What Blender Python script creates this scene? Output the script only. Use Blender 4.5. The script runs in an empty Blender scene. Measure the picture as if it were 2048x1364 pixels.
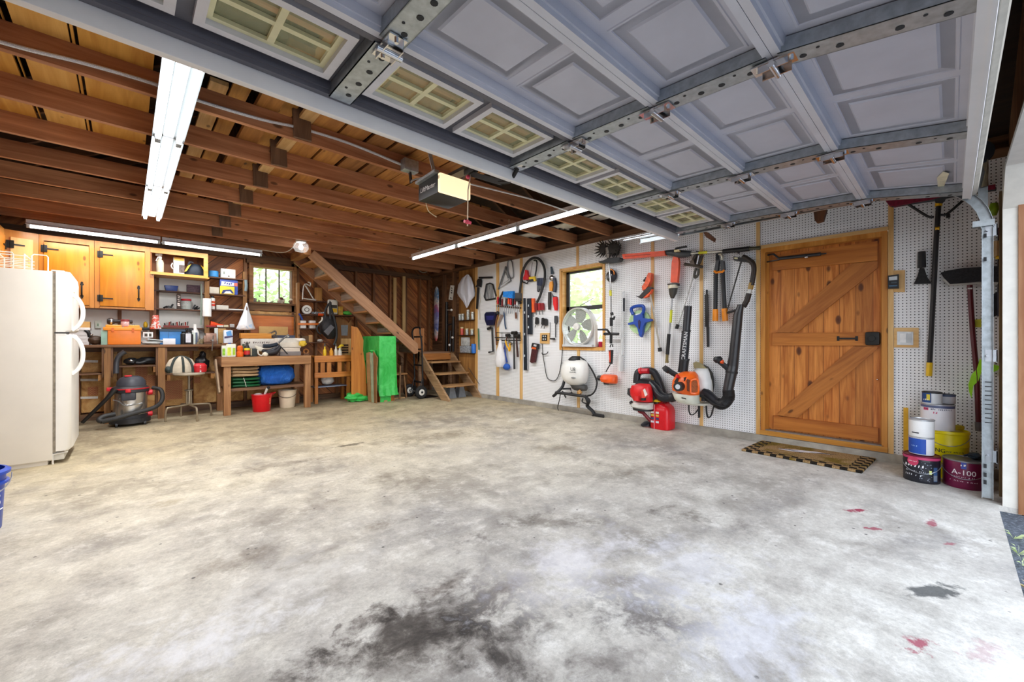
SKY = 1.55; EXPO = 1.45; TUBE_E = 3.8; TUBE_W = 6.8
import bpy, bmesh, math, random
from mathutils import Vector, Matrix
PI = math.pi
random.seed(7)
scn = bpy.context.scene
COL = scn.collection
# ---------------------------------------------------------------- camera model (metres; right wall +X, back wall +Y)
F = 824.0; AZ = math.radians(43.17); SA, CA = math.sin(AZ), math.cos(AZ); H = 1.08
XR = 4.987      # right wall face
YB = 7.97       # back wall stud face
XL = -1.32      # left wall face
YF = -0.21      # front edge of the slab
def ray(u, v):
    r = (u-1024)/F
    return Vector((SA+r*CA, CA-r*SA, (682-v)/F))
def PX(u, v, X=XR):
    d = ray(u, v); k = X/d.x; return Vector((X, d.y*k, H+d.z*k))
def PY(u, v, Y=YB):
    d = ray(u, v); k = Y/d.y; return Vector((d.x*k, Y, H+d.z*k))
def PZ(u, v, Z=0.0):
    d = ray(u, v); k = (Z-H)/d.z; return Vector((d.x*k, d.y*k, Z))
def depth(p): return SA*p[0]+CA*p[1]
# ---------------------------------------------------------------- mesh builder
class MB:
    def __init__(s): s.bm = bmesh.new()
    def box(s, c, d, rz=0, ry=0, rx=0, bev=0, taper=None):
        r = bmesh.ops.create_cube(s.bm, size=1)['verts']
        if taper:
            for v in r:
                if v.co.z > 0: v.co.x *= taper[0]; v.co.y *= taper[1]
        M = Matrix.Translation(Vector(c)) @ Matrix.Rotation(rz, 4, 'Z') @ Matrix.Rotation(ry, 4, 'Y') @ Matrix.Rotation(rx, 4, 'X') @ Matrix.Diagonal((d[0], d[1], d[2], 1))
        bmesh.ops.transform(s.bm, matrix=M, verts=r)
        if bev:
            es = {e for v in r for e in v.link_edges}
            bmesh.ops.bevel(s.bm, geom=list(es), offset=bev, segments=2, affect='EDGES', profile=.6)
        return s
    def bx(s, x0, x1, y0, y1, z0, z1, bev=0):
        return s.box(((x0+x1)/2, (y0+y1)/2, (z0+z1)/2), (abs(x1-x0), abs(y1-y0), abs(z1-z0)), bev=bev)
    def bar(s, p0, p1, w, h, up=(0, 0, 1), bev=0):
        """rectangular bar from p0 to p1; w across, h along up"""
        p0, p1 = Vector(p0), Vector(p1); d = p1-p0; L = d.length; x = d.normalized(); up = Vector(up)
        y = up.cross(x)
        if y.length < 1e-5: y = Vector((0, 1, 0)).cross(x)
        y.normalize(); z = x.cross(y)
        r = bmesh.ops.create_cube(s.bm, size=1)['verts']
        M = Matrix((x*L, y*w, z*h)).transposed().to_4x4(); M.translation = (p0+p1)/2
        bmesh.ops.transform(s.bm, matrix=M, verts=r)
        if bev:
            es = {e for v in r for e in v.link_edges}
            bmesh.ops.bevel(s.bm, geom=list(es), offset=bev, segments=2, affect='EDGES', profile=.6)
        return s
    def loft(s, rings, cap0=True, cap1=True, closed=True):
        vs = [[s.bm.verts.new(p) for p in r] for r in rings]; n = len(vs[0])
        for a, b in zip(vs, vs[1:]):
            for i in range(n if closed else n-1):
                j = (i+1) % n
                try: s.bm.faces.new((a[i], a[j], b[j], b[i]))
                except ValueError: pass
        if closed:
            if cap0 and n > 2: s.bm.faces.new(vs[0][::-1])
            if cap1 and n > 2: s.bm.faces.new(vs[-1])
        return s
    def tube(s, pts, r, n=8, smooth=0, caps=True, flat=None):
        """round tube through pts, r a number or list; smooth = subdivisions by Catmull-Rom"""
        pts = [Vector(p) for p in pts]
        rs = list(r) if isinstance(r, (list, tuple)) else [r]*len(pts)
        if smooth and len(pts) > 2:
            q, rr = [], []
            P = [2*pts[0]-pts[1]]+pts+[2*pts[-1]-pts[-2]]
            for i in range(len(pts)-1):
                a, b, c, d = P[i:i+4]
                for k in range(smooth):
                    t = k/smooth
                    q.append(.5*((2*b)+(c-a)*t+(2*a-5*b+4*c-d)*t*t+(3*b-a-3*c+d)*t**3)); rr.append(rs[i]*(1-t)+rs[i+1]*t)
            q.append(pts[-1]); rr.append(rs[-1]); pts, rs = q, rr
        T = []
        for i in range(len(pts)):
            a = pts[max(0, i-1)]; b = pts[min(len(pts)-1, i+1)]
            d = b-a
            T.append(d.normalized() if d.length > 1e-9 else Vector((0, 0, 1)))
        ref = Vector((0, 0, 1)) if abs(T[0].z) < .9 else Vector((1, 0, 0))
        nx = (ref-T[0]*ref.dot(T[0])).normalized()
        rings = []
        for i, p in enumerate(pts):
            nx = (nx-T[i]*nx.dot(T[i]))
            nx = nx.normalized() if nx.length > 1e-6 else T[i].orthogonal().normalized()
            ny = T[i].cross(nx)
            fl = flat or 1
            rings.append([p+nx*(rs[i]*math.cos(2*PI*k/n))+ny*(rs[i]*fl*math.sin(2*PI*k/n)) for k in range(n)])
        return s.loft(rings, caps, caps)
    def cyl(s, p0, p1, r, r1=None, n=16): return s.tube([p0, p1], [r, r if r1 is None else r1], n)
    def lathe(s, prof, c=(0, 0, 0), n=24, axis=(0, 0, 1), cap=True):
        """prof: list of (radius, height along the axis)"""
        a = Vector(axis).normalized(); x = a.orthogonal().normalized(); y = a.cross(x); c = Vector(c)
        rings = [[c+a*h+x*(max(r, 1e-4)*math.cos(2*PI*k/n))+y*(max(r, 1e-4)*math.sin(2*PI*k/n)) for k in range(n)] for r, h in prof]
        return s.loft(rings, cap, cap)
    def ell(s, c, d, n=16, m=10, rz=0, lump=0, seed=0, rx=0, ry=0):
        rnd = random.Random(seed); ph = [rnd.uniform(0, 6.28) for _ in range(6)]
        M = Matrix.Rotation(rz, 3, 'Z') @ Matrix.Rotation(ry, 3, 'Y') @ Matrix.Rotation(rx, 3, 'X'); rings = []
        for i in range(m+1):
            th = -PI/2+PI*i/m; ring = []
            for k in range(n):
                p = 2*PI*k/n; f = 1
                if lump: f += lump*(math.sin(3*p+ph[0]+2*th)*.5+math.sin(5*p+ph[1]-3*th)*.35+math.sin(4*th*2+ph[2]+p)*.4)*math.cos(th)
                q = Vector((d[0]/2*math.cos(th)*math.cos(p)*f, d[1]/2*math.cos(th)*math.sin(p)*f, d[2]/2*math.sin(th)*(f if lump else 1)))
                if i in (0, m): q = Vector((1e-4*math.cos(p), 1e-4*math.sin(p), q.z))
                ring.append(Vector(c)+M @ q)
            rings.append(ring)
        return s.loft(rings)
    def prism(s, poly, ext):
        """planar polygon (3-D points) extruded by vector ext"""
        e = Vector(ext); a = [s.bm.verts.new(p) for p in poly]; b = [s.bm.verts.new(Vector(p)+e) for p in poly]; n = len(a)
        s.bm.faces.new(a); s.bm.faces.new(b[::-1])
        for i in range(n):
            j = (i+1) % n; s.bm.faces.new((a[j], a[i], b[i], b[j]))
        return s
    def quad(s, *p):
        s.bm.faces.new([s.bm.verts.new(q) for q in p]); return s
    def ring(s, c, R, r, axis=(0, 0, 1), n=28, m=8, a0=0, a1=2*PI):
        a = Vector(axis).normalized(); x = a.orthogonal().normalized(); y = a.cross(x); c = Vector(c)
        full = abs(a1-a0-2*PI) < 1e-6
        pts = [c+x*(R*math.cos(a0+(a1-a0)*k/n))+y*(R*math.sin(a0+(a1-a0)*k/n)) for k in range(n+1)]
        return s.tube(pts, r, m, caps=not full)
def obj(name, mb, mat, parent=None, ang=38, sm=True, sub=0):
    bm = mb.bm
    bmesh.ops.recalc_face_normals(bm, faces=bm.faces)
    if sm:
        ca = math.radians(ang)
        for f in bm.faces: f.smooth = True
        for e in bm.edges:
            if len(e.link_faces) != 2 or e.calc_face_angle(0) > ca: e.smooth = False
    off = wloc(parent) if parent else None
    if parent is None and name and not getattr(mb, 'keep', False):
        vs = [v.co for v in bm.verts]
        if vs:
            lo = [min(v[i] for v in vs) for i in range(3)]; hi = [max(v[i] for v in vs) for i in range(3)]
            off = Vector(((lo[0]+hi[0])/2, (lo[1]+hi[1])/2, lo[2]))
    if off is not None:
        for v in bm.verts: v.co -= off
    me = bpy.data.meshes.new(name); bm.to_mesh(me); bm.free()
    ms = mat if isinstance(mat, (list, tuple)) else [mat]
    for m in ms: me.materials.append(m)
    o = bpy.data.objects.new(name, me); COL.objects.link(o)
    if parent: o.parent = parent
    elif off is not None: o.location = off
    if sub:
        mod = o.modifiers.new('sub', 'SUBSURF'); mod.levels = sub; mod.render_levels = sub
    return o
def wloc(o):
    v = Vector((0, 0, 0))
    while o is not None: v += Vector(o.location); o = o.parent
    return v
def tag(o, label, cat, group=None):
    o['label'] = label; o['category'] = cat
    if group: o['group'] = group
    return o
def thing(name, label, cat, loc, group=None):
    o = bpy.data.objects.new(name, None); o.empty_display_size = .05; COL.objects.link(o); o.location = Vector(loc)
    return tag(o, label, cat, group)
def struct(name, mb, mat, parent=None, **k):
    mb.keep = True
    o = obj(name, mb, mat, parent, **k)
    if not parent: o['kind'] = 'structure'
    return o
def dup(root, loc, label=None, group=None, rz=None):
    r = root.copy(); COL.objects.link(r); r.location = Vector(loc)
    if rz is not None: r.rotation_euler.z = rz
    if label: r['label'] = label
    if group: r['group'] = group
    for ch in list(root.children):
        c = ch.copy(); COL.objects.link(c); c.parent = r
        for g in ch.children:
            d = g.copy(); COL.objects.link(d); d.parent = c
    return r
def text(name, s, loc, size, mat, parent, face='-Y', rot=0, bend=None, depth_=.0008, align='CENTER', shear=0):
    """lettering standing on a surface; face = the side it looks to; bend=(centre xy) wraps it round an upright cylinder"""
    cu = bpy.data.curves.new(name, 'FONT'); cu.body = s; cu.size = size; cu.extrude = depth_; cu.align_x = align; cu.align_y = 'CENTER'; cu.shear = shear
    cu.resolution_u = 3
    t = bpy.data.objects.new(name, cu); COL.objects.link(t)
    bpy.context.view_layer.update()
    if s[0] == '~':      # print too small to read: a row of short strokes, n characters long
        bpy.data.objects.remove(t); k = int(s[1:]); rr = random.Random(k*7+int(size*1e4)); b = bmesh.new(); x = -k*size*.3
        for i in range(k):
            w_ = size*rr.uniform(.22, .5)
            if rr.random() > .12: h0, h1 = -size*rr.uniform(.2, .34), size*rr.uniform(.15, .36); b.faces.new([b.verts.new((px, py, depth_)) for px, py in ((x, h0), (x+w_*rr.uniform(.35, 1), h0), (x+w_, h1), (x+w_*rr.uniform(0, .4), h1))])
            x += size*.6
        me = bpy.data.meshes.new(name); b.to_mesh(me); b.free(); t = None
    dg = bpy.context.evaluated_depsgraph_get(); me = me if t is None else bpy.data.meshes.new_from_object(t.evaluated_get(dg))
    if t is not None: bpy.data.objects.remove(t)
    R = {'-Y': Matrix.Rotation(PI/2, 3, 'X'), '-X': Matrix.Rotation(-PI/2, 3, 'Z') @ Matrix.Rotation(PI/2, 3, 'X'),
         '+X': Matrix.Rotation(PI/2, 3, 'Z') @ Matrix.Rotation(PI/2, 3, 'X'), '+Z': Matrix.Identity(3)}
    M = (R[face] if isinstance(face, str) else face) @ Matrix.Rotation(rot, 3, 'Z')
    loc = Vector(loc)
    for v in me.vertices:
        if bend:
            cx, cy, rad, a0 = bend   # angle a0 = direction the text looks to
            p = Matrix.Rotation(rot, 3, 'Z') @ v.co; a = a0+p.x/rad; rr = rad+p.z
            v.co = Vector((cx+rr*math.cos(a), cy+rr*math.sin(a), loc.z+p.y))
        else: v.co = loc+M @ v.co
        v.co -= wloc(parent)
    me.materials.clear(); me.materials.append(mat)
    o = bpy.data.objects.new(name, me); COL.objects.link(o); o.parent = parent
    return o
# ---------------------------------------------------------------- materials
MATS = {}
def lin(c): return tuple((x/12.92 if x <= .04045 else ((x+.055)/1.055)**2.4) for x in c)
def hexc(h): h = h.lstrip('#'); return lin(tuple(int(h[i:i+2], 16)/255 for i in (0, 2, 4)))
class NT:
    def __init__(s, name):
        s.m = bpy.data.materials.new(name); s.m.use_nodes = True; s.t = s.m.node_tree; s.b = s.t.nodes['Principled BSDF']; s.tc = None
    def n(s, typ, **kw):
        n = s.t.nodes.new(typ)
        for k, v in kw.items(): setattr(n, k, v)
        return n
    def l(s, a, b): s.t.links.new(a, b)
    def co(s, scale=(1, 1, 1), rot=(0, 0, 0), kind='Object'):
        if s.tc is None: s.tc = s.n('ShaderNodeTexCoord')
        m = s.n('ShaderNodeMapping'); m.inputs['Scale'].default_value = scale; m.inputs['Rotation'].default_value = rot
        src = s.tc.outputs[kind]
        if getattr(s, 'pre', None):
            vr = s.n('ShaderNodeVectorRotate', rotation_type=s.pre[0]+'_AXIS'); vr.inputs['Angle'].default_value = s.pre[1]; s.l(src, vr.inputs['Vector']); src = vr.outputs['Vector']
        s.l(src, m.inputs['Vector']); return m.outputs['Vector']
    def noise(s, vec, scale, detail=4, rough=.55, dist=0):
        n = s.n('ShaderNodeTexNoise'); n.inputs['Scale'].default_value = scale; n.inputs['Detail'].default_value = detail
        n.inputs['Roughness'].default_value = rough; n.inputs['Distortion'].default_value = dist
        if vec is not None: s.l(vec, n.inputs['Vector'])
        return n.outputs['Fac']
    def ramp(s, fac, stops, interp='LINEAR'):
        r = s.n('ShaderNodeValToRGB'); r.color_ramp.interpolation = interp; e = r.color_ramp.elements
        while len(e) < len(stops): e.new(.5)
        for k, (p, c) in zip(e, stops): k.position = p; k.color = tuple(c)+(1,) if len(c) == 3 else c
        s.l(fac, r.inputs['Fac']); return r.outputs['Color']
    def mix(s, fac, a, b, typ='MIX'):
        m = s.n('ShaderNodeMix', data_type='RGBA', blend_type=typ)
        for i, v in ((0, fac), (6, a), (7, b)):
            if hasattr(v, 'is_linked') or isinstance(v, bpy.types.NodeSocket): s.l(v, m.inputs[i])
            else: m.inputs[i].default_value = v if i == 0 else tuple(v)+(1,)
        return m.outputs[2]
    def math(s, op, a, b=None, c=None):
        m = s.n('ShaderNodeMath', operation=op)
        for i, v in enumerate((a, b, c)):
            if v is None: continue
            if isinstance(v, bpy.types.NodeSocket): s.l(v, m.inputs[i])
            else: m.inputs[i].default_value = v
        return m.outputs[0]
    def col(s, c):
        if isinstance(c, bpy.types.NodeSocket): s.l(c, s.b.inputs['Base Color'])
        else: s.b.inputs['Base Color'].default_value = tuple(c)+(1,)
    def bump(s, h, st=.3, d=.01):
        b = s.n('ShaderNodeBump'); b.inputs['Strength'].default_value = st; b.inputs['Distance'].default_value = d
        s.l(h, b.inputs['Height']); s.l(b.outputs['Normal'], s.b.inputs['Normal'])
    def set(s, rough=.5, metal=0, spec=.5, trans=0, alpha=1, coat=0):
        i = s.b.inputs; i['Roughness'].default_value = rough; i['Metallic'].default_value = metal; i['Specular IOR Level'].default_value = spec
        i['Transmission Weight'].default_value = trans; i['Alpha'].default_value = alpha; i['Coat Weight'].default_value = coat
def mat(c, rough=.5, metal=0, var=.12, sc=18, bump=0, spec=.5, alpha=1, trans=0, coat=0):
    """plain material with a little mottling; c a hex colour"""
    key = (c, rough, metal, var, sc, bump, spec, alpha, trans, coat)
    if key in MATS: return MATS[key]
    t = NT('surface_'+c.strip('#')); t.set(rough, metal, spec, trans, alpha, coat); b = hexc(c)
    f = t.noise(t.co(), sc, 5)
    t.col(t.ramp(f, [(.3, [x*(1-var) for x in b]), (.7, [min(1, x*(1+var)) for x in b])]))
    if bump: t.bump(t.noise(t.co(), sc*2.5, 6), bump, .01)
    MATS[key] = t.m; return t.m
def wood(c1, c2, axis='X', knots=0, sc=1, rough=.6, planks=None, bump=.15, rot=None):
    """grain along axis between dark c1 and light c2; knots 0..1; planks=(across axis, width) tints board by board"""
    key = ('w', c1, c2, axis, knots, sc, rough, planks, bump, rot)
    if key in MATS: return MATS[key]
    t = NT('wood_'+c2.strip('#')); t.set(rough); a, b = hexc(c1), hexc(c2); t.pre = rot
    s1 = [22*sc, 22*sc, 22*sc]; s1['XYZ'.index(axis)] = 1.6*sc
    n1 = t.noise(t.co(tuple(s1)), 1, 6, .6, .8)
    s2 = [5*sc, 5*sc, 5*sc]; s2['XYZ'.index(axis)] = .5*sc
    n2 = t.noise(t.co(tuple(s2)), 1, 3, .5, 1.2)
    f = t.math('ADD', t.math('MULTIPLY', n1, .6), t.math('MULTIPLY', n2, .4))
    c = t.ramp(f, [(.34, a), (.52, [(x+y)/2 for x, y in zip(a, b)]), (.66, b)])
    if planks:
        sep = t.n('ShaderNodeSeparateXYZ'); t.l(t.co(), sep.inputs[0])
        k = t.math('FLOOR', t.math('DIVIDE', sep.outputs['XYZ'.index(planks[0])], planks[1]))
        wn = t.n('ShaderNodeTexWhiteNoise', noise_dimensions='1D'); t.l(k, wn.inputs['W'])
        c = t.mix(1.0, c, t.ramp(wn.outputs['Value'], [(0, (.72, .70, .66)), (1, (1.12, 1.1, 1.05))]), 'MULTIPLY')
    if knots:
        s3 = [7, 7, 7]; s3['XYZ'.index(axis)] = 3.2
        v = t.n('ShaderNodeTexVoronoi'); v.inputs['Scale'].default_value = 1; v.inputs['Randomness'].default_value = 1
        t.l(t.co(tuple(s3)), v.inputs['Vector'])
        kf = t.ramp(v.outputs['Distance'], [(.0, (1, 1, 1)), (.06+.05*knots, (.9, .9, .9)), (.1+.08*knots, (0, 0, 0))])
        c = t.mix(t.math('MULTIPLY', kf, .85), c, [x*.22 for x in a])
    t.col(c)
    if bump: t.bump(n1, bump, .006)
    MATS[key] = t.m; return t.m
def emis(c, st):
    key = ('e', c, st)
    if key in MATS: return MATS[key]
    t = NT('lit_'+c.strip('#')); t.col(hexc(c)); t.b.inputs['Emission Color'].default_value = hexc(c)+(1,); t.b.inputs['Emission Strength'].default_value = st
    MATS[key] = t.m; return t.m
def glass(c='#eef6f2', alpha=.16, rough=.05):
    key = ('g', c, alpha, rough)
    if key in MATS: return MATS[key]
    t = NT('clear_'+c.strip('#')); t.set(rough, 0, .5)
    tr = t.n('ShaderNodeBsdfTransparent'); mx = t.n('ShaderNodeMixShader'); f = t.noise(t.co(), 9, 4)
    t.l(t.math('MULTIPLY_ADD', f, alpha*.6, alpha*.7), mx.inputs[0]); t.col(hexc(c))
    out = t.t.nodes['Material Output']
    t.l(tr.outputs[0], mx.inputs[1]); t.l(t.b.outputs[0], mx.inputs[2]); t.l(mx.outputs[0], out.inputs['Surface'])
    MATS[key] = t.m; return t.m
# common surfaces
BLACK = mat('#1c1c1e', .45); RUBBER = mat('#19191b', .8); STEEL = mat('#b9bec4', .32, .9); DSTEEL = mat('#55585c', .4, .8); GALV = mat('#b4bcc0', .42, .75, .18, 30)
WHITE = mat('#e9e8e4', .5, var=.05); ORANGE = mat('#f2560f', .4); RED = mat('#cf1420', .35); YEL = mat('#f0cf12', .4); BLUE = mat('#1747a8', .4); GREY = mat('#8b8d90', .5); PAPER = mat('#ddd8cc', .8)
IRON = mat('#17140f', .6); CHROME = mat('#d9dadc', .18, 1, .03)
W_OLD = lambda ax: wood('#4a2f1e', '#9a6f4c', ax, .25)          # weathered framing lumber
W_JOIST = wood('#985c38', '#d89c70', 'X', .35)
W_PINE = lambda ax: wood('#c98a3e', '#e9b96e', ax, 0, 1, .45)     # clean trim
W_DOOR = lambda ax: wood('#a85f1e', '#dd9a4e', ax, 0, 1, .38)
W_CAB = lambda ax: wood('#d98a22', '#f2b04a', ax, .12, .8, .35)
# ================================================================ camera, world, shell
cam = bpy.data.cameras.new('camera'); cam.sensor_width = 36; cam.lens = F/2048*36; cam.clip_start = .02; cam.clip_end = 200
co = bpy.data.objects.new('camera', cam); COL.objects.link(co); co.location = (0, 0, H); co.rotation_euler = (PI/2, 0, -AZ); scn.camera = co
w = bpy.data.worlds.new('sky'); scn.world = w; w.use_nodes = True
wt = w.node_tree; bg = wt.nodes['Background']
tcw = wt.nodes.new('ShaderNodeTexCoord'); sx = wt.nodes.new('ShaderNodeSeparateXYZ'); wr = wt.nodes.new('ShaderNodeValToRGB')
wt.links.new(tcw.outputs['Generated'], sx.inputs[0]); wt.links.new(sx.outputs['Z'], wr.inputs['Fac'])
e = wr.color_ramp.elements; e[0].position = .0; e[0].color = (.90, .94, 1, 1); e[1].position = .8; e[1].color = (.72, .83, 1, 1)
wt.links.new(wr.outputs['Color'], bg.inputs['Color']); bg.inputs['Strength'].default_value = SKY

# ---------------- floor
t = NT('worn_concrete'); t.set(.62, 0, .35)
g = t.co()
n1 = t.noise(g, .75, 7, .62, .4); n2 = t.noise(g, 3.2, 8, .66, .3); n3 = t.noise(g, 38, 6, .7)
c = t.ramp(t.math('ADD', t.math('MULTIPLY', n1, .55), t.math('MULTIPLY', n2, .45)), [(.36, hexc('#9c9894')), (.46, hexc('#c3beb6')), (.55, hexc('#d6d2c9')), (.66, hexc('#e8e5df'))])
c = t.mix(.5, c, t.ramp(n3, [(.3, (.55, .55, .55)), (.62, (.98, .98, .98))]), 'MULTIPLY')
nd = t.noise(g, 1.35, 10, .72, .1); nw = t.noise(g, 6.5, 12, .82, 0); ng = t.noise(g, 110, 4, .85)
c = t.mix(t.math('MULTIPLY', t.ramp(nd, [(.40, (1, 1, 1)), (.50, (0, 0, 0))]), .55), c, hexc('#8b857d'))
c = t.mix(t.math('MULTIPLY', t.ramp(nw, [(.52, (0, 0, 0)), (.64, (1, 1, 1))]), .6), c, hexc('#ece9e3'))
c = t.mix(t.math('MULTIPLY', t.ramp(nw, [(.36, (1, 1, 1)), (.47, (0, 0, 0))]), .45), c, hexc('#857f79'))
c = t.mix(.35, c, t.ramp(ng, [(.32, (.55, .55, .55)), (.55, (1, 1, 1))]), 'MULTIPLY')
sep = t.n('ShaderNodeSeparateXYZ'); t.l(g, sep.inputs[0])
gx, gy = sep.outputs['X'], sep.outputs['Y']
nn = t.noise(g, 2.6, 7, .7, .6); nf = t.noise(g, 11, 6, .7, .4)
nno = t.math('ADD', t.math('MULTIPLY_ADD', nn, 3.4, -1.55), t.math('MULTIPLY_ADD', nf, 2.6, -1.3)); nfo = t.math('ADD', t.math('MULTIPLY_ADD', nf, 4.4, -2.1), t.math('MULTIPLY_ADD', n3, 1.6, -.8))
# the slab colour turns browner towards the back
back_tint = t.ramp(t.math('ADD', t.math('MULTIPLY', gy, .135), t.math('MULTIPLY', n1, .5)), [(.45, (0, 0, 0)), (1.0, (1, 1, 1))])
c = t.mix(t.math('MULTIPLY', back_tint, .8), c, t.mix(1, c, hexc('#e4d2a6'), 'MULTIPLY'))
def blot(c, u, v, rx, ry, colr, amt, soft=.62, ang=0, fine=False):
    p = PZ(u, v); dx = t.math('SUBTRACT', gx, p.x); dy = t.math('SUBTRACT', gy, p.y)
    ca, sa = math.cos(ang), math.sin(ang)
    X = t.math('DIVIDE', t.math('ADD', t.math('MULTIPLY', dx, ca), t.math('MULTIPLY', dy, sa)), rx)
    Y = t.math('DIVIDE', t.math('SUBTRACT', t.math('MULTIPLY', dy, ca), t.math('MULTIPLY', dx, sa)), ry)
    d = t.math('SQRT', t.math('ADD', t.math('MULTIPLY', X, X), t.math('MULTIPLY', Y, Y)))
    d = t.math('ADD', d, nfo if fine else nno)
    f = t.ramp(d, [(max(0, .75-soft), (1, 1, 1)), (.75+soft*.5, (0, 0, 0))])
    k = hexc(colr)
    if max(k) < .45 and not fine: return t.mix(t.math('MULTIPLY', f, min(1, amt*1.15)), c, t.mix(1, c, [x/.58 for x in k], 'MULTIPLY'))
    return t.mix(t.math('MULTIPLY', f, amt), c, k)
DK = '#77726f'
for a in [(800, 1300, .42, .30, DK, .85), (690, 1330, .25, .2, DK, .6), (935, 1085, .15, .12, '#66605f', .8), (1120, 1045, .42, .12, '#77726d', .6, .4, -.8), (1390, 1035, .3, .17, '#77736f', .65, .4, -.8),
          (1290, 1240, .34, .16, '#716e70', .75, .4, -.9), (1230, 1165, .3, .12, '#797576', .6, .4, -.8), (1480, 1050, .2, .12, '#7d797a', .5), (960, 1300, .3, .25, '#6f6a69', .6), (560, 930, .5, .12, '#85807b', .5, .4, -.1),
          (900, 870, .7, .22, '#837d72', .5), (800, 965, .4, .3, '#8b857f', .5), (640, 1010, .35, .12, '#837d7a', .5), (660, 1098, .2, .07, '#827b79', .6), (1245, 800, .5, .2, '#8a8172', .5), (1120, 895, .3, .2, '#877f70', .5),
          (1860, 1185, .22, .05, '#3f4448', .75, .3, -.5), (1260, 945, .3, .1, '#8c877e', .5), (1010, 1180, .3, .1, '#8a8585', .7), (720, 1250, .22, .08, '#7d7876', .7, .4, .3), (880, 1180, .2, .08, '#8a8480', .7), (1050, 1290, .25, .2, '#7d7a7a', .7), (1180, 1320, .3, .15, '#807c7c', .7), (450, 1130, .3, .12, '#98918a', .6), (760, 1050, .3, .12, '#8f8983', .7), (700, 890, .25, .06, '#4a4642', .6, .3), (330, 1005, .15, .1, '#9a917f', .5), (880, 1230, .5, .3, '#7d7a7c', .5)]:
    c = blot(c, *a)
for a in [(1150, 1115, .5, .3, '#eceaf0', .45), (1380, 1130, .5, .3, '#e4e4ec', .4), (330, 1320, .45, .2, '#e6e6ea', .6), (1500, 1280, .4, .3, '#dcdce4', .5), (600, 1160, .5, .3, '#dedcd8', .4), (1030, 840, .25, .12, '#dcd8cc', .7, .3)]:
    c = blot(c, *a)
for a in [(1715, 1020, .10, .028, '#960c40', .9, .3, -.6, True), (1745, 1057, .07, .02, '#960c40', .75, .3, -.9, True), (1862, 1046, .075, .03, '#960c40', .75, .3, 0, True), (1895, 1088, .05, .018, '#960c40', .6, .3, -.6, True), (1840, 1287, .075, .04, '#960c40', .8, .3, -.5, True), (1960, 1300, .10, .05, '#a8345c', .25, .3, -.4, True)]:
    c = blot(c, *a)
# pits and crumbs
sp = t.n('ShaderNodeTexVoronoi'); sp.inputs['Scale'].default_value = 11; t.l(g, sp.inputs['Vector'])
spf = t.ramp(sp.outputs['Distance'], [(.0, (1, 1, 1)), (.07, (1, 1, 1)), (.10, (0, 0, 0))])
gate = t.ramp(t.noise(g, 1.1, 5, .7), [(.50, (0, 0, 0)), (.54, (1, 1, 1))])
c = t.mix(t.math('MULTIPLY', t.math('MULTIPLY', spf, gate), .8), c, hexc('#3c3a38'))
t.col(c); t.bump(t.math('ADD', n2, t.math('MULTIPLY', n3, .25)), .35, .012)
CONC = t.m
OX1_ = 4.185; m = MB(); m.bx(XL-.2, 5.2, YF, 8.2, -.15, 0); m.bx(OX1_, 5.2, YF-.1, YF, -.15, 0); struct('floor', m, CONC)
t = NT('asphalt'); t.set(.85); g = t.co(); a = t.noise(g, 60, 4, .7)
t.col(t.ramp(a, [(.35, hexc('#3a4048')), (.55, hexc('#565d68')), (.7, hexc('#8b919b'))])); t.bump(a, .6, .02)
m = MB(); m.bx(-14, 16, -14, YF-.101, -.2, -.036); m.bx(-1.5, OX1_-.001, YF-.101, YF-.002, -.2, -.036); struct('ground_driveway', m, t.m)
t = NT('lawn_ground'); t.set(.9); t.col(t.ramp(t.noise(t.co(), 3, 6), [(.3, hexc('#4f7a2c')), (.7, hexc('#8fb457'))]))
m = MB(); m.bx(-14, -1.75, YF, 26, -.3, -.06); m.bx(5.42, 26, YF, 26, -.3, -.06); m.bx(-1.75, 5.42, 8.5, 26, -.3, -.06); struct('ground_lawn', m, t.m)

# ---------------- right wall: pegboard with window and door openings
t = NT('pegboard'); t.set(.45, 0, .4); g = t.co()
fr = t.n('ShaderNodeVectorMath', operation='FRACTION'); sc_ = t.n('ShaderNodeVectorMath', operation='SCALE'); sc_.inputs['Scale'].default_value = 1/.0254
t.l(g, sc_.inputs[0]); t.l(sc_.outputs[0], fr.inputs[0]); sep = t.n('ShaderNodeSeparateXYZ'); t.l(fr.outputs[0], sep.inputs[0])
yy = t.math('SUBTRACT', sep.outputs['Y'], .5); zz = t.math('SUBTRACT', sep.outputs['Z'], .5)
dd = t.math('SQRT', t.math('ADD', t.math('MULTIPLY', yy, yy), t.math('MULTIPLY', zz, zz)))
hole = t.ramp(dd, [(.155, (1, 1, 1)), (.185, (0, 0, 0))])
base = t.ramp(t.noise(t.co(), 1.5, 4), [(.3, hexc('#eeeff0')), (.7, hexc('#f5f5f6'))])
t.col(t.mix(hole, base, (.012, .012, .014)))
PEG = t.m
def yw(u, X=XR): d = ray(u, 682); return d.y*X/d.x
def zw(u, v, X=XR): return PX(u, v, X).z
WY0, WY1 = yw(1207), yw(1123); WZ0, WZ1 = .972, 2.18            # window hole
DY0, DY1 = yw(1776), yw(1521); DZ0, DZ1 = .115, 2.10              # door hole
PY1 = yw(955); PZ0, PZ1 = .075, 2.512
def wall_cells(m, x0, x1, ys, zs, holes):
    for a, b in zip(ys, ys[1:]):
        for p, q in zip(zs, zs[1:]):
            cy, cz = (a+b)/2, (p+q)/2
            if any(h[0] < cy < h[1] and h[2] < cz < h[3] for h in holes): continue
            m.bx(x0, x1, a, b, p, q)
HO = [(WY0, WY1, WZ0, WZ1), (DY0, DY1, DZ0, DZ1)]
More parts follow.
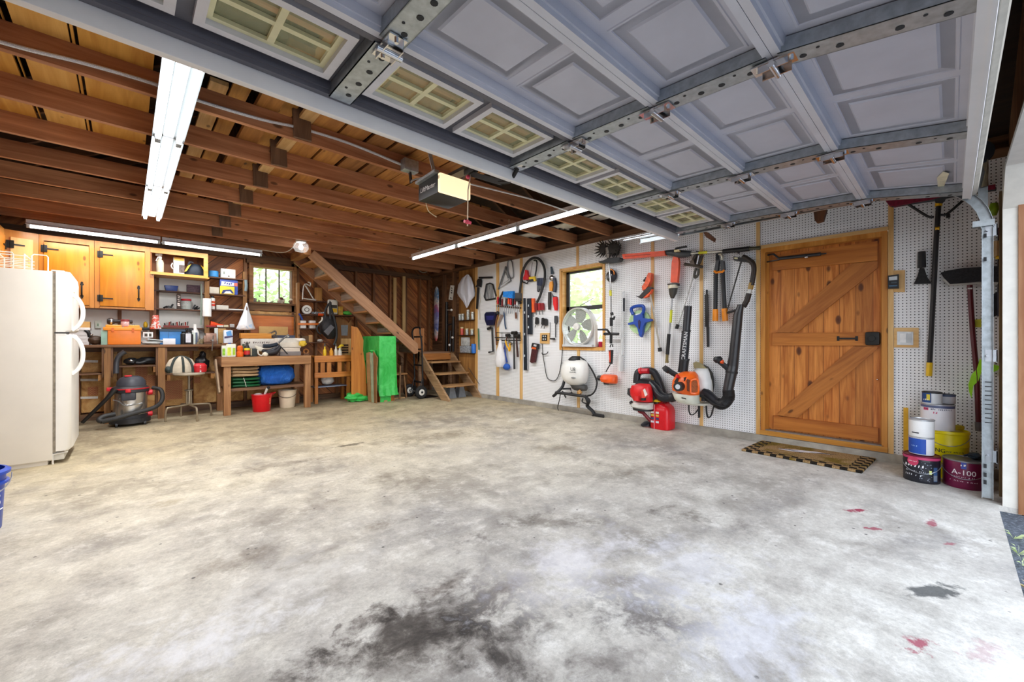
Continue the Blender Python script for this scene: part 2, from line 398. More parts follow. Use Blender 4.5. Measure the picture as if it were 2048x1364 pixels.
ys = sorted([YF-.1, DY0, DY1, WY0, WY1, PY1]); zs = sorted([PZ0, DZ0, WZ0, DZ1, WZ1, PZ1])
m = MB(); wall_cells(m, XR, XR+.008, ys, zs, HO)
W1 = struct('wall_right', m, PEG)
t2 = wood('#3e2413', '#7d4f2a', 'Y', .2)
m = MB(); wall_cells(m, XR+.095, XR+.14, sorted([YF-.1, DY0, DY1, WY0, WY1, 8.2]), sorted([0, DZ0, WZ0, DZ1, WZ1, 2.75]), HO)
struct('sheathing', m, W_OLD('Y'), W1)
m = MB(); m.bx(XR-.01, XR+.1, YF-.1, 8.2, PZ1, PZ1+.07); struct('top_plate', m, wood('#4a3220', '#8a6446', 'Y', .2), W1)
for k, u in enumerate((944, 905, 885)):
    if k == 0: continue
    y = yw(u); m = MB(); m.bx(XR+.002, XR+.094, y-.022, y+.022, .1, PZ1); struct('stud', m, W_OLD('Z'), W1)
m = MB(); m.bx(XR+.012, XR+.09, yw(953), yw(917), .08, PZ1); struct('plywood_back', m, wood('#7a4d22', '#b9874a', 'Z', .1), W1)
CURB = mat('#a59f94', .85, 0, .3, 6, .5)
m = MB(); m.bx(XR-.035, XR+.14, YF-.1, 8.0, 0, PZ0); struct('baseboard_right', m, CURB)
PINEZ, PINEY = wood('#cf9c56', '#eac487', 'Z', 0, 1, .45), wood('#cf9c56', '#eac487', 'Y', 0, 1, .45)
for k, (u0, u1, v) in enumerate([(951, 955.5, 0), (993.5, 998.5, 0), (1040.5, 1045.5, 0), (1513, 1520.5, 0), (1776.5, 1787.5, 0), (1400, 1406.5, 0), (1303, 1308.5, 0)]):
    m = MB(); m.bx(XR-.012, XR, yw(u1), yw(u0), PZ0, PZ1); struct('trim_%d' % (k+1), m, PINEZ)
for k, (u0, u1, z0, z1) in enumerate([(1153.5, 1158, WZ1+.03, PZ1), (1155, 1160, PZ0, WZ0-.03)]):
    m = MB(); m.bx(XR-.012, XR, yw(u1), yw(u0), z0, z1); struct('trim_%d' % (k+8), m, PINEZ)

# ---------------- other walls
def dwood(name, ang, c1='#3d2010', c2='#8a5128'):
    t = NT(name); t.set(.6); a, b = hexc(c1), hexc(c2); g = t.co((1, 1, 1), (0, ang, 0))
    sep = t.n('ShaderNodeSeparateXYZ'); t.l(g, sep.inputs[0]); z = t.math('DIVIDE', sep.outputs['Z'], .19)
    k = t.math('FLOOR', z); wn = t.n('ShaderNodeTexWhiteNoise', noise_dimensions='1D'); t.l(k, wn.inputs['W'])
    mp = t.n('ShaderNodeMapping'); mp.inputs['Scale'].default_value = (1.3, 14, 16); t.l(g, mp.inputs['Vector'])
    n = t.noise(mp.outputs['Vector'], 1, 6, .6, .8)
    c = t.ramp(n, [(.33, a), (.66, b)]); c = t.mix(1, c, t.ramp(wn.outputs['Value'], [(0, (.6, .58, .55)), (1, (1.45, 1.35, 1.2))]), 'MULTIPLY')
    fz = t.math('FRACT', z); gap = t.ramp(fz, [(.0, (1, 1, 1)), (.03, (1, 1, 1)), (.05, (0, 0, 0))])
    t.col(t.mix(gap, c, (.01, .006, .004))); t.bump(n, .2, .006); return t.m
DG1 = dwood('board_sheathing_rising', -PI/4, '#6e3a1c', '#c47f48'); DG2 = dwood('board_sheathing_falling', PI/4, '#6e3a1c', '#c47f48')
b0, b1 = PY(500, 530, YB), PY(590, 610, YB)
BX0, BX1, BZ0, BZ1 = PY(505, 600).x, PY(587, 600).x, PY(545, 606).z, PY(545, 535.5).z
m = MB()
xm = (BX0+BX1)/2
W2 = bpy.data.objects.new('wall_back', None); COL.objects.link(W2); W2['kind'] = 'structure'
for (xa, xb, mt) in ((XL-.2, BX0, DG2), (BX1, 5.2, DG1)):
    m = MB(); m.bx(xa, xb, YB+.09, YB+.13, 0, 4.9); struct('sheathing', m, mt, W2)
m = MB(); m.bx(BX0, BX1, YB+.09, YB+.13, 0, BZ0); m.bx(BX0, BX1, YB+.09, YB+.13, BZ1, 4.9); struct('sheathing', m, DG1, W2)
for x in [-1.28, -.87, -.46, -.06, .34, BX0-.1, BX1+.075, 2.16, 2.55, 2.93, 3.30, 3.66, 4.02, 4.38, 4.72, 4.95]:
    m = MB(); m.bx(x-.02, x+.02, YB, YB+.09, .09, 2.44); struct('stud', m, wood('#5a371f', '#a06d42', 'Z', .3), W2)
m = MB(); m.bx(XL, XR, YB-.005, YB+.09, 2.44, 2.53); m.bx(XL, XR, YB, YB+.09, 0, .09); struct('wall_plate', m, wood('#452d1c', '#85603f', 'X', .3), W2)
m = MB(); m.bx(BX0-.1, BX1+.1, YB, YB+.09, BZ1+.04, 2.44); struct('window_header', m, wood('#4f3420', '#8d6640', 'X', .2), W2)
m = MB(); m.bx(BX0-.08, BX1+.06, YB, YB+.09, BZ0-.14, BZ0-.03); struct('window_sill_block', m, wood('#5a3a20', '#96693c', 'X', .2), W2)
t = NT('kraft_paper_insulation'); t.set(.55, 0, .4); g = t.co(); n = t.noise(g, 5, 6, .6, 1.5)
t.col(t.ramp(n, [(.3, hexc('#a06c38')), (.5, hexc('#cc9a5c')), (.7, hexc('#e2b778'))])); t.bump(t.noise(g, 9, 5, .6, 2), .5, .03); KRAFT = t.m
WHT = mat('#f3f1ea', .7, 0, .08, 3, .15)
xs = [-1.28, -.87, -.46, -.06, .34, .74, BX0-.1, BX1+.075, 2.16]
for a, b in zip(xs, xs[1:]):
    m = MB(); m.box(((a+b)/2, YB+.045, .53), (b-a-.045, .06, .84), bev=.02); struct('insulation_batt', m, KRAFT, W2)
m = MB(); m.bx(xs[6]+.03, xs[7]-.03, YB+.01, YB+.07, .95, BZ0-.15); struct('insulation_batt', m, KRAFT, W2)
m = MB(); m.bx(-1.25, .92, YB+.03, YB+.08, 1.03, 2.2); struct('white_lining', m, WHT, W2)
# red print on the insulation paper
m = MB()
for (u, v, ww, hh) in [(283, 745, .13, .35), (307, 770, .12, .3), (348, 780, .2, .28), (395, 760, .08, .1), (186, 782, .1, .12), (515, 622, .08, .05), (575, 625, .05, .05)]:
    p = PY(u, v, YB)
    m.box((p.x, YB+.0135, p.z), (ww, .003, hh))
t = NT('red_print'); t.set(.6); n = t.n('ShaderNodeTexBrick'); n.inputs['Scale'].default_value = 18; n.inputs['Color1'].default_value = hexc('#a4402a')+(1,); n.inputs['Color2'].default_value = hexc('#9a3d26')+(1,); n.inputs['Mortar'].default_value = hexc('#bb8850')+(1,); n.inputs['Mortar Size'].default_value = .06
t.l(t.co((1, 1, 1), (PI/2, 0, 0)), n.inputs['Vector']); t.col(n.outputs['Color'])
struct('print', m, t.m, W2)
m = MB(); m.bx(XL-.1, XL, YF, 8.2, 0, 2.75); struct('wall_left', m, wood('#4a2c18', '#8a5a34', 'Z', .2))
# front wall round the door opening
OX0, OX1, OZ = -.62, 4.185, 2.16
WF = bpy.data.objects.new('wall_front', None); COL.objects.link(WF); WF['kind'] = 'structure'
m = MB(); m.bx(XL-.1, OX0, YF-.24, YF-.1, -.15, 4.9); m.bx(OX1+.02, 5.13, YF-.24, YF-.1, -.15, 4.9); m.bx(OX0, OX1+.02, YF-.24, YF-.1, OZ+.04, 4.9); struct('siding', m, wood('#6e4a34', '#b08560', 'Z', .3), WF)
pz = PZ(2009, 1014); 
m = MB(); m.bx(OX1, OX1+.02, YF-.085, YF-.02, 0, OZ-.22); m.bx(OX0-.02, OX0, YF-.115, YF-.02, 0, OZ); m.bx(OX0, OX1-.22, YF-.115, YF-.02, OZ, OZ+.03)
m.prism([(OX1+.02, YF-.02, OZ-.22), (OX1, YF-.02, OZ-.22), (OX1-.22, YF-.02, OZ), (OX1-.22, YF-.02, OZ+.03), (OX1+.02, YF-.02, OZ+.03)], (0, -.095, 0))
struct('jamb_lining', m, mat('#e9e6dc', .5, 0, .05), WF)
BRK = wood('#8f5a34', '#c2936a', 'Z', .4)
m = MB(); m.bx(OX1-.012, OX1+.05, YF-.26, YF-.085, -.03, OZ); struct('outer_casing', m, BRK, WF)

# ---------------- ceiling: joists, loft boards, roof
CE = bpy.data.objects.new('ceiling', None); COL.objects.link(CE); CE['kind'] = 'structure'
JZ = 2.56
JY = [1.45, 2.07, 2.69, 3.30, 3.93, 4.58, 5.22, 5.85, 6.50, 7.14, 7.62]
rj = random.Random(3)
for y in JY:
    m = MB(); m.bx(XL, XR+.05, y-.02, y+.02, JZ, JZ+.145); o = struct('joist', m, W_JOIST, CE)
# loft boards lying across the joists
def boards(x0, x1, y0, y1, wmin, wmax, gap, mt, name='loft_board', z=JZ+.145, th=.022, lenv=0):
    x = x0
    while x < x1:
        w_ = rj.uniform(wmin, wmax); m = MB(); m.bx(x, min(x+w_, x1), y0-rj.uniform(0, lenv), y1+rj.uniform(0, lenv), z, z+th)
        struct(name, m, rj.choice(mt), CE); x += w_+gap*rj.uniform(.3, 1.7)
BR = [wood('#7d4c22', '#bd8445', 'Y', .1), wood('#8a5426', '#c98d44', 'Y', .1), wood('#70441f', '#ab753c', 'Y', .1)]
ORG = [wood('#d08f38', '#f3c470', 'Y', .05, .7), wood('#c4822e', '#eab458', 'Y', .05, .7)]
boards(XL, -.98, 1.3, 4.4, .3, .3, .004, ORG); boards(-.97, -.45, 1.3, 4.9, .5, .5, .02, ORG); boards(-.42, -.20, 1.3, 4.9, .2, .2, .012, ORG); boards(-.185, .12, 1.3, 5.0, .32, .32, .02, ORG)
boards(.16, .3, 1.3, 5.4, .12, .12, .01, BR)
boards(1.02, 2.55, 1.3, 7.0, .13, .19, .018, BR); boards(2.58, 3.3, 3.9, 6.0, .14, .2, .02, BR)
boards(XL, .6, 6.9, 8.0, .3, .5, .03, BR)
# loose lumber and panels stored on the joists
LM = [wood('#b98a4e', '#e3c08a', 'Y', .1), wood('#9a6428', '#cf9a4c', 'Y', .2), wood('#7d4d20', '#b37a3a', 'Y', .2), mat('#d9cfb4', .7)]
x = .40
k = 0
while x < .98:
    wd = rj.uniform(.06, .17); m = MB(); z = JZ+.147+rj.choice((0, .03, .06)); y0 = rj.uniform(2.3, 2.9) if x > .62 else rj.uniform(3.1, 3.5)
    m.bx(x, x+wd, y0, rj.uniform(5.3, 6.4), z, z+rj.uniform(.02, .045)); struct('stored_board', m, LM[(k*3) % 4 if rj.random() < .8 else 1], CE); x += wd+rj.uniform(.005, .04); k += 1
for (x, y, w_, l_, a) in [(4.45, 2.75, .17, 1.1, .05), (4.5, 3.62, .18, 1.2, -.05), (4.52, 4.5, .18, 1.2, .04), (4.42, 5.4, .18, 1.2, .0), (3.95, 6.1, .15, 1.1, .08)]:
    for q in range(3):
        m = MB(); m.box((x+w_*q*.62, y, JZ+.16+.012*q), (w_*.55, l_, .012), rz=a+q*.02); struct('stored_panel', m, mat('#d8d6cc', .6, 0, .15, 5), CE)
m = MB(); m.bx(2.75, 3.25, 6.1, 7.5, JZ+.146, JZ+.17); struct('stored_panel', m, ORG[1], CE)
m = MB(); m.bx(2.0, 2.5, 6.55, 7.6, JZ+.146, JZ+.17); struct('stored_panel', m, ORG[0], CE)
# weathered hangers nailed to the joists
for y in JY[3:10]:
    m = MB(); m.bar((.95, y-.035, JZ+.005), (.90, y-.035, JZ+1.1), .022, .12, (1, 0, 0)); struct('hanger_board', m, wood('#4a3526', '#8a6a50', 'Z', .2), CE)
# roof underside
RZ = 4.5; xm = (XL+XR)/2
DKW = wood('#1d120b', '#3d2718', 'Y', .2)
RF = bpy.data.objects.new('roof', None); COL.objects.link(RF); RF['kind'] = 'structure'
for s_ in (-1, 1):
    xe = xm+s_*(XR-XL+.9)/2; m = MB(); m.prism([(xe, -.8, 2.52), (xm, -.8, RZ), (xm, -.8, RZ+.05), (xe, -.8, 2.57)], (0, 9.6, 0)); struct('roof_boards', m, DKW, RF)
    for y in JY:
        m = MB(); m.bar((xm+s_*(XR-XL)/2, y+.04, 2.62), (xm, y+.04, RZ-.07), .04, .13); struct('rafter', m, wood('#2c1a10', '#6b4529', 'X', .2), RF)
# ================================================================ overhead door, tracks, opener, lights
GX0, GX1 = -.45, 4.17
GS = [(1.945, 2.19), (1.437, 2.19), (.950, 2.178), (.465, 2.162), (-.085, 2.075)]   # section edges: y, z of the inner flange
SX = [-.42, .72, 1.83, 2.97, 4.13]
PAINT = mat('#c6c8d4', .45, 0, .05, 6); SKIND = mat('#66666e', .5, 0, .12, 5); FRAMEW = mat('#dddde2', .45, 0, .04); EDGEW = mat('#f0f0f0', .4, 0, .04, 5)  # window section takes a darker grey for its skin and flange
GD = thing('garage_door', 'raised blue-grey sectional overhead door with a row of small windows', 'garage door', (1.86, .9, 2.15))
def section_frame(k):
    (y0, z0), (y1, z1) = GS[k], GS[k+1]
    a, b = Vector((0, y0, z0)), Vector((0, y1, z1)); d = (b-a); L = d.length; d.normalize(); n = Vector((0, d.z, -d.y))
    if n.z < 0: n = -n
    def pt(x, s, h): return Vector((x, 0, 0))+a+d*s+n*h      # s along the section from its far edge, h up from the flange plane
    return pt, L
def slab(m, pt, x0, x1, s0, s1, h0, h1, bev=0):
    q = [pt(x0, s0, h0), pt(x1, s0, h0), pt(x1, s1, h0), pt(x0, s1, h0)]
    m.prism(q, pt(0, 0, h1)-pt(0, 0, h0))
def frame_ring(m, pt, x0, x1, s0, s1, h0, h1, w):
    slab(m, pt, x0, x1, s0, s0+w, h0, h1); slab(m, pt, x0, x1, s1-w, s1, h0, h1); slab(m, pt, x0, x0+w, s0+w, s1-w, h0, h1); slab(m, pt, x1-w, x1, s0+w, s1-w, h0, h1)
def panel_relief(m, pt, x0, x1, s0, s1):
    hs = [(0, .055), (.003, .0515), (.011, .0515), (.014, .055), (.052, .055), (.060, .0485)]
    rings = []
    for i, h in hs: rings.append([pt(x0+i, s0+i, h), pt(x1-i, s0+i, h), pt(x1-i, s1-i, h), pt(x0+i, s1-i, h)])
    m.loft(rings, False, True)
bayw = [(SX[i]+.055, SX[i+1]-.055) for i in range(4)]
PGLASS = glass('#cfd2a8', .30, .2)
for k in range(4):
    pt, L = section_frame(k); m = MB(); cells = []
    for (x0, x1) in bayw:
        hw = (x1-x0-.09)/2
        cells += [(x0+.02, x0+.02+hw), (x1-.02-hw, x1-.02)]
    if k == 0:   # window section: skin round the openings
        s0, s1 = .10, .40; xs_ = [GX0]
        for a, b in cells: xs_ += [a+.01, b-.01]
        xs_.append(GX1); slab(m, pt, GX0, GX1, 0, s0, .055, .06); slab(m, pt, GX0, GX1, s1, L, .055, .06)
        for i in range(0, len(xs_), 2): slab(m, pt, xs_[i], xs_[i+1], s0, s1, .055, .06)
    else:
        slab(m, pt, GX0, GX1, 0, L, .055, .06)
        for a, b in cells: panel_relief(m, pt, a, b, .075, L-.07)
    S = obj('door_section', m, SKIND if k == 0 else PAINT, GD)
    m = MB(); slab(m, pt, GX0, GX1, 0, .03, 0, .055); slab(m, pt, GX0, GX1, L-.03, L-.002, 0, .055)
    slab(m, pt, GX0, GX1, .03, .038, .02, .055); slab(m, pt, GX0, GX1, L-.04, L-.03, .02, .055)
    o = obj('edge_flange', m, mat('#d6d8e0', .4, 0, .05, 6) if k else SKIND, S)
    m = MB(); slab(m, pt, GX1-.004, GX1+.008, 0, L, -.002, .06); obj('end_stile', m, GALV, S)
    for x in SX:
        m = MB(); wd = .05
        slab(m, pt, x-wd, x+wd, .02, L-.02, -.004, -.001); slab(m, pt, x-wd, x-wd+.004, .02, L-.02, -.004, .05); slab(m, pt, x+wd-.004, x+wd, .02, L-.02, -.004, .05)
        o = obj('stile', m, GALV, S)
        m = MB()
        for s_, r_ in ((.09, .012), (.14, .006), (.2, .013), (L-.2, .013), (L-.14, .006), (L-.09, .012)):
            q = pt(x+.012*(1 if r_ > .01 else -1.5), s_, -.0045); m.cyl(q, q+Vector((0, 0, -.0012)), r_, n=10)
        obj('stile_hole', m, mat('#26282a', .7), S)
    if k == 0:
        for a, b in cells:
            m = MB(); frame_ring(m, pt, a, b, .085, .415, .028, .056, .032); fr_ = obj('window_frame', m, FRAMEW, S)
            m = MB(); xm_, sm_ = (a+b)/2, .25
            frame_ring(m, pt, a+.03, b-.03, .115, .385, .05, .066, .022); slab(m, pt, xm_-.012, xm_+.012, .137, .363, .05, .066); slab(m, pt, a+.052, xm_-.012, sm_-.012, sm_+.012, .051, .066); slab(m, pt, xm_+.012, b-.052, sm_-.012, sm_+.012, .051, .066)
            obj('muntin_grid', m, mat('#e6e2b8', .6, 0, .06), fr_)
            m = MB(); slab(m, pt, a+.02, b-.02, .105, .395, .067, .069); obj('window_pane', m, PGLASS, fr_)
    if k:
        for x in SX:
            c = pt(x, 0, -.012); m = MB(); m.bar(c+Vector((0, .075, 0)), c+Vector((0, -.075, 0)), .07, .006); m.bar(c+Vector((-.03, .05, -.016)), c+Vector((-.03, -.05, -.016)), .004, .03); m.bar(c+Vector((.03, .05, -.016)), c+Vector((.03, -.05, -.016)), .004, .03)
            m.cyl(c+Vector((-.05, 0, -.022)), c+Vector((.05, 0, -.022)), .012, n=10)
            for a in (-.055, .055): m.cyl(c+Vector((0, a, -.003)), c+Vector((0, a, -.014)), .008, n=6)
            obj('hinge', m, CHROME, GD)
for y, z in GS:   # rollers riding in the right track
    m = MB(); m.cyl((GX1-.02, y, z+.015), (GX1+.10, y, z+.015), .006, n=8); m.cyl((GX1+.062, y, z+.015), (GX1+.086, y, z+.015), .022, n=14); obj('roller', m, STEEL, GD)
pt, L = section_frame(3); m = MB(); slab(m, pt, GX0, GX1, L, L+.012, -.035, .06); slab(m, pt, GX0, GX1, L-.03, L+.004, -.03, 0); obj('bottom_rail', m, EDGEW, GD)
m = MB(); pts_ = [pt(x, L+.014, .012) for x in [GX0+(GX1-GX0)*i/24 for i in range(25)]]; m.tube(pts_, .022, 8); obj('rubber_seal', m, mat('#b9b3a6', .8), GD)
m = MB(); m.bx(GX0, GX1+.03, 1.947, 1.985, 2.122, 2.207, .004); obj('reinforcing_strut', m, EDGEW, GD)
# a torn warning sticker on the bottom section
m = MB(); m.prism([pt(3.72, .43, .044), pt(3.78, .455, .044), pt(4.08, .43, .044), pt(4.08, .40, .044), pt(3.85, .40, .044)], (0, 0, -.001)); s_ = obj('sticker', m, mat('#e8e2c4', .6), GD); s_['label'] = 'torn cream sticker'

# ---- right track
TK = thing('garage_door_track', 'galvanised door track, overhead run curving down to the floor by the pegboard', 'door track', (4.25, .9, 0))
path = []
ty = -.168
for y in (2.42, 1.8, 1.2, .6, .22): path.append(Vector((4.247, y, 2.215-.004*(2.42-y))))
cz = 2.206-.36
for i in range(1, 10):
    a = PI/2*i/9; path.append(Vector((4.247, .2-.368*math.sin(a), cz+.36*math.cos(a))))
for z in (1.2, .6, 0.012): path.append(Vector((4.247, ty, z)))
def channel(path, w, d):
    m = MB(); rings = []
    for i, p in enumerate(path):
        t_ = (path[min(i+1, len(path)-1)]-path[max(i-1, 0)]).normalized(); n_ = Vector((0, -t_.z, t_.y))
        o_ = [(-d, -w/2), (-d, w/2), (.0, w/2), (.0, w/2-.003), (-d+.003, w/2-.003), (-d+.003, -w/2+.003), (0, -w/2+.003), (0, -w/2)]
        rings.append([p+Vector((-a, 0, 0))*1+n_*b for a, b in o_])
    return m.loft(rings)
obj('horizontal_rail', channel(path[:5], .058, .03), GALV, TK); obj('curved_rail', channel(path[4:14], .058, .03), GALV, TK)
vr = obj('vertical_rail', channel(path[13:], .052, .03), GALV, TK)
for i in range(10): m = MB(); m.bx(4.244, 4.2465, ty-.018, ty+.012, .80-.016*i*1.9, .806-.016*i*1.9); obj('slot', m, mat('#2a2c2f', .7), vr)
for z in (1.78, 1.62, .22, .16, .11): m = MB(); m.bx(4.244, 4.2465, ty+.004, ty+.018, z, z+.028); obj('slot', m, mat('#2a2c2f', .7), vr)
m = MB()
for z in (1.83, .98, .30): m.bx(4.27, 4.275, ty-.045, ty+.01, z-.04, z+.04); m.bx(4.27, 4.36, ty-.045, ty-.04, z-.045, z+.045); m.cyl((4.243, ty, z), (4.27, ty, z), .008, n=8)
obj('bracket', m, STEEL, TK)
m = MB(); m.bar((4.36, -.242, 0.02), (4.36, -.242, 2.1), .035, .035, (1, 0, 0)); obj('mounting_board', m, wood('#6c5436', '#a08659', 'Z', .1), TK)
m = MB(); m.bar((4.31, 1.0, 2.27), (4.31, 1.0, 2.56), .03, .004, (0, 1, 0)); m.bar((4.31, 2.3, 2.24), (4.31, 2.3, 2.56), .03, .004, (0, 1, 0)); m.bar((4.27, 2.42, 2.245), (4.27, .2, 2.24), .05, .004); obj('hanger', m, GALV, TK)
m = MB(); m.bar((4.24, 2.62, 2.255), (4.24, .25, 2.25), .006, .012); m.tube([(4.225, 2.75, 2.275), (4.225, 1.2, 2.262), (4.225, .2, 2.24)], .005, 6); obj('cable', m, STEEL, TK)
# angle of perforated steel at the corner of the opening, and a pulley
m = MB(); m.bar((4.33, -.15, 1.86), (4.33, -.15, 2.46), .045, .045, (1, 0, 0)); m.bar((4.27, -.15, 1.86), (4.27, -.15, 1.90), .10, .05, (1, 0, 0)); obj('flag_bracket', m, GALV, TK)
PU = thing('cable_drum', 'dark grooved cable drum above the corner of the door opening', 'pulley', (4.22, -.12, 2.34)); m = MB()
m.lathe([(.02, -.03), (.07, -.03), (.07, -.024), (.055, -.02), (.055, .02), (.07, .024), (.07, .03), (.02, .03)], (4.24, -.13, 2.36), 24, (1, 0, 0)); obj('drum', m, mat('#4a4d52', .5, .6), PU)
m = MB(); m.cyl((4.02, -.13, 2.36), (4.36, -.13, 2.36), .012, n=10); obj('axle', m, STEEL, PU)

# ---- opener
OP = thing('garage_door_opener', 'black garage door opener with glowing lamp lens hanging from the joists', 'garage door opener', (1.84, 2.74, 2.19))
m = MB(); m.bx(1.70, 1.985, 2.625, 2.90, 2.19, 2.335, .008); obj('motor_housing', m, mat('#232426', .45, 0, .1), OP)
LENS = emis('#ffe2b4', .42)
m = MB(); m.box((1.8425, 2.608, 2.262), (.285, .034, .145), bev=.012); o = obj('lamp_lens', m, LENS, OP); o['label'] = 'glowing cream lamp lens'
m = MB(); m.bx(1.70, 1.704, 2.60, 2.62, 2.29, 2.315); obj('lens_notch', m, BLACK, OP)
text('lettering', 'LiftMaster', (1.6985, 2.765, 2.262), .052, mat('#e8e8e8', .5), OP, '-X', shear=.25)
m = MB(); m.bx(1.80, 1.88, 2.1, 3.05, 2.335, 2.36); m.bx(1.825, 1.855, .0, 2.62, 2.338, 2.362); obj('rail', m, mat('#3a322a', .5, .4), OP)
m = MB(); m.bar((1.62, 2.70, 2.545), (2.15, 2.70, 2.545), .004, .035); m.bar((1.62, 2.685, 2.56), (2.15, 2.685, 2.56), .035, .004); m.bar((1.66, 2.69, 2.545), (1.72, 2.69, 2.335), .03, .004, (0, 1, 0)); m.bar((2.03, 2.69, 2.545), (1.96, 2.69, 2.335), .03, .004, (0, 1, 0)); m.bar((1.69, 2.9, 2.33), (1.69, 2.62, 2.345), .04, .02)
obj('hanging_bracket', m, GALV, OP)
m = MB(); m.box((1.84, 2.40, 2.325), (.045, .12, .05), bev=.006); m.bar((1.84, 2.42, 2.31), (1.84, 2.06, 2.14), .012, .035); m.tube([(1.84, 2.09, 2.15), (1.84, 1.99, 2.13), (1.84, 1.93, 2.17), (1.84, 1.90, 2.205)], .013, 8, 5); obj('trolley_arm', m, IRON, OP)
m = MB(); m.box((1.84, 1.885, 2.2), (.06, .08, .03), bev=.004); m.cyl((1.80, 1.9, 2.2), (1.88, 1.9, 2.2), .012); obj('door_bracket', m, CHROME, OP)
m = MB(); m.tube([PY(851, 402, 2.9), PY(856, 420, 2.88), PY(864, 428, 2.87), PY(873, 434, 2.86)], .004, 6, 4); obj('antenna_wire', m, mat('#d8c39a', .6), OP)
PC = thing('pull_cord', 'white pull cord with red plastic knob hanging beside the opener', 'pull cord', PY(936, 450, 2.40))
m = MB(); m.tube([(1.842, 2.40, 2.31), PY(936, 380, 2.4), PY(935, 452, 2.4)], .005, 6); obj('cord', m, mat('#e7d3b4', .8), PC)
p = PY(935, 444, 2.4); m = MB(); m.cyl(p+Vector((-.028, 0, 0)), p+Vector((.028, 0, 0)), .012, n=10); m.ell(p, (.03, .03, .035)); q = PY(936, 354, 2.4); m.ell(q, (.03, .03, .03)); obj('knob', m, mat('#e5536b', .4), PC)
# ---- wiring on the joist
JB = thing('junction_box', 'grey steel junction box on the joist left of the opener', 'junction box', PY(819, 345, 3.23))
p0, p1 = PY(805, 322, 3.23), PY(833, 343, 3.23)
m = MB(); m.box(((p0.x+p1.x)/2, 3.23, (p0.z+p1.z)/2), (p1.x-p0.x, .08, .10), bev=.006); obj('box', m, GALV, JB)
m = MB(); c_ = PY(820, 345, 3.23); m.bar(c_, c_+Vector((.01, 0, -.09)), .03, .012, (1, 0, 0)); obj('plug', m, BLACK, JB)
m = MB(); m.tube([c_+Vector((.01, 0, -.08)), PY(826, 360, 3.1), PY(845, 356, 2.9), (1.72, 2.85, 2.33)], .007, 6, 5); obj('cord', m, GREY, JB)
m = MB(); yj = 3.268
m.tube([PY(u, v, yj) for u, v in [(-30, 75), (60, 100), (170, 127), (300, 165), (400, 202), (520, 238), (600, 256), (700, 287), (805, 330)]], .011, 8, 4)
CB = tag(obj('conduit', m, mat('#d9dbde', .4, .3, .3, 220)), 'flexible metal conduit along the joist to the junction box', 'conduit')
m = MB(); m.tube([PY(u, v, 2.665) for u, v in [(940, 368), (1010, 385), (1075, 402), (1150, 428)]], .007, 6, 3)
tag(obj('cable', m, mat('#e1e0dc', .5)), 'thin white cable along the joist right of the opener', 'cable')

# ---- fluorescent fixtures
TUBE = emis('#f3f8ff', TUBE_E)
def fixture(name, label, c, L, axis, ntube, wing, group, zoff=0):
    """strip light hung below z = c.z: channel, reflector, tubes, sockets"""
    t_ = thing(name, label, 'ceiling light', c, group); c = Vector(c); ax = Vector((0, 1, 0)) if axis == 'Y' else Vector((1, 0, 0)); sd = Vector((1, 0, 0)) if axis == 'Y' else Vector((0, 1, 0))
    m = MB(); a, b = c-ax*L/2, c+ax*L/2; Z = Vector((0, 0, 1))
    m.bar(a+Z*.05, b+Z*.05, .055, .05); obj('channel', m, mat('#e8eaec', .4), t_)
    m = MB()
    prof = [(-wing, .012), (-.03, .035), (.03, .035), (wing, .012), (wing, .008), (.028, .03), (-.028, .03), (-wing, .008)]
    m.loft([[q+sd*x+Z*z for x, z in prof] for q in (a, b)]); obj('reflector', m, mat('#eceeee' if ntube == 1 else '#6f7473', .35, 0, .04), t_)
    for s_ in ([0] if ntube == 1 else [-.055, .055]):
        m = MB(); m.cyl(a+sd*s_+ax*.03, b+sd*s_-ax*.03, .0165, n=10); o = obj('tube', m, TUBE, t_); o['label'] = 'glowing white tube'
        la = bpy.data.lights.new('tube_glow', 'AREA'); la.shape = 'RECTANGLE'; la.size, la.size_y = (.024, L-.1) if axis == 'Y' else (L-.1, .024); la.energy = TUBE_W*(.55 if axis == 'X' else 1); la.color = (.97, .985, 1)
        lo = bpy.data.objects.new('tube_glow', la); COL.objects.link(lo); lo.parent = t_; lo.location = sd*s_+Vector((0, 0, -.0175))
    for q in (a+ax*.016, b-ax*.016):
        for s_ in ([0] if ntube == 1 else [-.055, .055]): m = MB(); m.box(q+sd*s_+Z*.006, (.03, .03, .052), bev=.003); obj('socket', m, mat('#9ea1a2', .5), t_)
    return t_
LL = 1.235
gl = 'twin-tube lights in a row at left'; nm = ['nearest of the three', 'middle one of the three', 'farthest of the three']
for i in range(3): fixture('fluorescent_light', 'twin-tube strip light under the joists at left, '+nm[i]+' in line', (.215, 2.93+(LL+.012)*i+.14, 2.46), LL, 'Y', 2, .085, gl)
gr = 'single-tube lights in a row at right'
for i in range(3): fixture('fluorescent_light', 'single-tube strip light on cords near the pegboard side, '+nm[i]+' in line', (3.42, 2.86+(LL+.012)*i+.05, 2.42), LL, 'Y', 1, .06, gr)
gb = 'strip lights over the wall cabinets'
pa, pb = PY(50, 446, 7.34), PY(525, 508, 7.34); hl = (pb.x-pa.x)/2
for i in range(2): fixture('fluorescent_light', 'single-tube strip light above the pine cabinets, '+('left' if i == 0 else 'right')+' half of the run', (pa.x+hl*(.5+i), 7.34, 2.415), hl*.985, 'X', 1, .08, gb)
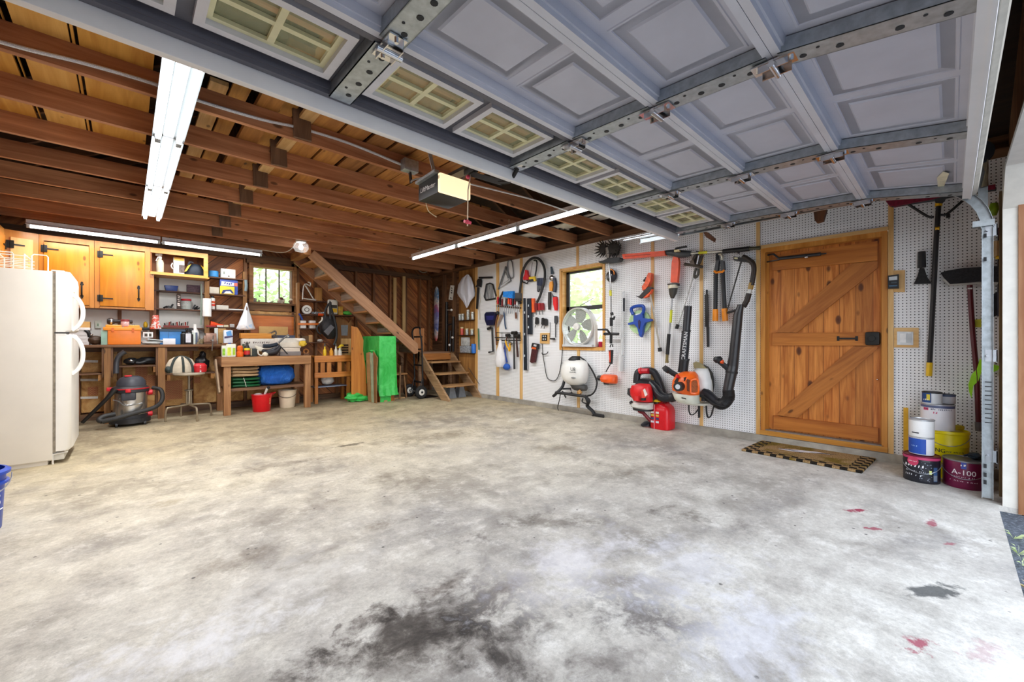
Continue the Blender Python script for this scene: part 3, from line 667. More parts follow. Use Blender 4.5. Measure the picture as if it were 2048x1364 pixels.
for (u, v0, v1) in [(840, 452, 500), (1018, 430, 452)]:
    m = MB(); p = PX(u, v1, 3.42); q = PX(u, v0, 3.42); q.z = 2.57; q.x = p.x; q.y = p.y
    m.tube([p+Vector((-.05, 0, -.02)), (p+q)/2+Vector((0, 0, -.02)), q], .004, 6); m.tube([p+Vector((.05, 0, -.02)), (p+q)/2+Vector((0, 0, -.02))], .004, 6)
    tag(obj('hanging_cord', m, mat('#d9c6a4', .8)), 'thin cord holding up the '+('far' if u < 900 else 'middle')+' right-hand strip light', 'cord')
BLB = thing('bulb_light', 'bare bulb in clear jar fixture above the top of the stairs', 'ceiling light', PY(602, 492, 6.85))
c = PY(602, 494, 6.85); m = MB(); m.lathe([(.05, .10), (.075, .10), (.075, .07), (.03, .06)], c, 20); obj('base', m, mat('#d4d4d0', .4), BLB)
m = MB(); m.lathe([(.04, .07), (.10, .05), (.11, -.02), (.08, -.07), (.01, -.085)], c, 20, cap=False); obj('glass_shade', m, glass('#f4f6f6', .25, .1), BLB)
m = MB(); m.lathe([(.015, .06), (.018, .03), (.035, 0), (.028, -.03), (.005, -.045)], c, 14); obj('bulb', m, emis('#ffffff', 5), BLB)
m = MB(); m.tube([c+Vector((-.05, 0, .09)), PY(580, 500, 6.9), PY(560, 505, 7.05), PY(525, 500, 7.3)], .006, 6, 4); tag(obj('power_cable', m, mat('#d8d3c8', .6)), 'pale cord from the bare bulb fixture to the strip light', 'cord')
# ================================================================ right wall: door, window, fan, tools
def R(u, v, d=.03): return PX(u, v, XR-d)
def K(x0, y0, s, *pts): return [(x0+x*s, y0+y*s) for x, y in pts]
cA = lambda *p: K(950, 530, .08065, *p)
cB = lambda *p: K(955, 640, .08065, *p)
cC = lambda *p: K(1035, 505, .0733, *p)
cD = lambda *p: K(1035, 595, .12465, *p)
cE = lambda *p: K(1100, 700, .10264, *p)
cF = lambda *p: K(1190, 475, .08065, *p)
cG = lambda *p: K(1190, 580, .14675, *p)
cH = lambda *p: K(1245, 540, .132, *p)
cI = lambda *p: K(1235, 480, .1465, *p)
cJ = lambda *p: K(1320, 560, .14663, *p)
cK = lambda *p: K(1400, 500, .1173, *p)
cL = lambda *p: K(1240, 720, .11, *p)
cM = lambda *p: K(1320, 700, .11, *p)
cN = lambda *p: K(1115, 530, .132, *p)
cO = lambda *p: K(1760, 370, .1686, *p)
def tb(pts, r, d=.03, n=8, sm=0, m=None, flat=None):
    m = m or MB(); ds = d if isinstance(d, (list, tuple)) else [d]*len(pts)
    return m.tube([R(u, v, q) for (u, v), q in zip(pts, ds)], r, n, sm, flat=flat)
def pl(poly, d, th, m=None):
    """outline on the wall: back face d off the pegboard, th thick"""
    m = m or MB(); return m.prism([R(u, v, d+th) for u, v in poly], (th, 0, 0))
def wth(name, label, cat, uv, group=None, d=.03): return thing(name, label, cat, R(uv[0], uv[1], d), group)
# ---- plank door
D1 = bpy.data.objects.new('door_1', None); COL.objects.link(D1); D1['kind'] = 'structure'
DX = XR+.075
sy0, sy1 = yw(1758, DX), yw(1543, DX); sz0, sz1 = DZ0+.035, PX(1545, 507, DX).z
t = NT('knotty_cedar'); t.set(.4); a, b = hexc('#a35a1c'), hexc('#dc9448'); g = t.co()
n = t.noise(t.co((22, 22, 1.6)), 1, 6, .6, .9); c = t.ramp(n, [(.32, a), (.66, b)])
sep = t.n('ShaderNodeSeparateXYZ'); t.l(g, sep.inputs[0]); kk = t.math('DIVIDE', sep.outputs['Y'], (sy1-sy0)/7.0)
wn = t.n('ShaderNodeTexWhiteNoise', noise_dimensions='1D'); t.l(t.math('FLOOR', kk), wn.inputs['W'])
c = t.mix(1, c, t.ramp(wn.outputs['Value'], [(0, (.80, .74, .68)), (1, (1.12, 1.05, 1.0))]), 'MULTIPLY')
v = t.n('ShaderNodeTexVoronoi'); v.inputs['Scale'].default_value = 1; t.l(t.co((8, 8, 4)), v.inputs['Vector'])
c = t.mix(t.ramp(v.outputs['Distance'], [(.0, (1, 1, 1)), (.14, (.85, .85, .85)), (.21, (0, 0, 0))]), c, hexc('#4a200a'))
gp = t.ramp(t.math('FRACT', kk), [(0, (1, 1, 1)), (.02, (1, 1, 1)), (.035, (0, 0, 0))]); t.col(t.mix(gp, c, hexc('#5a2d0c'))); t.bump(n, .1, .005)
DOORW = t.m
m = MB(); m.bx(DX, DX+.035, DY0+.03, DY1-.03, DZ0, DZ1-.02); struct('planks', m, DOORW, D1)
RAILW = wood('#9a5318', '#cd8236', 'Y', .35, 1, .4); BRACEW = wood('#8f4e18', '#c47c36', 'Y', .35, 1, .42, None, .15, ('X', .72))
def drail(q, mt, nm='rail'):
    m = MB(); m.prism([PX(u, v, DX-.022) for u, v in q], (.022, 0, 0)); struct(nm, m, mt, D1)
drail([(1544.7, 513), (1755, 482), (1755, 521), (1544.7, 541)], RAILW); drail([(1544.7, 666), (1756, 664), (1756, 691.5), (1544.7, 691)], RAILW); drail([(1547, 831), (1756, 856), (1756, 884), (1547, 857)], RAILW)
drail([(1551, 665), (1594, 665), (1755, 536), (1755, 522), (1703, 527)], BRACEW, 'brace'); drail([(1553, 830), (1594, 836), (1755, 697), (1755, 693), (1706, 693)], BRACEW, 'brace')
JW = wood('#b06c22', '#dd9c48', 'Z', .05, 1, .4)
m = MB(); y0, y1 = DY0, DY1
m.bx(XR-.006, XR+.13, y1-.045, y1-.002, DZ0, DZ1-.03); m.bx(XR-.006, XR+.13, y0+.002, y0+.042, DZ0, DZ1-.03); m.bx(XR-.006, XR+.13, y0+.042, y1-.045, DZ1-.075, DZ1-.03)
m.bx(XR+.055, XR+.075, y1-.065, y1-.045, DZ0, DZ1-.07); m.bx(XR+.055, XR+.075, y0+.042, y0+.055, DZ0, DZ1-.07); struct('jamb', m, JW, D1)
m = MB(); m.bx(XR-.02, XR+.002, y0-.002, y1+.002, DZ1-.03, DZ1+.004); struct('head_casing', m, PINEY, D1)
m = MB(); m.bx(XR-.02, XR+.13, y0, y1, DZ0-.035, DZ0+.012); struct('threshold', m, wood('#a8691f', '#d9a04a', 'Y', 0, 1, .4), D1)
m = MB(); m.bx(XR+.0, XR+.075, y0+.03, y1-.03, DZ0+.012, DZ0+.02); struct('sill_plate', m, mat('#8d8780', .5, .3), D1)
p, q = PX(1676, 677, DX-.03), PX(1713, 677, DX-.03); hd = MB(); hd.bar(p, q, .016, .014, (1, 0, 0)); 
for e_ in (p, q): hd.box(e_+Vector((.012, 0, 0)), (.02, .02, .045), bev=.003)
struct('pull_handle', hd, IRON, D1)
m = MB(); c = PX(1745, 677, DX-.035); m.box(c, (.045, .105, .125), bev=.02); m.cyl(c+Vector((-.022, 0, 0)), c+Vector((-.045, 0, 0)), .024, n=14); struct('deadbolt', m, IRON, D1)
m = MB(); a_, b_ = PX(1558, 517, DX-.05), PX(1642, 508, DX-.05); m.cyl(a_, b_, .017, n=12); m.cyl(b_, b_+(b_-a_)*.12, .007, n=8); m.tube([PX(1536, 510, DX-.02), PX(1547, 508, DX-.06), PX(1561, 519, DX-.05)], .010, 8); m.tube([PX(1533, 524, DX-.02), PX(1560, 519, DX-.05)], .007, 6)
struct('door_closer', m, mat('#3d3f42', .4, .5), D1)
m = MB(); c1, c2 = PX(1610, 514, DX-.05), PX(1616, 513, DX-.05); m.cyl(c1, c2, .0185, n=12); struct('closer_band', m, CHROME, D1)
m = MB(); c = PX(1755, 759, DX); m.ell(c+Vector((-.005, 0, 0)), (.02, .016, .016)); struct('peg', m, CHROME, D1)
# ---- window with fan
WN = bpy.data.objects.new('window_1', None); COL.objects.link(WN); WN['kind'] = 'structure'
m = MB(); cw = .03
m.bx(XR-.015, XR+.005, WY0-cw, WY0+.006, WZ0-cw, WZ1+cw); m.bx(XR-.015, XR+.005, WY1-.006, WY1+cw, WZ0-cw, WZ1+cw); m.bx(XR-.015, XR+.005, WY0, WY1, WZ1-.004, WZ1+cw); m.bx(XR-.02, XR+.005, WY0, WY1, WZ0-cw, WZ0+.004)
struct('casing', m, W_PINE('Z'), WN)
m = MB(); m.bx(XR, XR+.13, WY1-.02, WY1, WZ0, WZ1); m.bx(XR, XR+.13, WY0, WY0+.02, WZ0, WZ1); m.bx(XR, XR+.13, WY0, WY1, WZ1-.02, WZ1); m.bx(XR, XR+.13, WY0, WY1, WZ0, WZ0+.02); struct('reveal', m, W_PINE('X'), WN)
m = MB(); SDK = mat('#2b2a28', .5); zm = PX(1150, 617, XR+.1).z
for (a_, b_, c_, d_) in ((WY1-.075, WY1-.02, WZ0, WZ1), (WY0+.02, WY0+.045, WZ0, WZ1), (WY0, WY1, WZ1-.05, WZ1-.02), (WY0, WY1, WZ0+.02, WZ0+.06), (WY0, WY1, zm-.03, zm+.03)): m.bx(XR+.095, XR+.125, a_, b_, c_, d_)
struct('sash', m, SDK, WN)
m = MB(); m.bx(XR+.108, XR+.112, WY0, WY1, WZ0, WZ1); struct('pane', m, glass('#f4f8f6', .10, .03), WN)
FN = thing('box_fan', 'round white fan on square base standing in the pegboard window', 'fan', (XR+.03, (WY0+WY1)/2+.03, WZ0+.02))
fc = PX(1158, 653.5, XR-.0); FR_ = .5*(PX(1118, 653, XR).z*0+abs(PX(1131, 653, XR).y-PX(1193, 653, XR).y)); FR_ = max(.2, min(.29, FR_))
FG = mat('#dcdad4', .45, 0, .05); fx = XR-.02
ft = (0.0, 0, 0)
m = MB(); m.lathe([(FR_-.012, -.07), (FR_, -.06), (FR_, .05), (FR_-.014, .06), (FR_-.02, .055), (FR_-.012, .045), (FR_-.012, -.055), (FR_-.02, -.07)], (fx+.02, fc.y, fc.z), 40, (-1, 0, 0), cap=False); obj('housing', m, FG, FN)
m = MB(); cx = Vector((fx-.035, fc.y, fc.z))
for i in range(9): m.ring(cx+Vector((-.004, 0, 0)), FR_*(.18+.82*i/8.2), .0016, (1, 0, 0), 36, 4)
for i in range(24):
    a_ = 2*PI*i/24; e0 = Vector((0, math.cos(a_), math.sin(a_))); e1 = Vector((0, math.cos(a_+.35), math.sin(a_+.35))); m.tube([cx+e0*(FR_*.16), cx+(e0+e1)*(FR_*.29)+Vector((-.004, 0, 0)), cx+e1*(FR_*.98)], .0016, 4, 3)
obj('grille', m, mat('#b5b5b0', .4), FN)
for i in range(5):
    a_ = 2*PI*i/5+.5; m = MB(); pts = []
    for s_, w_, tw in ((.06, .03, -.020), (.14, .075, -.026), (FR_*.88, .085, -.018)):
        for sg in (-1, 1): pts.append(Vector((fx+.015+sg*(-tw), fc.y+s_*math.cos(a_)-sg*w_*math.sin(a_), fc.z+s_*math.sin(a_)+sg*w_*math.cos(a_))))
    th = Vector((.004, 0, 0)); r_ = [[pts[k], pts[k+1], pts[k+1]+th, pts[k]+th] for k in (0, 2, 4)]; m.loft(r_); obj('blade', m, mat('#a7aaa4', .45), FN)
m = MB(); m.lathe([(.005, -.02), (.05, -.015), (.056, 0), (.056, .03)], (fx-.042, fc.y, fc.z), 24, (1, 0, 0)); obj('hub_cap', m, mat('#e6e4de', .4), FN)
zb = WZ0+.021; hw_ = FR_*.97
m = MB(); m.bx(fx-.04, fx+.12, fc.y-hw_, fc.y+hw_, zb, zb+.035, .008); m.prism([(fx+.02, fc.y-hw_, zb+.03), (fx+.02, fc.y+hw_, zb+.03), (fx+.02, fc.y+hw_, zb+.17), (fx+.02, fc.y+FR_*.6, zb+.06), (fx+.02, fc.y-FR_*.6, zb+.06), (fx+.02, fc.y-hw_-.01, zb+.24)], (.03, 0, 0)); obj('stand', m, mat('#cfd1d2', .45), FN)
m = MB(); m.bx(fx+.0, fx+.07, fc.y-hw_-.03, fc.y-hw_, zb, fc.z+.02, .006); m.bx(fx+.0, fx+.07, fc.y+hw_-.005, fc.y+hw_+.015, zb, fc.z+.02, .006); obj('yoke_arm', m, FG, FN)
m = MB(); p = PX(1201, 697, XR+.05); m.lathe([(.038, 0), (.042, .01), (.045, .075), (.04, .08)], (XR+.055, WY0+.075, WZ0+.021), 16); tag(obj('tumbler', m, mat('#b5123f', .3)), 'small crimson cup on the window sill beside the fan', 'cup')

# ---- sprayers, trimmers and tools
PLB = mat('#202022', .5, 0, .15); MET = mat('#9aa0a6', .35, .85)
# black caulking gun-like square
T = wth('steel_square', 'black metal angle with long downward arm at the far end of the pegboard', 'square', (962, 585))
obj('short_arm', pl(cA((88, 292), (425, 285), (425, 330), (90, 338)), .03, .012), PLB, T); obj('long_arm', pl(cA((50, 550), (100, 550), (60, 1085), (20, 1085)), .03, .012), PLB, T)
obj('knuckle', pl(cA((70, 340), (140, 345), (150, 410), (130, 550), (95, 530), (10, 545), (45, 480), (40, 400)), .02, .03), PLB, T)
# wire outlines
def frame_item(name, label, cat, poly, r, mt, d=.03, inner=(), imat=None, group=None):
    T = wth(name, label, cat, poly[0], group, d); obj('outline', tb(poly+[poly[0]], r, d), mt, T)
    if inner:
        m = MB()
        for a in inner: tb(a, r*.45, d, 5, m=m)
        obj('wires', m, imat or MET, T)
    return T
frame_item('plaster_screen', 'black framed wire screen hung left of the metal set square', 'screen', cA((285, 480), (370, 450), (440, 480), (520, 760), (500, 830), (270, 870), (230, 790)), .014, PLB, .03,
           [cA((300+k*28, 490), (260+k*38, 850)) for k in range(6)], mat('#6d7073', .4, .5))
frame_item('speed_square', 'grey metal triangular set square under the pegboard top', 'set square', cA((760, 40), (890, 390), (580, 600)), .014, mat('#7d8185', .4, .8), .025, [cA((760, 160), (830, 370), (660, 490), (760, 160))])
T = wth('file_holder', 'long narrow grey metal loop beside the triangular set square', 'holder', (1020, 520)); obj('loop', tb([(1016, 556), (1015, 528), (1018, 521), (1022, 521), (1025, 528), (1026.5, 553), (1021, 556), (1016, 554)], .010, .025, sm=3), mat('#85898c', .4, .8), T)
T = wth('dust_pan_scoop', 'dark blue plastic scoop under the black wire screen', 'scoop', (978, 640))
obj('bowl', pl(cA((230, 1230), (270, 1170), (460, 1160), (500, 1220), (470, 1364), (440, 1490), (290, 1500), (240, 1364)), .03, .06), mat('#171c3d', .35), T); obj('front_panel', pl(cA((270, 1260), (470, 1255), (445, 1360), (290, 1370)), .09, .004), mat('#2a2d6a', .35), T)
T = wth('hex_crank', 'black steel crank bar bent at both ends below the blue scoop', 'crank', (985, 680)); obj('bar', tb(cB((270, 215), (360, 190), (385, 780), (280, 800)), .017, .04), PLB, T); obj('grip', tb(cB((255, 220), (330, 195)), .026, .04), PLB, T)
m = tb(cB((20, 210), (35, 740)), .013, .03); tag(obj('garden_stake', m, mat('#3e6b4c', .5)), 'thin green stake on the pegboard beside the jar shelves', 'stake')
m = tb([(958, 582), (961, 600), (958.5, 612), (960, 640)], .006, .02, sm=3); tag(obj('string', m, mat('#cfc6b4', .8)), 'pale string hanging under the black metal angle', 'string')
# upper rack of drivers
rk = wth('tool_rack', 'upper crowded tool rack with red and black handles left of the yellow levels', 'tool rack', (1018, 607), None, .05)
obj('rail', tb([(994, 603), (1042, 606)], .016, .03), IRON, rk); obj('lower_rail', tb([(994, 612), (1042, 616)], .014, .02), mat('#5c3a22', .6), rk)
cl = [RED, PLB, mat('#7b1a1e', .4), mat('#d9d7d2', .4), PLB, ORANGE]
for k in range(11):
    u = 996+k*4.3; zt = 594+(k*7) % 5; m = MB(); tb([(u, zt), (u-.3, zt+14)], [.017, .02], .05, 8, m=m); T = thing('screwdriver', 'screwdriver %s in the upper tool rack' % ['at the far end', 'second from the far end', 'third from the far end', 'fourth from the far end', 'fifth from the far end', 'in the middle', 'sixth from the near end', 'fourth from the near end', 'third from the near end', 'second from the near end', 'at the near end'][k], 'screwdriver', R(u, zt+14, .05), 'drivers in the upper rack')
    obj('handle', m, cl[k % 6], T); m = MB(); tb([(u-.3, zt+13), (u-.8, zt+29+(k*5) % 7)], .007, .05, 6, m=m); obj('shaft', m, MET, T)
T = wth('scrub_brush', 'bright blue brush head lying over the upper tool rack', 'brush', (1015, 590), None, .07); obj('bristles', pl(cA((700, 660), (940, 645), (930, 830), (690, 790)), .065, .05), mat('#1f86e0', .7, 0, .3, 40, .4), T); obj('handle', tb(cA((700, 660), (600, 880)), .018, .07), PLB, T)
T = wth('tool_clip_tray', 'black and clear clip tray at the near end of the upper rack', 'tray', (1035, 592), None, .04); obj('tray', pl(cA((990, 690), (1110, 690), (1110, 880), (985, 890)), .03, .05), mat('#4d4a48', .4), T); obj('lip', pl(cA((985, 830), (1125, 830), (1125, 895), (985, 895)), .08, .02), PLB, T)
m = tb(cA((715, 1150), (730, 1300), (745, 1490), (770, 1590)), .012, .035, sm=3); tag(obj('hook_tool', m, mat('#16395e', .4)), 'dark blue hook hanging under the upper tool rack', 'hook')
m = tb(cA((1010, 1180), (1020, 1330)), .017, .035); tag(obj('wood_file', m, mat('#6b3f22', .6)), 'short brown handled file hanging under the near end of upper rack', 'file')
m = pl(cA((640, 1220), (700, 1240), (560, 1560), (545, 1480)), .02, .004); tag(obj('trowel', m, mat('#b9a59c', .4, .6)), 'pale pointed blade hanging under the far end of upper rack', 'blade')
T = wth('handled_mallet', 'round black ball-headed tool at the far end of the upper rack', 'mallet', (995, 625), None, .05); m = MB(); m.ell(R(995, 626, .05), (.07, .07, .07)); obj('head', m, PLB, T); obj('handle', tb([(996, 628), (991, 650), (993, 690)], .012, .04, sm=3), mat('#7a4a2a', .6), T)
# lower rack
rk = wth('hook_rack', 'lower wire hook rack holding hammers and a white bag', 'rack', (1017, 675), None, .05)
m = MB(); tb([(992, 665), (1041, 665.5)], .005, .02, 6, m=m); tb([(990, 675), (1041, 676)], .009, .05, 6, m=m); tb([(992, 681), (1041, 681)], .009, .06, 6, m=m)
for u in (993, 1004, 1016, 1028, 1040): tb([(u, 665), (u, 681)], .005, [.02, .06], 5, m=m)
obj('wires', m, mat('#3b3a38', .5, .5), rk)
T = wth('plastic_bag', 'small white plastic bag hanging from the lower hook rack', 'bag', (1000, 735), None, .09)
m = MB(); rings = []
for (v, hw_, dp) in ((680, 1.2, .02), (690, 3.5, .035), (702, 6.2, .06), (716, 8.2, .075), (728, 8.6, .075), (734, 6, .05)):
    ring = []
    for k in range(16):
        a_ = 2*PI*k/16; p = R(1000.5+hw_*math.cos(a_)*(1+.06*math.sin(3*a_+v)), v, .10); p.x += dp*math.sin(a_)*(1+.1*math.sin(5*a_+v)); ring.append(p)
    rings.append(ring)
m.loft(rings); obj('bag', m, mat('#e9e8ea', .45, 0, .05, 12, .3), T)
T = wth('dish_brush', 'bright blue long handled brush hanging in the lower rack', 'brush', (1010, 735), None, .06); obj('handle', tb(cB((680, 570), (690, 850), (730, 1050)), [.011, .014, .018], .06, sm=3), mat('#1b3f8f', .4), T)
m = MB(); c = R(*cB((720, 1160))[0], .06); m.ell(c, (.10, .17, .12)); obj('head', m, mat('#2059b5', .6, 0, .2, 50, .4), T)
T = wth('ratchet_strap', 'yellow strap bundle hanging in the lower hook rack', 'strap', (1018, 690), None, .06); obj('strap', tb(cB((700, 500), (720, 620), (770, 700), (790, 770), (810, 690), (800, 600), (830, 580)), .018, .06, 8, 3, flat=.6), mat('#f0b21c', .6), T); obj('buckle', tb(cB((770, 500), (800, 560), (850, 600)), .02, .05), mat('#6d6b62', .4, .6), T)
def hammer(label, head, h0, h1, r0, r1, mt, hs):
    T = wth('hammer', label, 'hammer', h1, 'hammers in the lower rack', .05); obj('handle', tb([h0, h1], [r0, r1], .055), mt, T); m = MB(); c = R(head[0], head[1], .055); m.box(c, (.05, hs, .055), bev=.012); m.cyl(c+Vector((0, -hs/2, 0)), c+Vector((0, -hs/2-.02, 0)), .03, n=12); obj('head', m, mat('#2a2725', .5, .4), T)
hammer('black steel-handled hammer, middle one in the lower rack', cB((900, 320))[0], cB((900, 330))[0], cB((915, 1220))[0], .011, .018, PLB, .10)
hammer('brown wood-handled hammer at the near end of the lower rack', cB((965, 395))[0], cB((960, 400))[0], cB((1000, 920))[0], .013, .02, mat('#3d1f18', .5), .09)
hammer('small dark hammer at far side of the lower rack', cB((740, 380))[0], cB((740, 390))[0], cB((660, 720))[0], .010, .015, mat('#5a2c1a', .5), .07)
# hose loop and saws
T = wth('vacuum_hose', 'thick black hose arched over the two saws near the window', 'hose', (1065, 513), None, .06)
obj('hose', tb(cC((60, 1130), (85, 900), (130, 560), (230, 320), (360, 185), (480, 145), (590, 180), (690, 310), (745, 500), (740, 720), (690, 950), (610, 1200), (530, 1364)), .021, .06, 10, 4), mat('#2a2a2a', .55, 0, .2, 60, .3), T)
obj('inner_tail', tb(cC((450, 215), (510, 220), (530, 300), (510, 480), (480, 650)), .012, .045, 8, 4), PLB, T)
T = wth('hand_saw', 'red handled saw inside the black hose arch', 'saw', (1050, 545), None, .03); obj('grip', pl(cC((205, 470), (255, 480), (265, 590), (300, 650), (290, 740), (160, 750), (150, 690), (190, 600)), .02, .04), RED, T)
obj('knuckle_guard', tb(cC((130, 750), (140, 800), (260, 850), (300, 780), (240, 750)), .012, .035), PLB, T)
T = wth('coping_saw', 'yellow handled bow saw inside the black hose arch', 'saw', (1062, 555), None, .03); obj('handle', pl(cC((300, 670), (460, 650), (490, 770), (440, 780), (430, 720), (310, 730)), .02, .03), mat('#e8c21f', .4), T); obj('blade', tb(cC((410, 270), (370, 480), (360, 660)), .004, .03), DSTEEL, T); obj('grip', pl(cC((310, 745), (430, 725), (430, 780), (310, 800)), .02, .03), PLB, T)
T = wth('spring_clamp', 'navy handled spring clamp group hung right of the coping saw', 'clamp', (1078, 565), None, .03)
for k in range(4): obj('handle', pl(cC((525+k*46, 700), (560+k*46, 695), (560+k*46, 905), (525+k*46, 900)), .02+.008*k, .03), mat('#1c2748', .4), T)
obj('jaw', pl(cC((530, 910), (650, 905), (640, 1070), (600, 980), (560, 1080), (530, 1060)), .02, .02), DSTEEL, T)
T = wth('pruning_shears', 'shears with orange and navy grips left of the window', 'shears', (1104, 560), None, .03)
obj('orange_grip', pl(cC((880, 800), (950, 780), (960, 930), (930, 1050), (870, 1050), (860, 900)), .02, .035), mat('#ef9b22', .4), T); obj('navy_grip', pl(cC((960, 690), (1010, 690), (1040, 860), (1020, 1085), (970, 1080), (985, 870)), .02, .035), mat('#1d2b44', .4), T)
obj('blade', pl(cC((895, 385), (930, 385), (975, 580), (905, 590)), .02, .012), mat('#2b3a44', .4, .5), T); m = MB(); m.ell(R(*cC((930, 690))[0], .035), (.04, .09, .09)); obj('pivot', m, CHROME, T)
T = wth('utility_knife', 'black long knife with maroon tip hung under the shears', 'knife', (1098, 600), None, .03); obj('grip', pl(cC((835, 1080), (890, 1080), (885, 1364), (870, 1560), (835, 1560), (825, 1364)), .02, .03), mat('#2f2b28', .5), T)
T = wth('tin_snips', 'bright red handled snips left of the window frame', 'snips', (1110, 605), None, .03); obj('grip', pl(cC((960, 1225), (1055, 1210), (1065, 1400), (1060, 1580), (1010, 1580), (970, 1400)), .02, .035), mat('#e3171d', .4), T); obj('jaws', pl(cC((940, 1120), (970, 1180), (1050, 1190), (1040, 1225), (960, 1225)), .02, .015), DSTEEL, T)
for nm, lb, pts in (('spirit_level', 'longer black spirit level, full height of the batten', ((92, 10), (125, 10), (150, 1165), (98, 1165))), ('spirit_level', 'shorter black spirit level beside the longer one', ((155, 15), (218, 10), (222, 590), (162, 590)))):
    T = wth(nm, lb, 'level', cD(pts[3])[0], 'spirit levels', .02); obj('body', pl(cD(*pts), .015, .03), mat('#1b2430', .4), T)
    u0, v0 = cD(pts[0])[0]; u3, v3 = cD(pts[3])[0]; m = MB()
    for f in (.2, .5, .8): pl([(u0+1.5, v0+(v3-v0)*f-2.2), (u0+3.4, v0+(v3-v0)*f-2.2), (u0+3.4, v0+(v3-v0)*f+2.2), (u0+1.5, v0+(v3-v0)*f+2.2)], .045, .003, m)
    o = obj('vial_window', m, mat('#c9d2d6', .2), T)
m = pl(cD((128, 12), (150, 12), (158, 1160), (150, 1160)), .015, .02); tag(obj('straight_edge', m, mat('#c9cbcc', .35, .7)), 'long silver straight edge between the two black levels', 'ruler')
# pliers rows
for k, (x, c_, ht) in enumerate(((245, '#f0622a', 220), (290, '#7d1b1f', 110), (345, '#a3181f', 110), (392, '#8f1820', 105))):
    T = wth('pliers', ['orange handled pliers beside the shorter level', 'dark maroon handled pliers next to the orange ones', 'red handled pliers in the middle of the row', 'crimson handled pliers at the near end of the row'][k], 'pliers', cD((x, 200))[0], 'pliers row', .03)
    y0 = 15 if k == 0 else 92; m = pl(cD((x-22, y0), (x+18, y0-4), (x+26, y0+ht), (x-16, y0+ht+5)), .02, .03); obj('handle', m, mat(c_, .4), T); obj('jaw', tb(cD((x+5, y0+ht), (x+14, y0+ht+75)), .006, .03), DSTEEL, T)
for k, (x, y) in enumerate(((300, 315), (400, 325), (445, 335))):
    T = wth('hand_shears', ['black pointed snips, far one under the red pliers', 'black snips in the middle under the red pliers', 'black snips, near one under the red pliers'][k], 'snips', cD((x, y+100))[0], 'black snips', .03)
    obj('grip', pl(cD((x-14, y+5), (x+4, y), (x+20, y+15), (x+22, y+100), (x, y+120), (x-22, y+105)), .02, .03), PLB, T); obj('jaw', tb(cD((x, y+110), (x-20, y+165)), .006, .03), DSTEEL, T)
T = wth('chisel_brush', 'grey metal wire brush hung right of the black snips', 'brush', cD((610, 300))[0], None, .03); obj('head', pl(cD((590, 295), (632, 295), (634, 400), (612, 435), (588, 400)), .02, .02), mat('#4a4e52', .4, .4), T); obj('shaft', tb(cD((612, 430), (612, 640)), .009, .03), DSTEEL, T)
m = tb(cD((525, 400), (522, 640)), .004, .02, 6); tag(obj('thin_rod', m, DSTEEL), 'thin metal rod hung between the snips and the wire brush', 'rod')
m = pl(cD((518, 650), (585, 650), (585, 680), (520, 672)), .02, .03); tag(obj('allen_key_set', m, PLB), 'small black key holder right of the socket on the pegboard', 'key holder')
# socket with pine frame and hanging wire
T = wth('wall_outlet', 'black outlet in a square pine frame left of the fan window', 'outlet', cD((430, 740))[0], None, .01)
obj('frame', pl(cD((362, 572), (508, 568), (503, 742), (358, 735)), .0, .02), PINEY, T); obj('plate', pl(cD((390, 600), (468, 598), (466, 695), (388, 695)), .02, .012), IRON, T)
m = MB()
for x in (412, 445):
    for y in (622, 668): pl(cD((x-9, y-12), (x+9, y-12), (x+9, y+12), (x-9, y+12)), .032, .004, m)
obj('socket', m, mat('#c8c9c4', .4), T)
m = tb(cD((395, 740), (405, 900), (430, 1060), (470, 1270), (540, 1330), (620, 1320), (680, 1180), (712, 950), (722, 800)), .006, .02, 6, 4); tag(obj('extension_wire', m, mat('#3a3936', .6)), 'thin dark wire looping down from the pine framed outlet', 'wire')
m = MB(); tb(cD((390, 885), (400, 915), (470, 905), (490, 870)), .007, .03, 6, m=m); tag(obj('peg_hook', m, mat('#4a4846', .5, .5)), 'small bent metal hook below the pine framed outlet', 'hook')
T = wth('glove_tool', 'black and red caulk tool hung below the far side of the outlet', 'tool', cD((240, 1050))[0], None, .03)
obj('handle', pl(cD((235, 728), (325, 745), (320, 830), (215, 805)), .02, .045), PLB, T); obj('grip_opening', pl(cD((262, 750), (305, 758), (300, 790), (256, 780)), .066, .004), mat('#cfd0d2', .4), T)
obj('label_band', pl(cD((232, 790), (300, 805), (292, 835), (225, 820)), .066, .006), mat('#e0622a', .5), T); obj('body', pl(cD((228, 825), (308, 840), (270, 1040), (225, 1055), (198, 1030)), .02, .04), mat('#4a1d22', .5, 0, .5, 40), T)

# ---- backpack sprayer
def blob(rings_px, d, wall_d, n=24, sq=2.4, m=None):
    """closed body on the wall from (u0,u1,v,depth) rows; super-elliptic sections"""
    m = m or MB(); rings = []
    for (u0, u1, v, dp) in rings_px:
        a, b = R(u0, v, d), R(u1, v, d); c = (a+b)/2; hw = (a.y-b.y)/2; ring = []
        for k in range(n):
            t_ = 2*PI*k/n; cs, sn = math.cos(t_), math.sin(t_)
            ring.append(Vector((XR-wall_d-dp/2-dp/2*math.copysign(abs(sn)**(2/sq), sn), c.y+hw*math.copysign(abs(cs)**(2/sq), cs), c.z)))
        rings.append(ring)
    return m.loft(rings)
def eR(rows): return [tuple([1100+a*.10264, 1100+b*.10264, 700+v*.10264, dp]) for a, b, v, dp in rows]
T = wth('backpack_sprayer', 'white backpack sprayer tank with black straps hung below the window', 'sprayer', (1150, 800), None, .1)
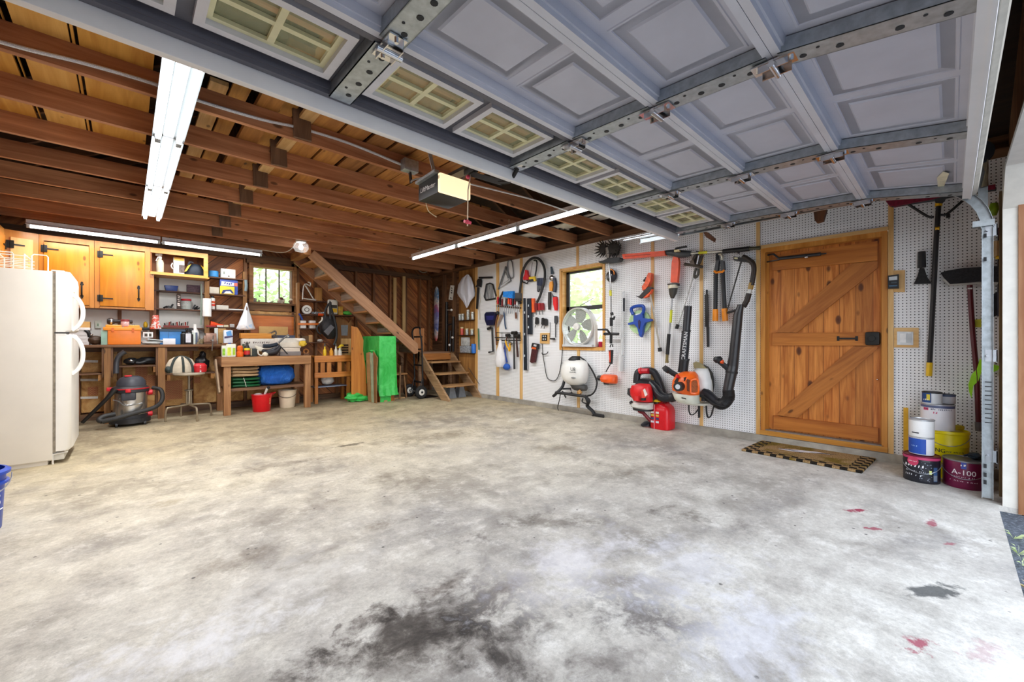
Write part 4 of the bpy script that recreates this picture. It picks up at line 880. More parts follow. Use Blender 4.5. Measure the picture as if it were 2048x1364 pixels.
o = obj('tank', blob(eR([(330, 640, 195, .16), (300, 690, 225, .21), (270, 725, 310, .25), (262, 735, 430, .27), (275, 720, 530, .27), (310, 690, 610, .25), (380, 620, 670, .2), (430, 580, 695, .14)]), .15, .03), mat('#edece6', .35, 0, .03), T)
obj('lid', blob(eR([(375, 560, 205, .14), (370, 560, 180, .14), (395, 555, 150, .13), (420, 550, 120, .10)]), .15, .07), PLB, T)
obj('pump_base', blob(eR([(390, 690, 680, .16), (420, 700, 720, .17), (430, 700, 755, .16), (450, 660, 790, .12)]), .15, .05), mat('#4b4b49', .5), T)
obj('hose', tb(cE((590, 140), (690, 215), (800, 360), (890, 540), (915, 650), (880, 790), (810, 870), (730, 895)), .012, [.1, .1, .08, .06, .06, .08, .1, .1], 8, 4), PLB, T)
obj('lever_bar', tb(cE((110, 830), (300, 850), (500, 880), (700, 905)), .022, .22, 8, 3), PLB, T)
obj('frame_arm', tb(cE((280, 590), (240, 720), (140, 830), (60, 905)), .022, [.1, .14, .2, .22], 8, 3), PLB, T)
obj('cross_bar', tb(cE((250, 755), (400, 755), (430, 840), (280, 860)), .014, .16), PLB, T)
obj('strap', tb(cE((205, 850), (180, 990), (150, 1120), (180, 1210)), .012, [.2, .16, .1, .06], 8, 3, flat=.5), PLB, T); obj('strap', tb(cE((240, 800), (290, 890), (310, 930)), .013, .2, flat=.5), PLB, T)
obj('shoulder_strap', tb(cE((690, 900), (750, 1000), (730, 1090), (820, 1180), (860, 1250), (830, 1300)), [.02, .036, .028, .026, .026, .024], [.2, .16, .12, .10, .09, .07], 8, 4, flat=.5), PLB, T); obj('strap', tb(cE((860, 1255), (960, 1275), (1050, 1290)), .024, .09, 8, 3, flat=.5), PLB, T)
obj('wand_trigger', tb(cE((640, 940), (630, 1010), (700, 1045)), .010, .18, 8, 3), PLB, T); obj('valve', tb(cE((560, 800), (600, 850)), .03, .2), mat('#b98a50', .5), T)
p = PX(*cE((445, 378))[0], XR-.305); text('lettering', 'U8', (p.x, p.y, p.z), .075, PLB, o.parent, '-X'); p = PX(*cE((445, 436))[0], XR-.307); text('lettering', '~9', (p.x, p.y, p.z), .024, PLB, T, '-X'); p = PX(*cE((455, 543))[0], XR-.308)
m = MB(); m.ell(p, (.012, .09, .026)); obj('grip_mark', m, mat('#8d8e8c', .5), T)

# ---- tiller trimmer
T = wth('cultivator', 'long shaft garden cultivator with spiky tines and orange engine beside the window', 'cultivator', (1213, 768), None, .12)
for k, x in enumerate((195, 420, 520)):
    m = MB(); c = R(*cF((x, 280))[0], .12)
    for i in range(14):
        a_ = 2*PI*i/14; e_ = Vector((.35*math.sin(a_*3)*.3, math.cos(a_)*.9, math.sin(a_))); m.tube([c, c+e_*.08, c+e_*.125+Vector((-.02, .02, 0))], [.022, .013, .004], 5)
    m.lathe([(.02, -.02), (.06, -.015), (.06, .015), (.02, .02)], c, 14, (1, 0, 0)); obj('tine_wheel', m, mat('#2b2622', .6, .3), T)
obj('gearbox', tb(cF((310, 250), (330, 400), (335, 510)), [.03, .035, .025], .12), mat('#8c857c', .45, .6), T)
obj('guard', pl(cF((85, 590), (220, 560), (330, 510), (600, 490), (610, 530), (560, 590), (330, 620), (110, 630)), .06, .10), PLB, T)
obj('shaft', tb([cF((340, 620))[0], cF((375, 1000))[0], (1222, 601), (1222.5, 640), (1224, 668)], .011, .11), mat('#c3c5c4', .3, .8), T)
obj('yellow_sleeve', tb(cG((210, 5), (214, 80)), .018, .11), mat('#e3dc3a', .5), T)
obj('coupler', tb(cG((225, 310), (236, 340)), .022, .11), PLB, T); obj('upper_grip', tb(cG((222, 378), (222, 490)), .022, .11), PLB, T); obj('clamp_knob', tb(cG((250, 405), (268, 360)), .014, .11), PLB, T)
obj('front_handle', tb(cG((40, 540), (150, 540), (180, 560), (205, 600)), .014, [.18, .18, .16, .12], 8, 3), PLB, T); obj('cross_handle', tb(cG((122, 600), (220, 598), (322, 600)), .018, .12), PLB, T)
obj('lower_grip', tb(cG((220, 610), (218, 730)), .02, .11), PLB, T); obj('loop_bracket', tb(cG((205, 780), (215, 745), (240, 745), (240, 775)), .008, .11), PLB, T)
obj('throttle_grip', tb(cG((218, 820), (222, 900), (215, 1005)), [.034, .026, .026], .11), PLB, T); obj('throttle_inset', pl(cG((185, 830), (212, 815), (208, 985), (198, 985)), .125, .015), mat('#d8472a', .4), T)
obj('throttle_cable', tb(cG((210, 1010), (180, 1060), (148, 1115)), .008, .10, 8, 3), PLB, T)
obj('engine_cover', blob([(1206, 1231, 754.5-5, .10), (1203.5, 1234, 752, .14), (1202.5, 1234.5, 758, .16), (1204, 1234, 764, .15), (1210, 1231, 767, .1)], .1, .03), mat('#ef5a14', .4), T)
obj('muffler', blob([(1196, 1205, 751, .08), (1195, 1206, 756, .10), (1196, 1205, 761, .08)], .1, .05), PLB, T); obj('carburettor', blob([(1207, 1217, 765, .08), (1208, 1217, 769, .08)], .1, .05), PLB, T); m = MB()
for k in range(5): pl([(1218+k*2, 765), (1219+k*2, 765), (1219+k*2, 770), (1218+k*2, 770)], .06, .06, m)
obj('cooling_fin', m, mat('#9b9a96', .4, .6), T)
# angle grinder-like trimmer head beside the shaft
T = wth('trimmer_head', 'round dark guard with copper band behind the cultivator shaft', 'trimmer head', (1222, 555), None, .05); m = MB(); c = R(*cF((415, 960))[0], .03); m.lathe([(.005, .05), (.04, .055), (.075, .03), (.085, 0), (.07, -.02)], c, 24, (-1, 0, 0)); obj('guard', m, mat('#2b2b33', .35), T)
m = MB(); m.ring(c+Vector((-.03, 0, .03)), .06, .012, (1, 0, 0), 16, 6, .3, PI-.3); obj('band', m, mat('#c0763a', .35, .7), T); m = MB(); m.ell(c+Vector((-.055, -.02, .01)), (.02, .035, .035)); obj('nut', m, CHROME, T)
# tube lamps leaning
T = wth('tube_case', 'long clear plastic tube with white end hung right of the cultivator', 'tube', (1244, 735), None, .05); obj('tube', tb(cG((388, 20), (385, 120), (365, 900)), .02, .05), glass('#dfe3e6', .35, .2), T); obj('black_band', tb(cG((396, 110), (394, 290)), .014, .06), mat('#33363c', .4), T); obj('white_end', tb(cG((352, 880), (345, 1105)), .05, .06, flat=.5), WHITE, T)
m = tb(cG((385, 300), (372, 880)), .016, .045); tag(obj('lamp_tube', m, mat('#e7e6e2', .3)), 'white tube lamp standing inside the clear case', 'tube')

# ---- open reel tape, orange heads, pole tools
T = wth('tape_reel', 'blue plastic reel frame with pale green disc on the pegboard', 'tape reel', (1278, 672), None, .05)
m = MB(); c = R(*cH((262, 790))[0], .03); m.lathe([(.02, -.015), (.155, -.015), (.155, .015), (.02, .015)], c, 40, (1, 0, 0)); obj('disc', m, mat('#b9d8a0', .5, 0, .2, 20), T)
BL = mat('#1747a6', .35)
obj('frame', pl(cH((165, 680), (300, 665), (310, 730), (430, 740), (440, 770), (340, 800), (310, 860), (300, 960), (280, 1020), (250, 990), (225, 880), (175, 820), (85, 832), (80, 805), (165, 780)), .05, .05), BL, T)
obj('grip_loop', tb(cH((165, 675), (138, 620), (142, 575), (210, 548), (300, 545), (325, 580), (315, 640), (290, 675)), .022, .075, 8, 3), BL, T)
m = pl(cH((232, 770), (255, 755), (272, 790), (256, 900), (240, 880)), .10, .006); obj('dark_groove', m, mat('#25204d', .5), T); m = pl(cH((195, 672), (262, 655), (262, 668), (197, 685)), .10, .004); obj('maker_mark', m, mat('#dfe3ee', .5), T)
T = wth('string_trimmer_attachment', 'orange and black trimmer attachment leaning on a silver pole', 'trimmer', cH((570, 1235))[0], None, .06)
obj('orange_shield', pl(cH((390, 40), (432, 45), (425, 150), (390, 230), (350, 290), (300, 310), (292, 250), (340, 180), (360, 110)), .05, .07), mat('#e8531a', .4, 0, .35, 30), T)
obj('black_blade', pl(cH((395, 250), (450, 265), (410, 330), (330, 400), (270, 430), (195, 392), (250, 395), (320, 320)), .07, .05), mat('#231a16', .5), T); obj('orange_edge', pl(cH((440, 285), (425, 345), (370, 410), (310, 425), (390, 345)), .06, .055), ORANGE, T)
obj('pole', tb(cH((415, 350), (480, 680), (570, 1200)), .012, [.08, .06, .05]), mat('#d9d3c8', .3, .7), T); obj('end_cap', tb(cH((562, 1180), (572, 1235)), .025, .05), PLB, T); obj('motor_hub', tb(cH((335, 175), (350, 130), (400, 200)), .025, .09), DSTEEL, T)
T = wth('pole_hedge_trimmer', 'long hedge trimmer laid level with an orange blade cover, up to the door', 'hedge trimmer', cI((1000, 190))[0], None, .1)
obj('blade_cover', pl(cI((60, 195), (640, 145), (650, 205), (75, 255)), .08, .07), mat('#f0501a', .4), T); obj('cover_rib', pl(cI((100, 218), (440, 190), (440, 198), (100, 228)), .15, .01), mat('#c23a10', .4), T)
obj('gear_head', tb(cI((645, 175), (740, 175), (850, 190), (920, 190), (1000, 185)), [.03, .04, .05, .045, .03], .1, 10, 2), mat('#3f4347', .45), T); obj('angle_lever', tb(cI((775, 150), (800, 115), (945, 90)), .013, .14, 8), PLB, T); obj('adjust_plate', pl(cI((770, 135), (840, 130), (850, 160), (775, 165)), .14, .03), mat('#c9b98c', .4, .5), T)
obj('pole', tb(cI((1000, 183), (1440, 150)), .014, .1), mat('#cfd0cd', .3, .7), T); obj('yellow_label', tb(cI((1110, 176), (1230, 166)), .016, .1), mat('#e8e437', .4), T); obj('foam_grip', tb(cI((1440, 155), (1800, 118)), .026, .1), PLB, T); obj('butt', tb(cI((1800, 115), (1880, 110), (1950, 108)), [.02, .017, .022], .1), mat('#4b4a38', .4, .3), T)
obj('switch', tb(cI((1655, 140), (1655, 185)), .012, .1), PLB, T)
T = wth('pole_saw', 'upright pole saw with wide orange blade sheath', 'pole saw', (1333, 725), None, .08)
obj('sheath', pl(cI((765, 205), (820, 205), (835, 300), (830, 400), (815, 580), (722, 580), (740, 300)), .06, .05), mat('#f2521c', .4), T)
obj('saw_body', tb(cJ((180, 50), (180, 110), (175, 180), (168, 250)), [.06, .055, .045, .02], .085, 10), mat('#4d4a44', .4, .3), T); obj('cream_collar', tb(cJ((178, 70), (178, 115)), .058, .09, 10), mat('#e8dfc4', .4), T); obj('bracket', pl(cJ((100, 50), (240, 45), (240, 75), (105, 70)), .05, .06), PLB, T)
obj('pole', tb(cJ((165, 250), (125, 740)), .012, .08), mat('#c9ccce', .3, .7), T); obj('yellow_label', tb(cJ((155, 410), (145, 580)), .016, .08), mat('#dfe236', .4), T); obj('foam_grip', tb(cJ((122, 735), (102, 1015)), .023, .08), PLB, T); obj('butt', tb(cJ((100, 1015), (95, 1085), (95, 1130)), [.018, .018, .024], .08), mat('#8a7a4a', .4), T)
T = wth('edger_attachment', 'trimmer edger with black bar guard hung left of loppers', 'edger', cI((1060, 370))[0], None, .08)
obj('bar_guard', tb(cI((915, 330), (1040, 345), (1160, 368)), .018, .1), mat('#3a3128', .5), T); obj('wheel_guard', tb(cI((1070, 210), (1040, 270), (1060, 335), (1110, 320), (1140, 250), (1160, 205)), .02, .1, 8, 3), mat('#3f352c', .5), T); obj('mount', tb(cI((1095, 150), (1080, 240), (1070, 340)), .02, .08), PLB, T); obj('cover', pl(cI((985, 285), (1035, 265), (1055, 340), (990, 330)), .08, .05), mat('#4e3b28', .5), T)
obj('metal_bracket', tb(cI((1110, 210), (1085, 330)), .013, .12), CHROME, T); obj('string_head', tb(cI((1075, 380), (1050, 470), (1060, 515), (1100, 470), (1105, 390)), .016, .08, 8, 3), mat('#46443d', .5), T); obj('shaft', tb([cI((1040, 480))[0], (1383, 565), cJ((380, 200))[0], cJ((250, 610))[0]], .009, .05), mat('#bfc0bd', .3, .7), T); obj('end_cap', tb(cJ((245, 605), (225, 665)), .022, .05), PLB, T)
T = wth('loppers', 'large black loppers with orange grip ends', 'loppers', cK((250, 1230))[0], None, .05)
for s_, q in (('left', ((240, 340), (270, 180), (320, 180), (300, 360))), ('right', ((340, 180), (395, 180), (415, 330), (360, 360)))): obj('blade_arm', pl(cK(*q), .04, .05), mat('#2c2e31', .45), T)
obj('blade', pl(cK((270, 60), (320, 55), (330, 180), (265, 180)), .04, .02), mat('#24262a', .4, .4), T); obj('hook_blade', tb(cK((375, 175), (385, 120), (360, 65), (320, 75)), .016, .05), mat('#b7b2a2', .35, .6), T)
obj('handle', tb(cK((270, 360), (262, 1010)), .024, .06), PLB, T); obj('handle', tb(cK((385, 360), (420, 1000)), .024, .06), PLB, T); obj('grip', tb(cK((262, 1010), (260, 1210)), .031, .06), mat('#f39317', .4), T); obj('grip', tb(cK((415, 1000), (432, 1210)), .031, .06), mat('#f39317', .4), T)
obj('ring', tb(cK((245, 355), (275, 385), (330, 375), (380, 375), (415, 340)), .013, .085), mat('#f08a1c', .4), T)
T = wth('bow_saw', 'big black bow saw with curved frame beside the door', 'saw', cK((470, 1060))[0], None, .05)
obj('top_bar', pl(cK((570, 105), (720, 130), (900, 160), (880, 200), (720, 195), (570, 175)), .04, .05), PLB, T); obj('plate', pl(cK((585, 125), (640, 128), (640, 155), (585, 152)), .09, .006), mat('#d8d3a8', .5), T)
obj('bow_frame', tb(cK((730, 110), (820, 160), (900, 230), (920, 330), (905, 460), (880, 600)), .026, .07, 10, 4), mat('#2b211b', .5), T); obj('decal', tb(cK((880, 560), (858, 670)), .027, .07), mat('#a8843a', .5), T); obj('collar', tb(cK((855, 670), (835, 740)), .024, .07), mat('#c9c9c4', .4), T)
obj('handle', tb(cK((835, 740), (800, 860), (740, 970)), .028, .07, 10, 3), mat('#2b211b', .5), T); obj('blade', pl(cK((690, 190), (715, 195), (470, 1040), (450, 1040)), .05, .005), mat('#23201e', .5), T); obj('lower_bar', tb(cK((460, 1070), (640, 1025)), .013, .06), PLB, T)
T = wth('spare_saw_blade', 'long dark saw in a sheath hung left of the loppers', 'saw', cJ((650, 910))[0], None, .03); obj('sheath', pl(cJ((608, 210), (630, 185), (648, 190), (660, 640), (615, 640)), .02, .02), mat('#1d1917', .5), T); obj('grip', pl(cJ((630, 640), (660, 640), (662, 910), (640, 915)), .02, .03), PLB, T); obj('tip', tb(cJ((638, 190), (638, 135)), .012, .03), PLB, T)

# ---- blowers and fuel can
def lR(rows): return [(1240+a*.11, 1240+b*.11, 720+v*.11, dp) for a, b, v, dp in rows]
T = wth('backpack_blower', 'red and black backpack blower against the pegboard above the fuel can', 'leaf blower', (1288, 830), None, .2)
obj('volute', blob(lR([(330, 470, 345, .10), (270, 640, 420, .18), (250, 720, 520, .22), (250, 760, 640, .22), (300, 720, 720, .2), (380, 620, 770, .14)]), .2, .06), mat('#222428', .4), T)
obj('engine_cover', blob(lR([(330, 520, 435, .10), (230, 560, 470, .16), (205, 585, 560, .18), (215, 590, 650, .18), (260, 585, 745, .16)]), .3, .22), mat('#db1c22', .32), T)
obj('logo_panel', pl(cL((385, 560), (455, 510), (500, 640), (400, 745)), .40, .01), mat('#e84a3a', .4), T); obj('logo_stripe', pl(cL((420, 545), (450, 515), (500, 630), (455, 665)), .411, .003), mat('#e6dcd8', .5), T)
obj('recoil_cover', blob(lR([(130, 230, 520, .10), (135, 250, 620, .12), (190, 260, 680, .1)]), .3, .22), PLB, T); obj('knob', tb(cL((310, 650), (320, 740)), .035, .40), mat('#d32a2c', .4), T); obj('cap', tb(cL((425, 690), (428, 735)), .03, .41), PLB, T); obj('primer', tb(cL((190, 760), (210, 780)), .024, .36), PLB, T)
obj('fuel_tank', blob(lR([(215, 560, 765, .18), (195, 575, 800, .22), (205, 575, 850, .22), (235, 570, 880, .2)]), .3, .17), mat('#d9d9d0', .45), T); obj('base_plate', blob(lR([(230, 560, 880, .24), (235, 560, 915, .24)]), .3, .14), PLB, T)
obj('back_frame', tb(cL((300, 420), (320, 250), (380, 205), (550, 195), (640, 250), (730, 450), (790, 640)), .045, [.14, .13, .12, .10, .08, .08, .08], 10, 4), mat('#26272c', .4), T); obj('carry_handle', tb(cL((380, 200), (520, 200)), .035, .16), mat('#c3162a', .4), T); obj('red_tip', tb(cL((360, 205), (400, 190)), .042, .16), mat('#d81e2c', .4), T)
obj('air_duct', tb(cL((560, 420), (640, 520), (720, 640), (820, 690), (920, 680)), [.05, .06, .06, .055, .05], [.2, .22, .24, .24, .22], 12, 4), mat('#1e2025', .3), T); obj('duct_clamp', tb(cL((915, 690), (985, 670)), .055, .22, 12), PLB, T)
obj('stand_leg', tb(cL((330, 920), (420, 960), (560, 1110)), .022, [.28, .26, .22]), mat('#7d1420', .45), T); obj('foot', blob(lR([(430, 560, 1130, .10), (390, 560, 1170, .14), (390, 560, 1195, .14)]), .2, .12), mat('#22242a', .5), T); obj('foot_pad', blob(lR([(430, 560, 1198, .12), (430, 560, 1222, .12)]), .2, .13), mat('#8a5a52', .6), T)
# gas can standing on the slab
gc = PZ(1322, 855); ang = math.atan2(gc.y, gc.x)
T = thing('fuel_can', 'red plastic fuel can with yellow spout on the slab below the red blower', 'fuel can', (4.62, 2.88, 0))
c0 = PZ(1319, 857); T.location = (4.845, 2.44, 0); c = Vector(T.location); hx, hy = .115, .125
m = MB(); rings = []
for z, sx_, sy_ in ((0, .92, .92), (.012, 1, 1), (.22, 1, 1), (.27, .9, .9), (.31, .62, .6), (.315, .3, .3)):
    ring = []
    for k in range(24):
        t_ = 2*PI*k/24; cs, sn = math.cos(t_), math.sin(t_); ring.append(c+Vector((hx*sx_*math.copysign(abs(cs)**.45, cs), hy*sy_*math.copysign(abs(sn)**.45, sn), z)))
    rings.append(ring)
m.loft(rings); obj('body', m, mat('#d80f1e', .35, 0, .06), T)
m = MB(); m.tube([c+Vector((.08, -.02, .26)), c+Vector((.08, -.02, .34)), c+Vector((.0, 0, .35)), c+Vector((-.06, .01, .29))], .022, 10, 4); obj('handle', m, mat('#b30d1a', .4), T)
m = MB(); q = c+Vector((-.05, .05, .30)); m.cyl(q, q+Vector((0, 0, .035)), .028); obj('collar', m, mat('#3a2420', .5), T); m = MB(); m.tube([q+Vector((0, 0, .05)), q+Vector((.03, -.09, .062))], [.026, .02], 10); m.lathe([(.05, 0), (.055, .01), (.05, .028), (.02, .03)], q+Vector((0, 0, .032)), 16); obj('spout', m, YEL, T)
m = MB(); m.bar(c+Vector((-hx-.002, .05, .005)), c+Vector((-hx-.002, .05, .30)), .004, .012, (1, 0, 0)); obj('stripe', m, mat('#f0a8b0', .4), T)
cols = ['#dfe2ea', '#2d3a6b', '#e8c24a', '#f0ece6']; k = 0
for dy in (.012, .075):
    for z in (.09, .13, .17, .205):
        m = MB(); m.bx(c.x-hx-.003, c.x-hx-.0005, c.y+dy-.02, c.y+dy+.02, z-.012, z+.012); o = obj('warning_label', m, mat(cols[k % 4], .5), T); k += 1
# white and orange blower
def mR(rows): return [(1320+a*.11, 1320+b*.11, 700+v*.11, dp) for a, b, v, dp in rows]
T = wth('backpack_blower', 'orange and white backpack blower hung on the pegboard beside the door', 'leaf blower', (1385, 810), None, .2)
obj('fan_housing', blob(mR([(600, 800, 340, .10), (560, 840, 400, .15), (540, 880, 520, .18), (560, 905, 640, .2), (640, 900, 740, .18), (700, 860, 860, .12)]), .2, .05), mat('#e4e4e2', .4, 0, .04), T)
obj('engine_cover', blob(mR([(400, 600, 395, .10), (300, 670, 450, .18), (255, 700, 560, .22), (248, 710, 660, .23), (258, 705, 740, .23), (400, 700, 805, .2)]), .3, .2), mat('#f2681c', .35, 0, .05), T)
obj('side_grille', pl(cM((575, 570), (620, 545), (680, 560), (690, 760), (570, 770)), .425, .008), mat('#8f4a22', .5, 0, .4, 60), T); obj('front_grille', pl(cM((490, 530), (540, 545), (545, 760), (490, 740)), .425, .006), mat('#6b3218', .5, 0, .4, 60), T)
obj('grille_rim', tb(cM((560, 780), (558, 600), (590, 550), (640, 535), (690, 560), (700, 780), (560, 785)), .010, .43, 6, 2), mat('#f2681c', .35), T)
m = MB(); c = R(*cM((375, 660))[0], .42); m.cyl(c, c+Vector((-.07, 0, 0)), .052, n=20); obj('air_filter', m, PLB, T); m = MB(); m.lathe([(.028, 0), (.028, .004), (.008, .004)], c+Vector((-.07, .0, 0)), 16, (-1, 0, 0)); obj('filter_washer', m, mat('#cfd6dc', .3), T)
obj('black_inset', pl(cM((255, 580), (300, 510), (325, 500), (330, 590), (270, 600)), .40, .02), PLB, T); obj('lever', pl(cM((430, 500), (470, 490), (450, 550), (435, 570)), .425, .02), PLB, T); obj('red_button', tb(cM((310, 500), (340, 470)), .025, .40), RED, T)
obj('fuel_tank', blob(mR([(235, 690, 790, .24), (260, 695, 830, .25), (290, 690, 900, .25), (330, 690, 960, .22)]), .3, .17), mat('#d4d6c6', .4, 0, .05), T); obj('tank_mark', pl(cM((390, 860), (465, 875), (470, 900), (455, 890), (395, 880)), .42, .004), PLB, T)
obj('base_plate', blob(mR([(330, 820, 960, .26), (380, 800, 1000, .24)]), .3, .08), mat('#d9d7c9', .45), T); obj('dark_base', blob(mR([(690, 830, 800, .14), (680, 800, 940, .14)]), .3, .1), mat('#2c2c33', .45), T)
obj('backplate', pl(cM((600, 240), (700, 240), (840, 300), (930, 420), (960, 640), (930, 840), (870, 840), (900, 640), (850, 420), (730, 340), (620, 330)), .02, .05), mat('#3a3a33', .5), T); obj('top_hook', pl(cM((600, 250), (640, 210), (740, 250), (840, 340), (820, 355), (740, 330), (625, 340)), .06, .04), mat('#b3a77c', .5), T); obj('strap_edge', tb(cM((880, 340), (950, 480), (965, 640), (930, 820)), .014, .04, 8, 3), PLB, T)
obj('rib', tb(cM((860, 420), (930, 560), (950, 800)), .010, .07, 6, 3), mat('#d8d6c4', .5), T)
obj('control_arm', tb(cM((300, 460), (200, 400), (130, 350)), [.03, .03, .03], [.3, .34, .36]), PLB, T); obj('control_grip', tb(cM((140, 330), (100, 370)), [.045, .05], .36, 12), PLB, T)
obj('left_tube', tb(cJ((310, 1260), (330, 1090)), [.056, .054], .24, 16), mat('#1d1d22', .35), T)
obj('blower_tube', tb(cJ((322, 1095), (355, 720), (360, 690), (385, 355)), [.05, .047, .042, .042], .24, 16), mat('#232329', .35), T)
obj('tube_collar', tb(cJ((335, 1080), (338, 1105)), .056, .24, 16), PLB, T); obj('tube_collar', tb(cJ((355, 690), (360, 715)), .05, .24, 16), PLB, T)
du = R(*cJ((335, 900))[0], .285); p0, p1 = R(*cJ((322, 1040))[0], .29), R(*cJ((352, 760))[0], .29); ang = math.atan2(p1.z-p0.z, p0.y-p1.y)
text('lettering', 'CRAFTSMAN', ((p0+p1)/2), .058, mat('#e6e6e8', .5), T, '-X', rot=ang)
obj('elbow', tb(cM((780, 770), (880, 830), (980, 920), (1060, 960)), [.065, .06, .055, .052], [.2, .2, .2, .2], 14, 3), mat('#222226', .35), T)
m = MB(); pts = [Vector(R(u, v, .2)) for u, v in cM((1040, 960), (1110, 990), (1190, 950), (1250, 860), (1250, 790), (1240, 720))]
m.tube(pts, .055, 16, 3); obj('bellows', m, mat('#1b1b1f', .5), T); m = MB()
q = MB(); q.tube(pts, .05, 4, 6); cs = [v.co.copy() for v in q.bm.verts]; q.bm.free()
for i in range(0, len(cs)-8, 4):
    a_ = sum(cs[i:i+4], Vector())/4; b_ = sum(cs[i+4:i+8], Vector())/4; m.ring(a_, .056, .006, b_-a_, 14, 5)
obj('bellows_rib', m, mat('#141416', .5), T)
obj('lower_tube', tb(cM((1230, 760), (1290, 460), (1320, 300)), [.052, .056, .058], [.2, .17, .15], 16), mat('#2a2a2c', .35), T); obj('tube_collar', tb(cM((1300, 420), (1306, 380)), .062, .16, 16), PLB, T)
obj('upper_tube', tb([cM((1320, 300))[0], cM((1345, 120))[0], cK((650, 1100))[0], cK((690, 960))[0], cK((690, 930))[0]], [.057, .052, .047, .032, .032], .14, 16), mat('#2b2b2d', .35), T)
obj('hand_lever', tb(cM((1240, 340), (1130, 250), (1070, 210)), [.03, .027, .025], [.17, .2, .22]), PLB, T); obj('hand_grip', tb(cM((1075, 220), (1050, 170), (1040, 120)), [.035, .05, .035], .22, 12), PLB, T); obj('trigger', tb(cM((1105, 215), (1150, 215)), .022, .22), ORANGE, T)
obj('control_cable', tb(cM((1230, 420), (1290, 640), (1330, 760), (1320, 900), (1250, 1000), (1150, 1020), (1000, 980), (870, 900), (780, 830)), .010, [.2, .12, .14, .14, .2, .25, .27, .28, .28], 6, 4), PLB, T)
obj('strap', tb(cM((525, 1000), (530, 1120), (570, 1180), (640, 1150), (690, 1080)), .016, .2, 8, 3, flat=.35), PLB, T); obj('strap', tb(cM((840, 980), (850, 1150), (880, 1230), (930, 1190), (960, 1090), (990, 980)), .02, .15, 8, 3, flat=.35), PLB, T); obj('strap', tb(cM((710, 1000), (712, 1230)), .026, .1, 8, flat=.35), PLB, T)
# ================================================================ beside the door: brooms, plates, paint; mat; fridge; bucket
cS = lambda *p: K(1850, 600, .1906, *p)
T = wth('push_broom', 'maroon push broom hung head up with black and yellow pole right of the plank door', 'broom', (1860, 752), None, .08)
hp = [(55, 168), (310, 118), (800, 85), (1370, -10), (1370, 45), (840, 122), (640, 165), (170, 250), (110, 240)]
obj('bristles', pl(cO(*hp), .05, .06), mat('#7d1230', .8, 0, .35, 70, .6), T)
obj('head', tb(cO((140, 245), (640, 172), (840, 128), (1380, 45)), .016, .08), mat('#2f2f31', .5), T)
obj('socket', pl(cO((640, 165), (800, 125), (745, 200), (735, 215), (665, 215), (655, 195)), .06, .05), mat('#3a3b3d', .5), T)
obj('yellow_collar', tb(cO((698, 210), (695, 250)), .022, .085), mat('#f0b912', .4), T); obj('pole', tb(cO((695, 250), (668, 640), (630, 1364)) + [(1859.5, 725)], .0165, [.085, .08, .06, .05]), PLB, T)
obj('pole_clip', tb(cO((655, 520), (705, 515)), .016, .085), mat('#f0b912', .4), T); obj('brace', tb(cO((330, 225), (560, 370), (640, 380)), .010, .08, 8, 3), PLB, T); obj('brace', tb(cO((710, 355), (800, 340), (1000, 170)), .010, .08, 8, 3), PLB, T); obj('brace_lug', tb(cO((808, 345), (808, 390)), .013, .08), PLB, T)
obj('end_cap', tb([(1859.5, 725), (1858, 752)], .020, .05), mat('#f0c322', .4), T)
T = wth('hand_brush', 'small black flared hand brush on the pegboard right of the keypad', 'brush', (1845, 568), None, .03)
obj('handle', tb(cO((496, 790), (495, 980)), [.024, .027], .035), PLB, T); obj('bristles', pl(cO((470, 985), (525, 985), (560, 1090), (610, 1165), (400, 1175), (440, 1090)), .02, .03), mat('#222224', .8, 0, .4, 80, .5), T)
T = wth('floor_broom', 'broom with dark bristles up and maroon handle behind the door track', 'broom', (1955, 865), None, .08)
bp = [(718, 1040), (800, 1015), (980, 985), (1400, 960), (1560, 1010), (1500, 1120), (1400, 1150), (1180, 1145), (830, 1175), (770, 1110)]
obj('bristles', pl(cO(*bp), .04, .07), mat('#26262a', .85, 0, .45, 90, .6), T); obj('head', tb(cO((765, 1115), (830, 1180), (1180, 1158), (1400, 1160)), .013, .09), mat('#a9a7a2', .5), T)
obj('handle', tb(cO((1065, 1180), (1075, 1364)) + cS((500, 330), (545, 800), (560, 1280)), .016, .07), mat('#5a1622', .4), T); obj('end_cap', tb(cS((560, 1280), (566, 1375)), .020, .07), mat('#6d6a6c', .5), T); obj('white_ring', tb(cO((1040, 1228), (1095, 1226)), .006, .09), WHITE, T)
T = wth('leaf_scoop', 'lime green plastic leaf scoop behind the door track', 'scoop', (1945, 797), None, .08)
obj('blade', pl(cS((577, 615), (545, 720), (490, 785), (455, 890), (462, 960), (488, 1035), (508, 900), (560, 850), (590, 760), (600, 640)), .05, .035), mat('#a6ee1f', .4), T); obj('wing', pl(cS((590, 700), (710, 675), (795, 695), (760, 740), (700, 762), (600, 770)), .05, .03), mat('#8fd022', .4), T)
T = wth('yellow_clip', 'yellow plastic clip on the pegboard beside the track bracket', 'clip', (1955, 650), None, .03); obj('clip', pl(cS((525, 205), (590, 200), (590, 285), (528, 285)), .01, .05), mat('#c9c92c', .5), T)
cQ = lambda *p: K(1850, 360, .1906, *p)
T = wth('bar_clamp', 'black bar clamp with yellow clips behind the door track', 'clamp', (1995, 620), None, .05)
obj('bar', pl(cQ((765, 500), (835, 495), (835, 1364), (760, 1364)), .02, .04), mat('#22212a', .4), T); obj('maroon_band', pl(cQ((770, 505), (832, 505), (832, 610), (772, 600)), .062, .004), mat('#6d1830', .4), T); obj('wooden_grip', tb(cQ((755, 640), (755, 810)), .02, .08), mat('#b99a6e', .5), T)
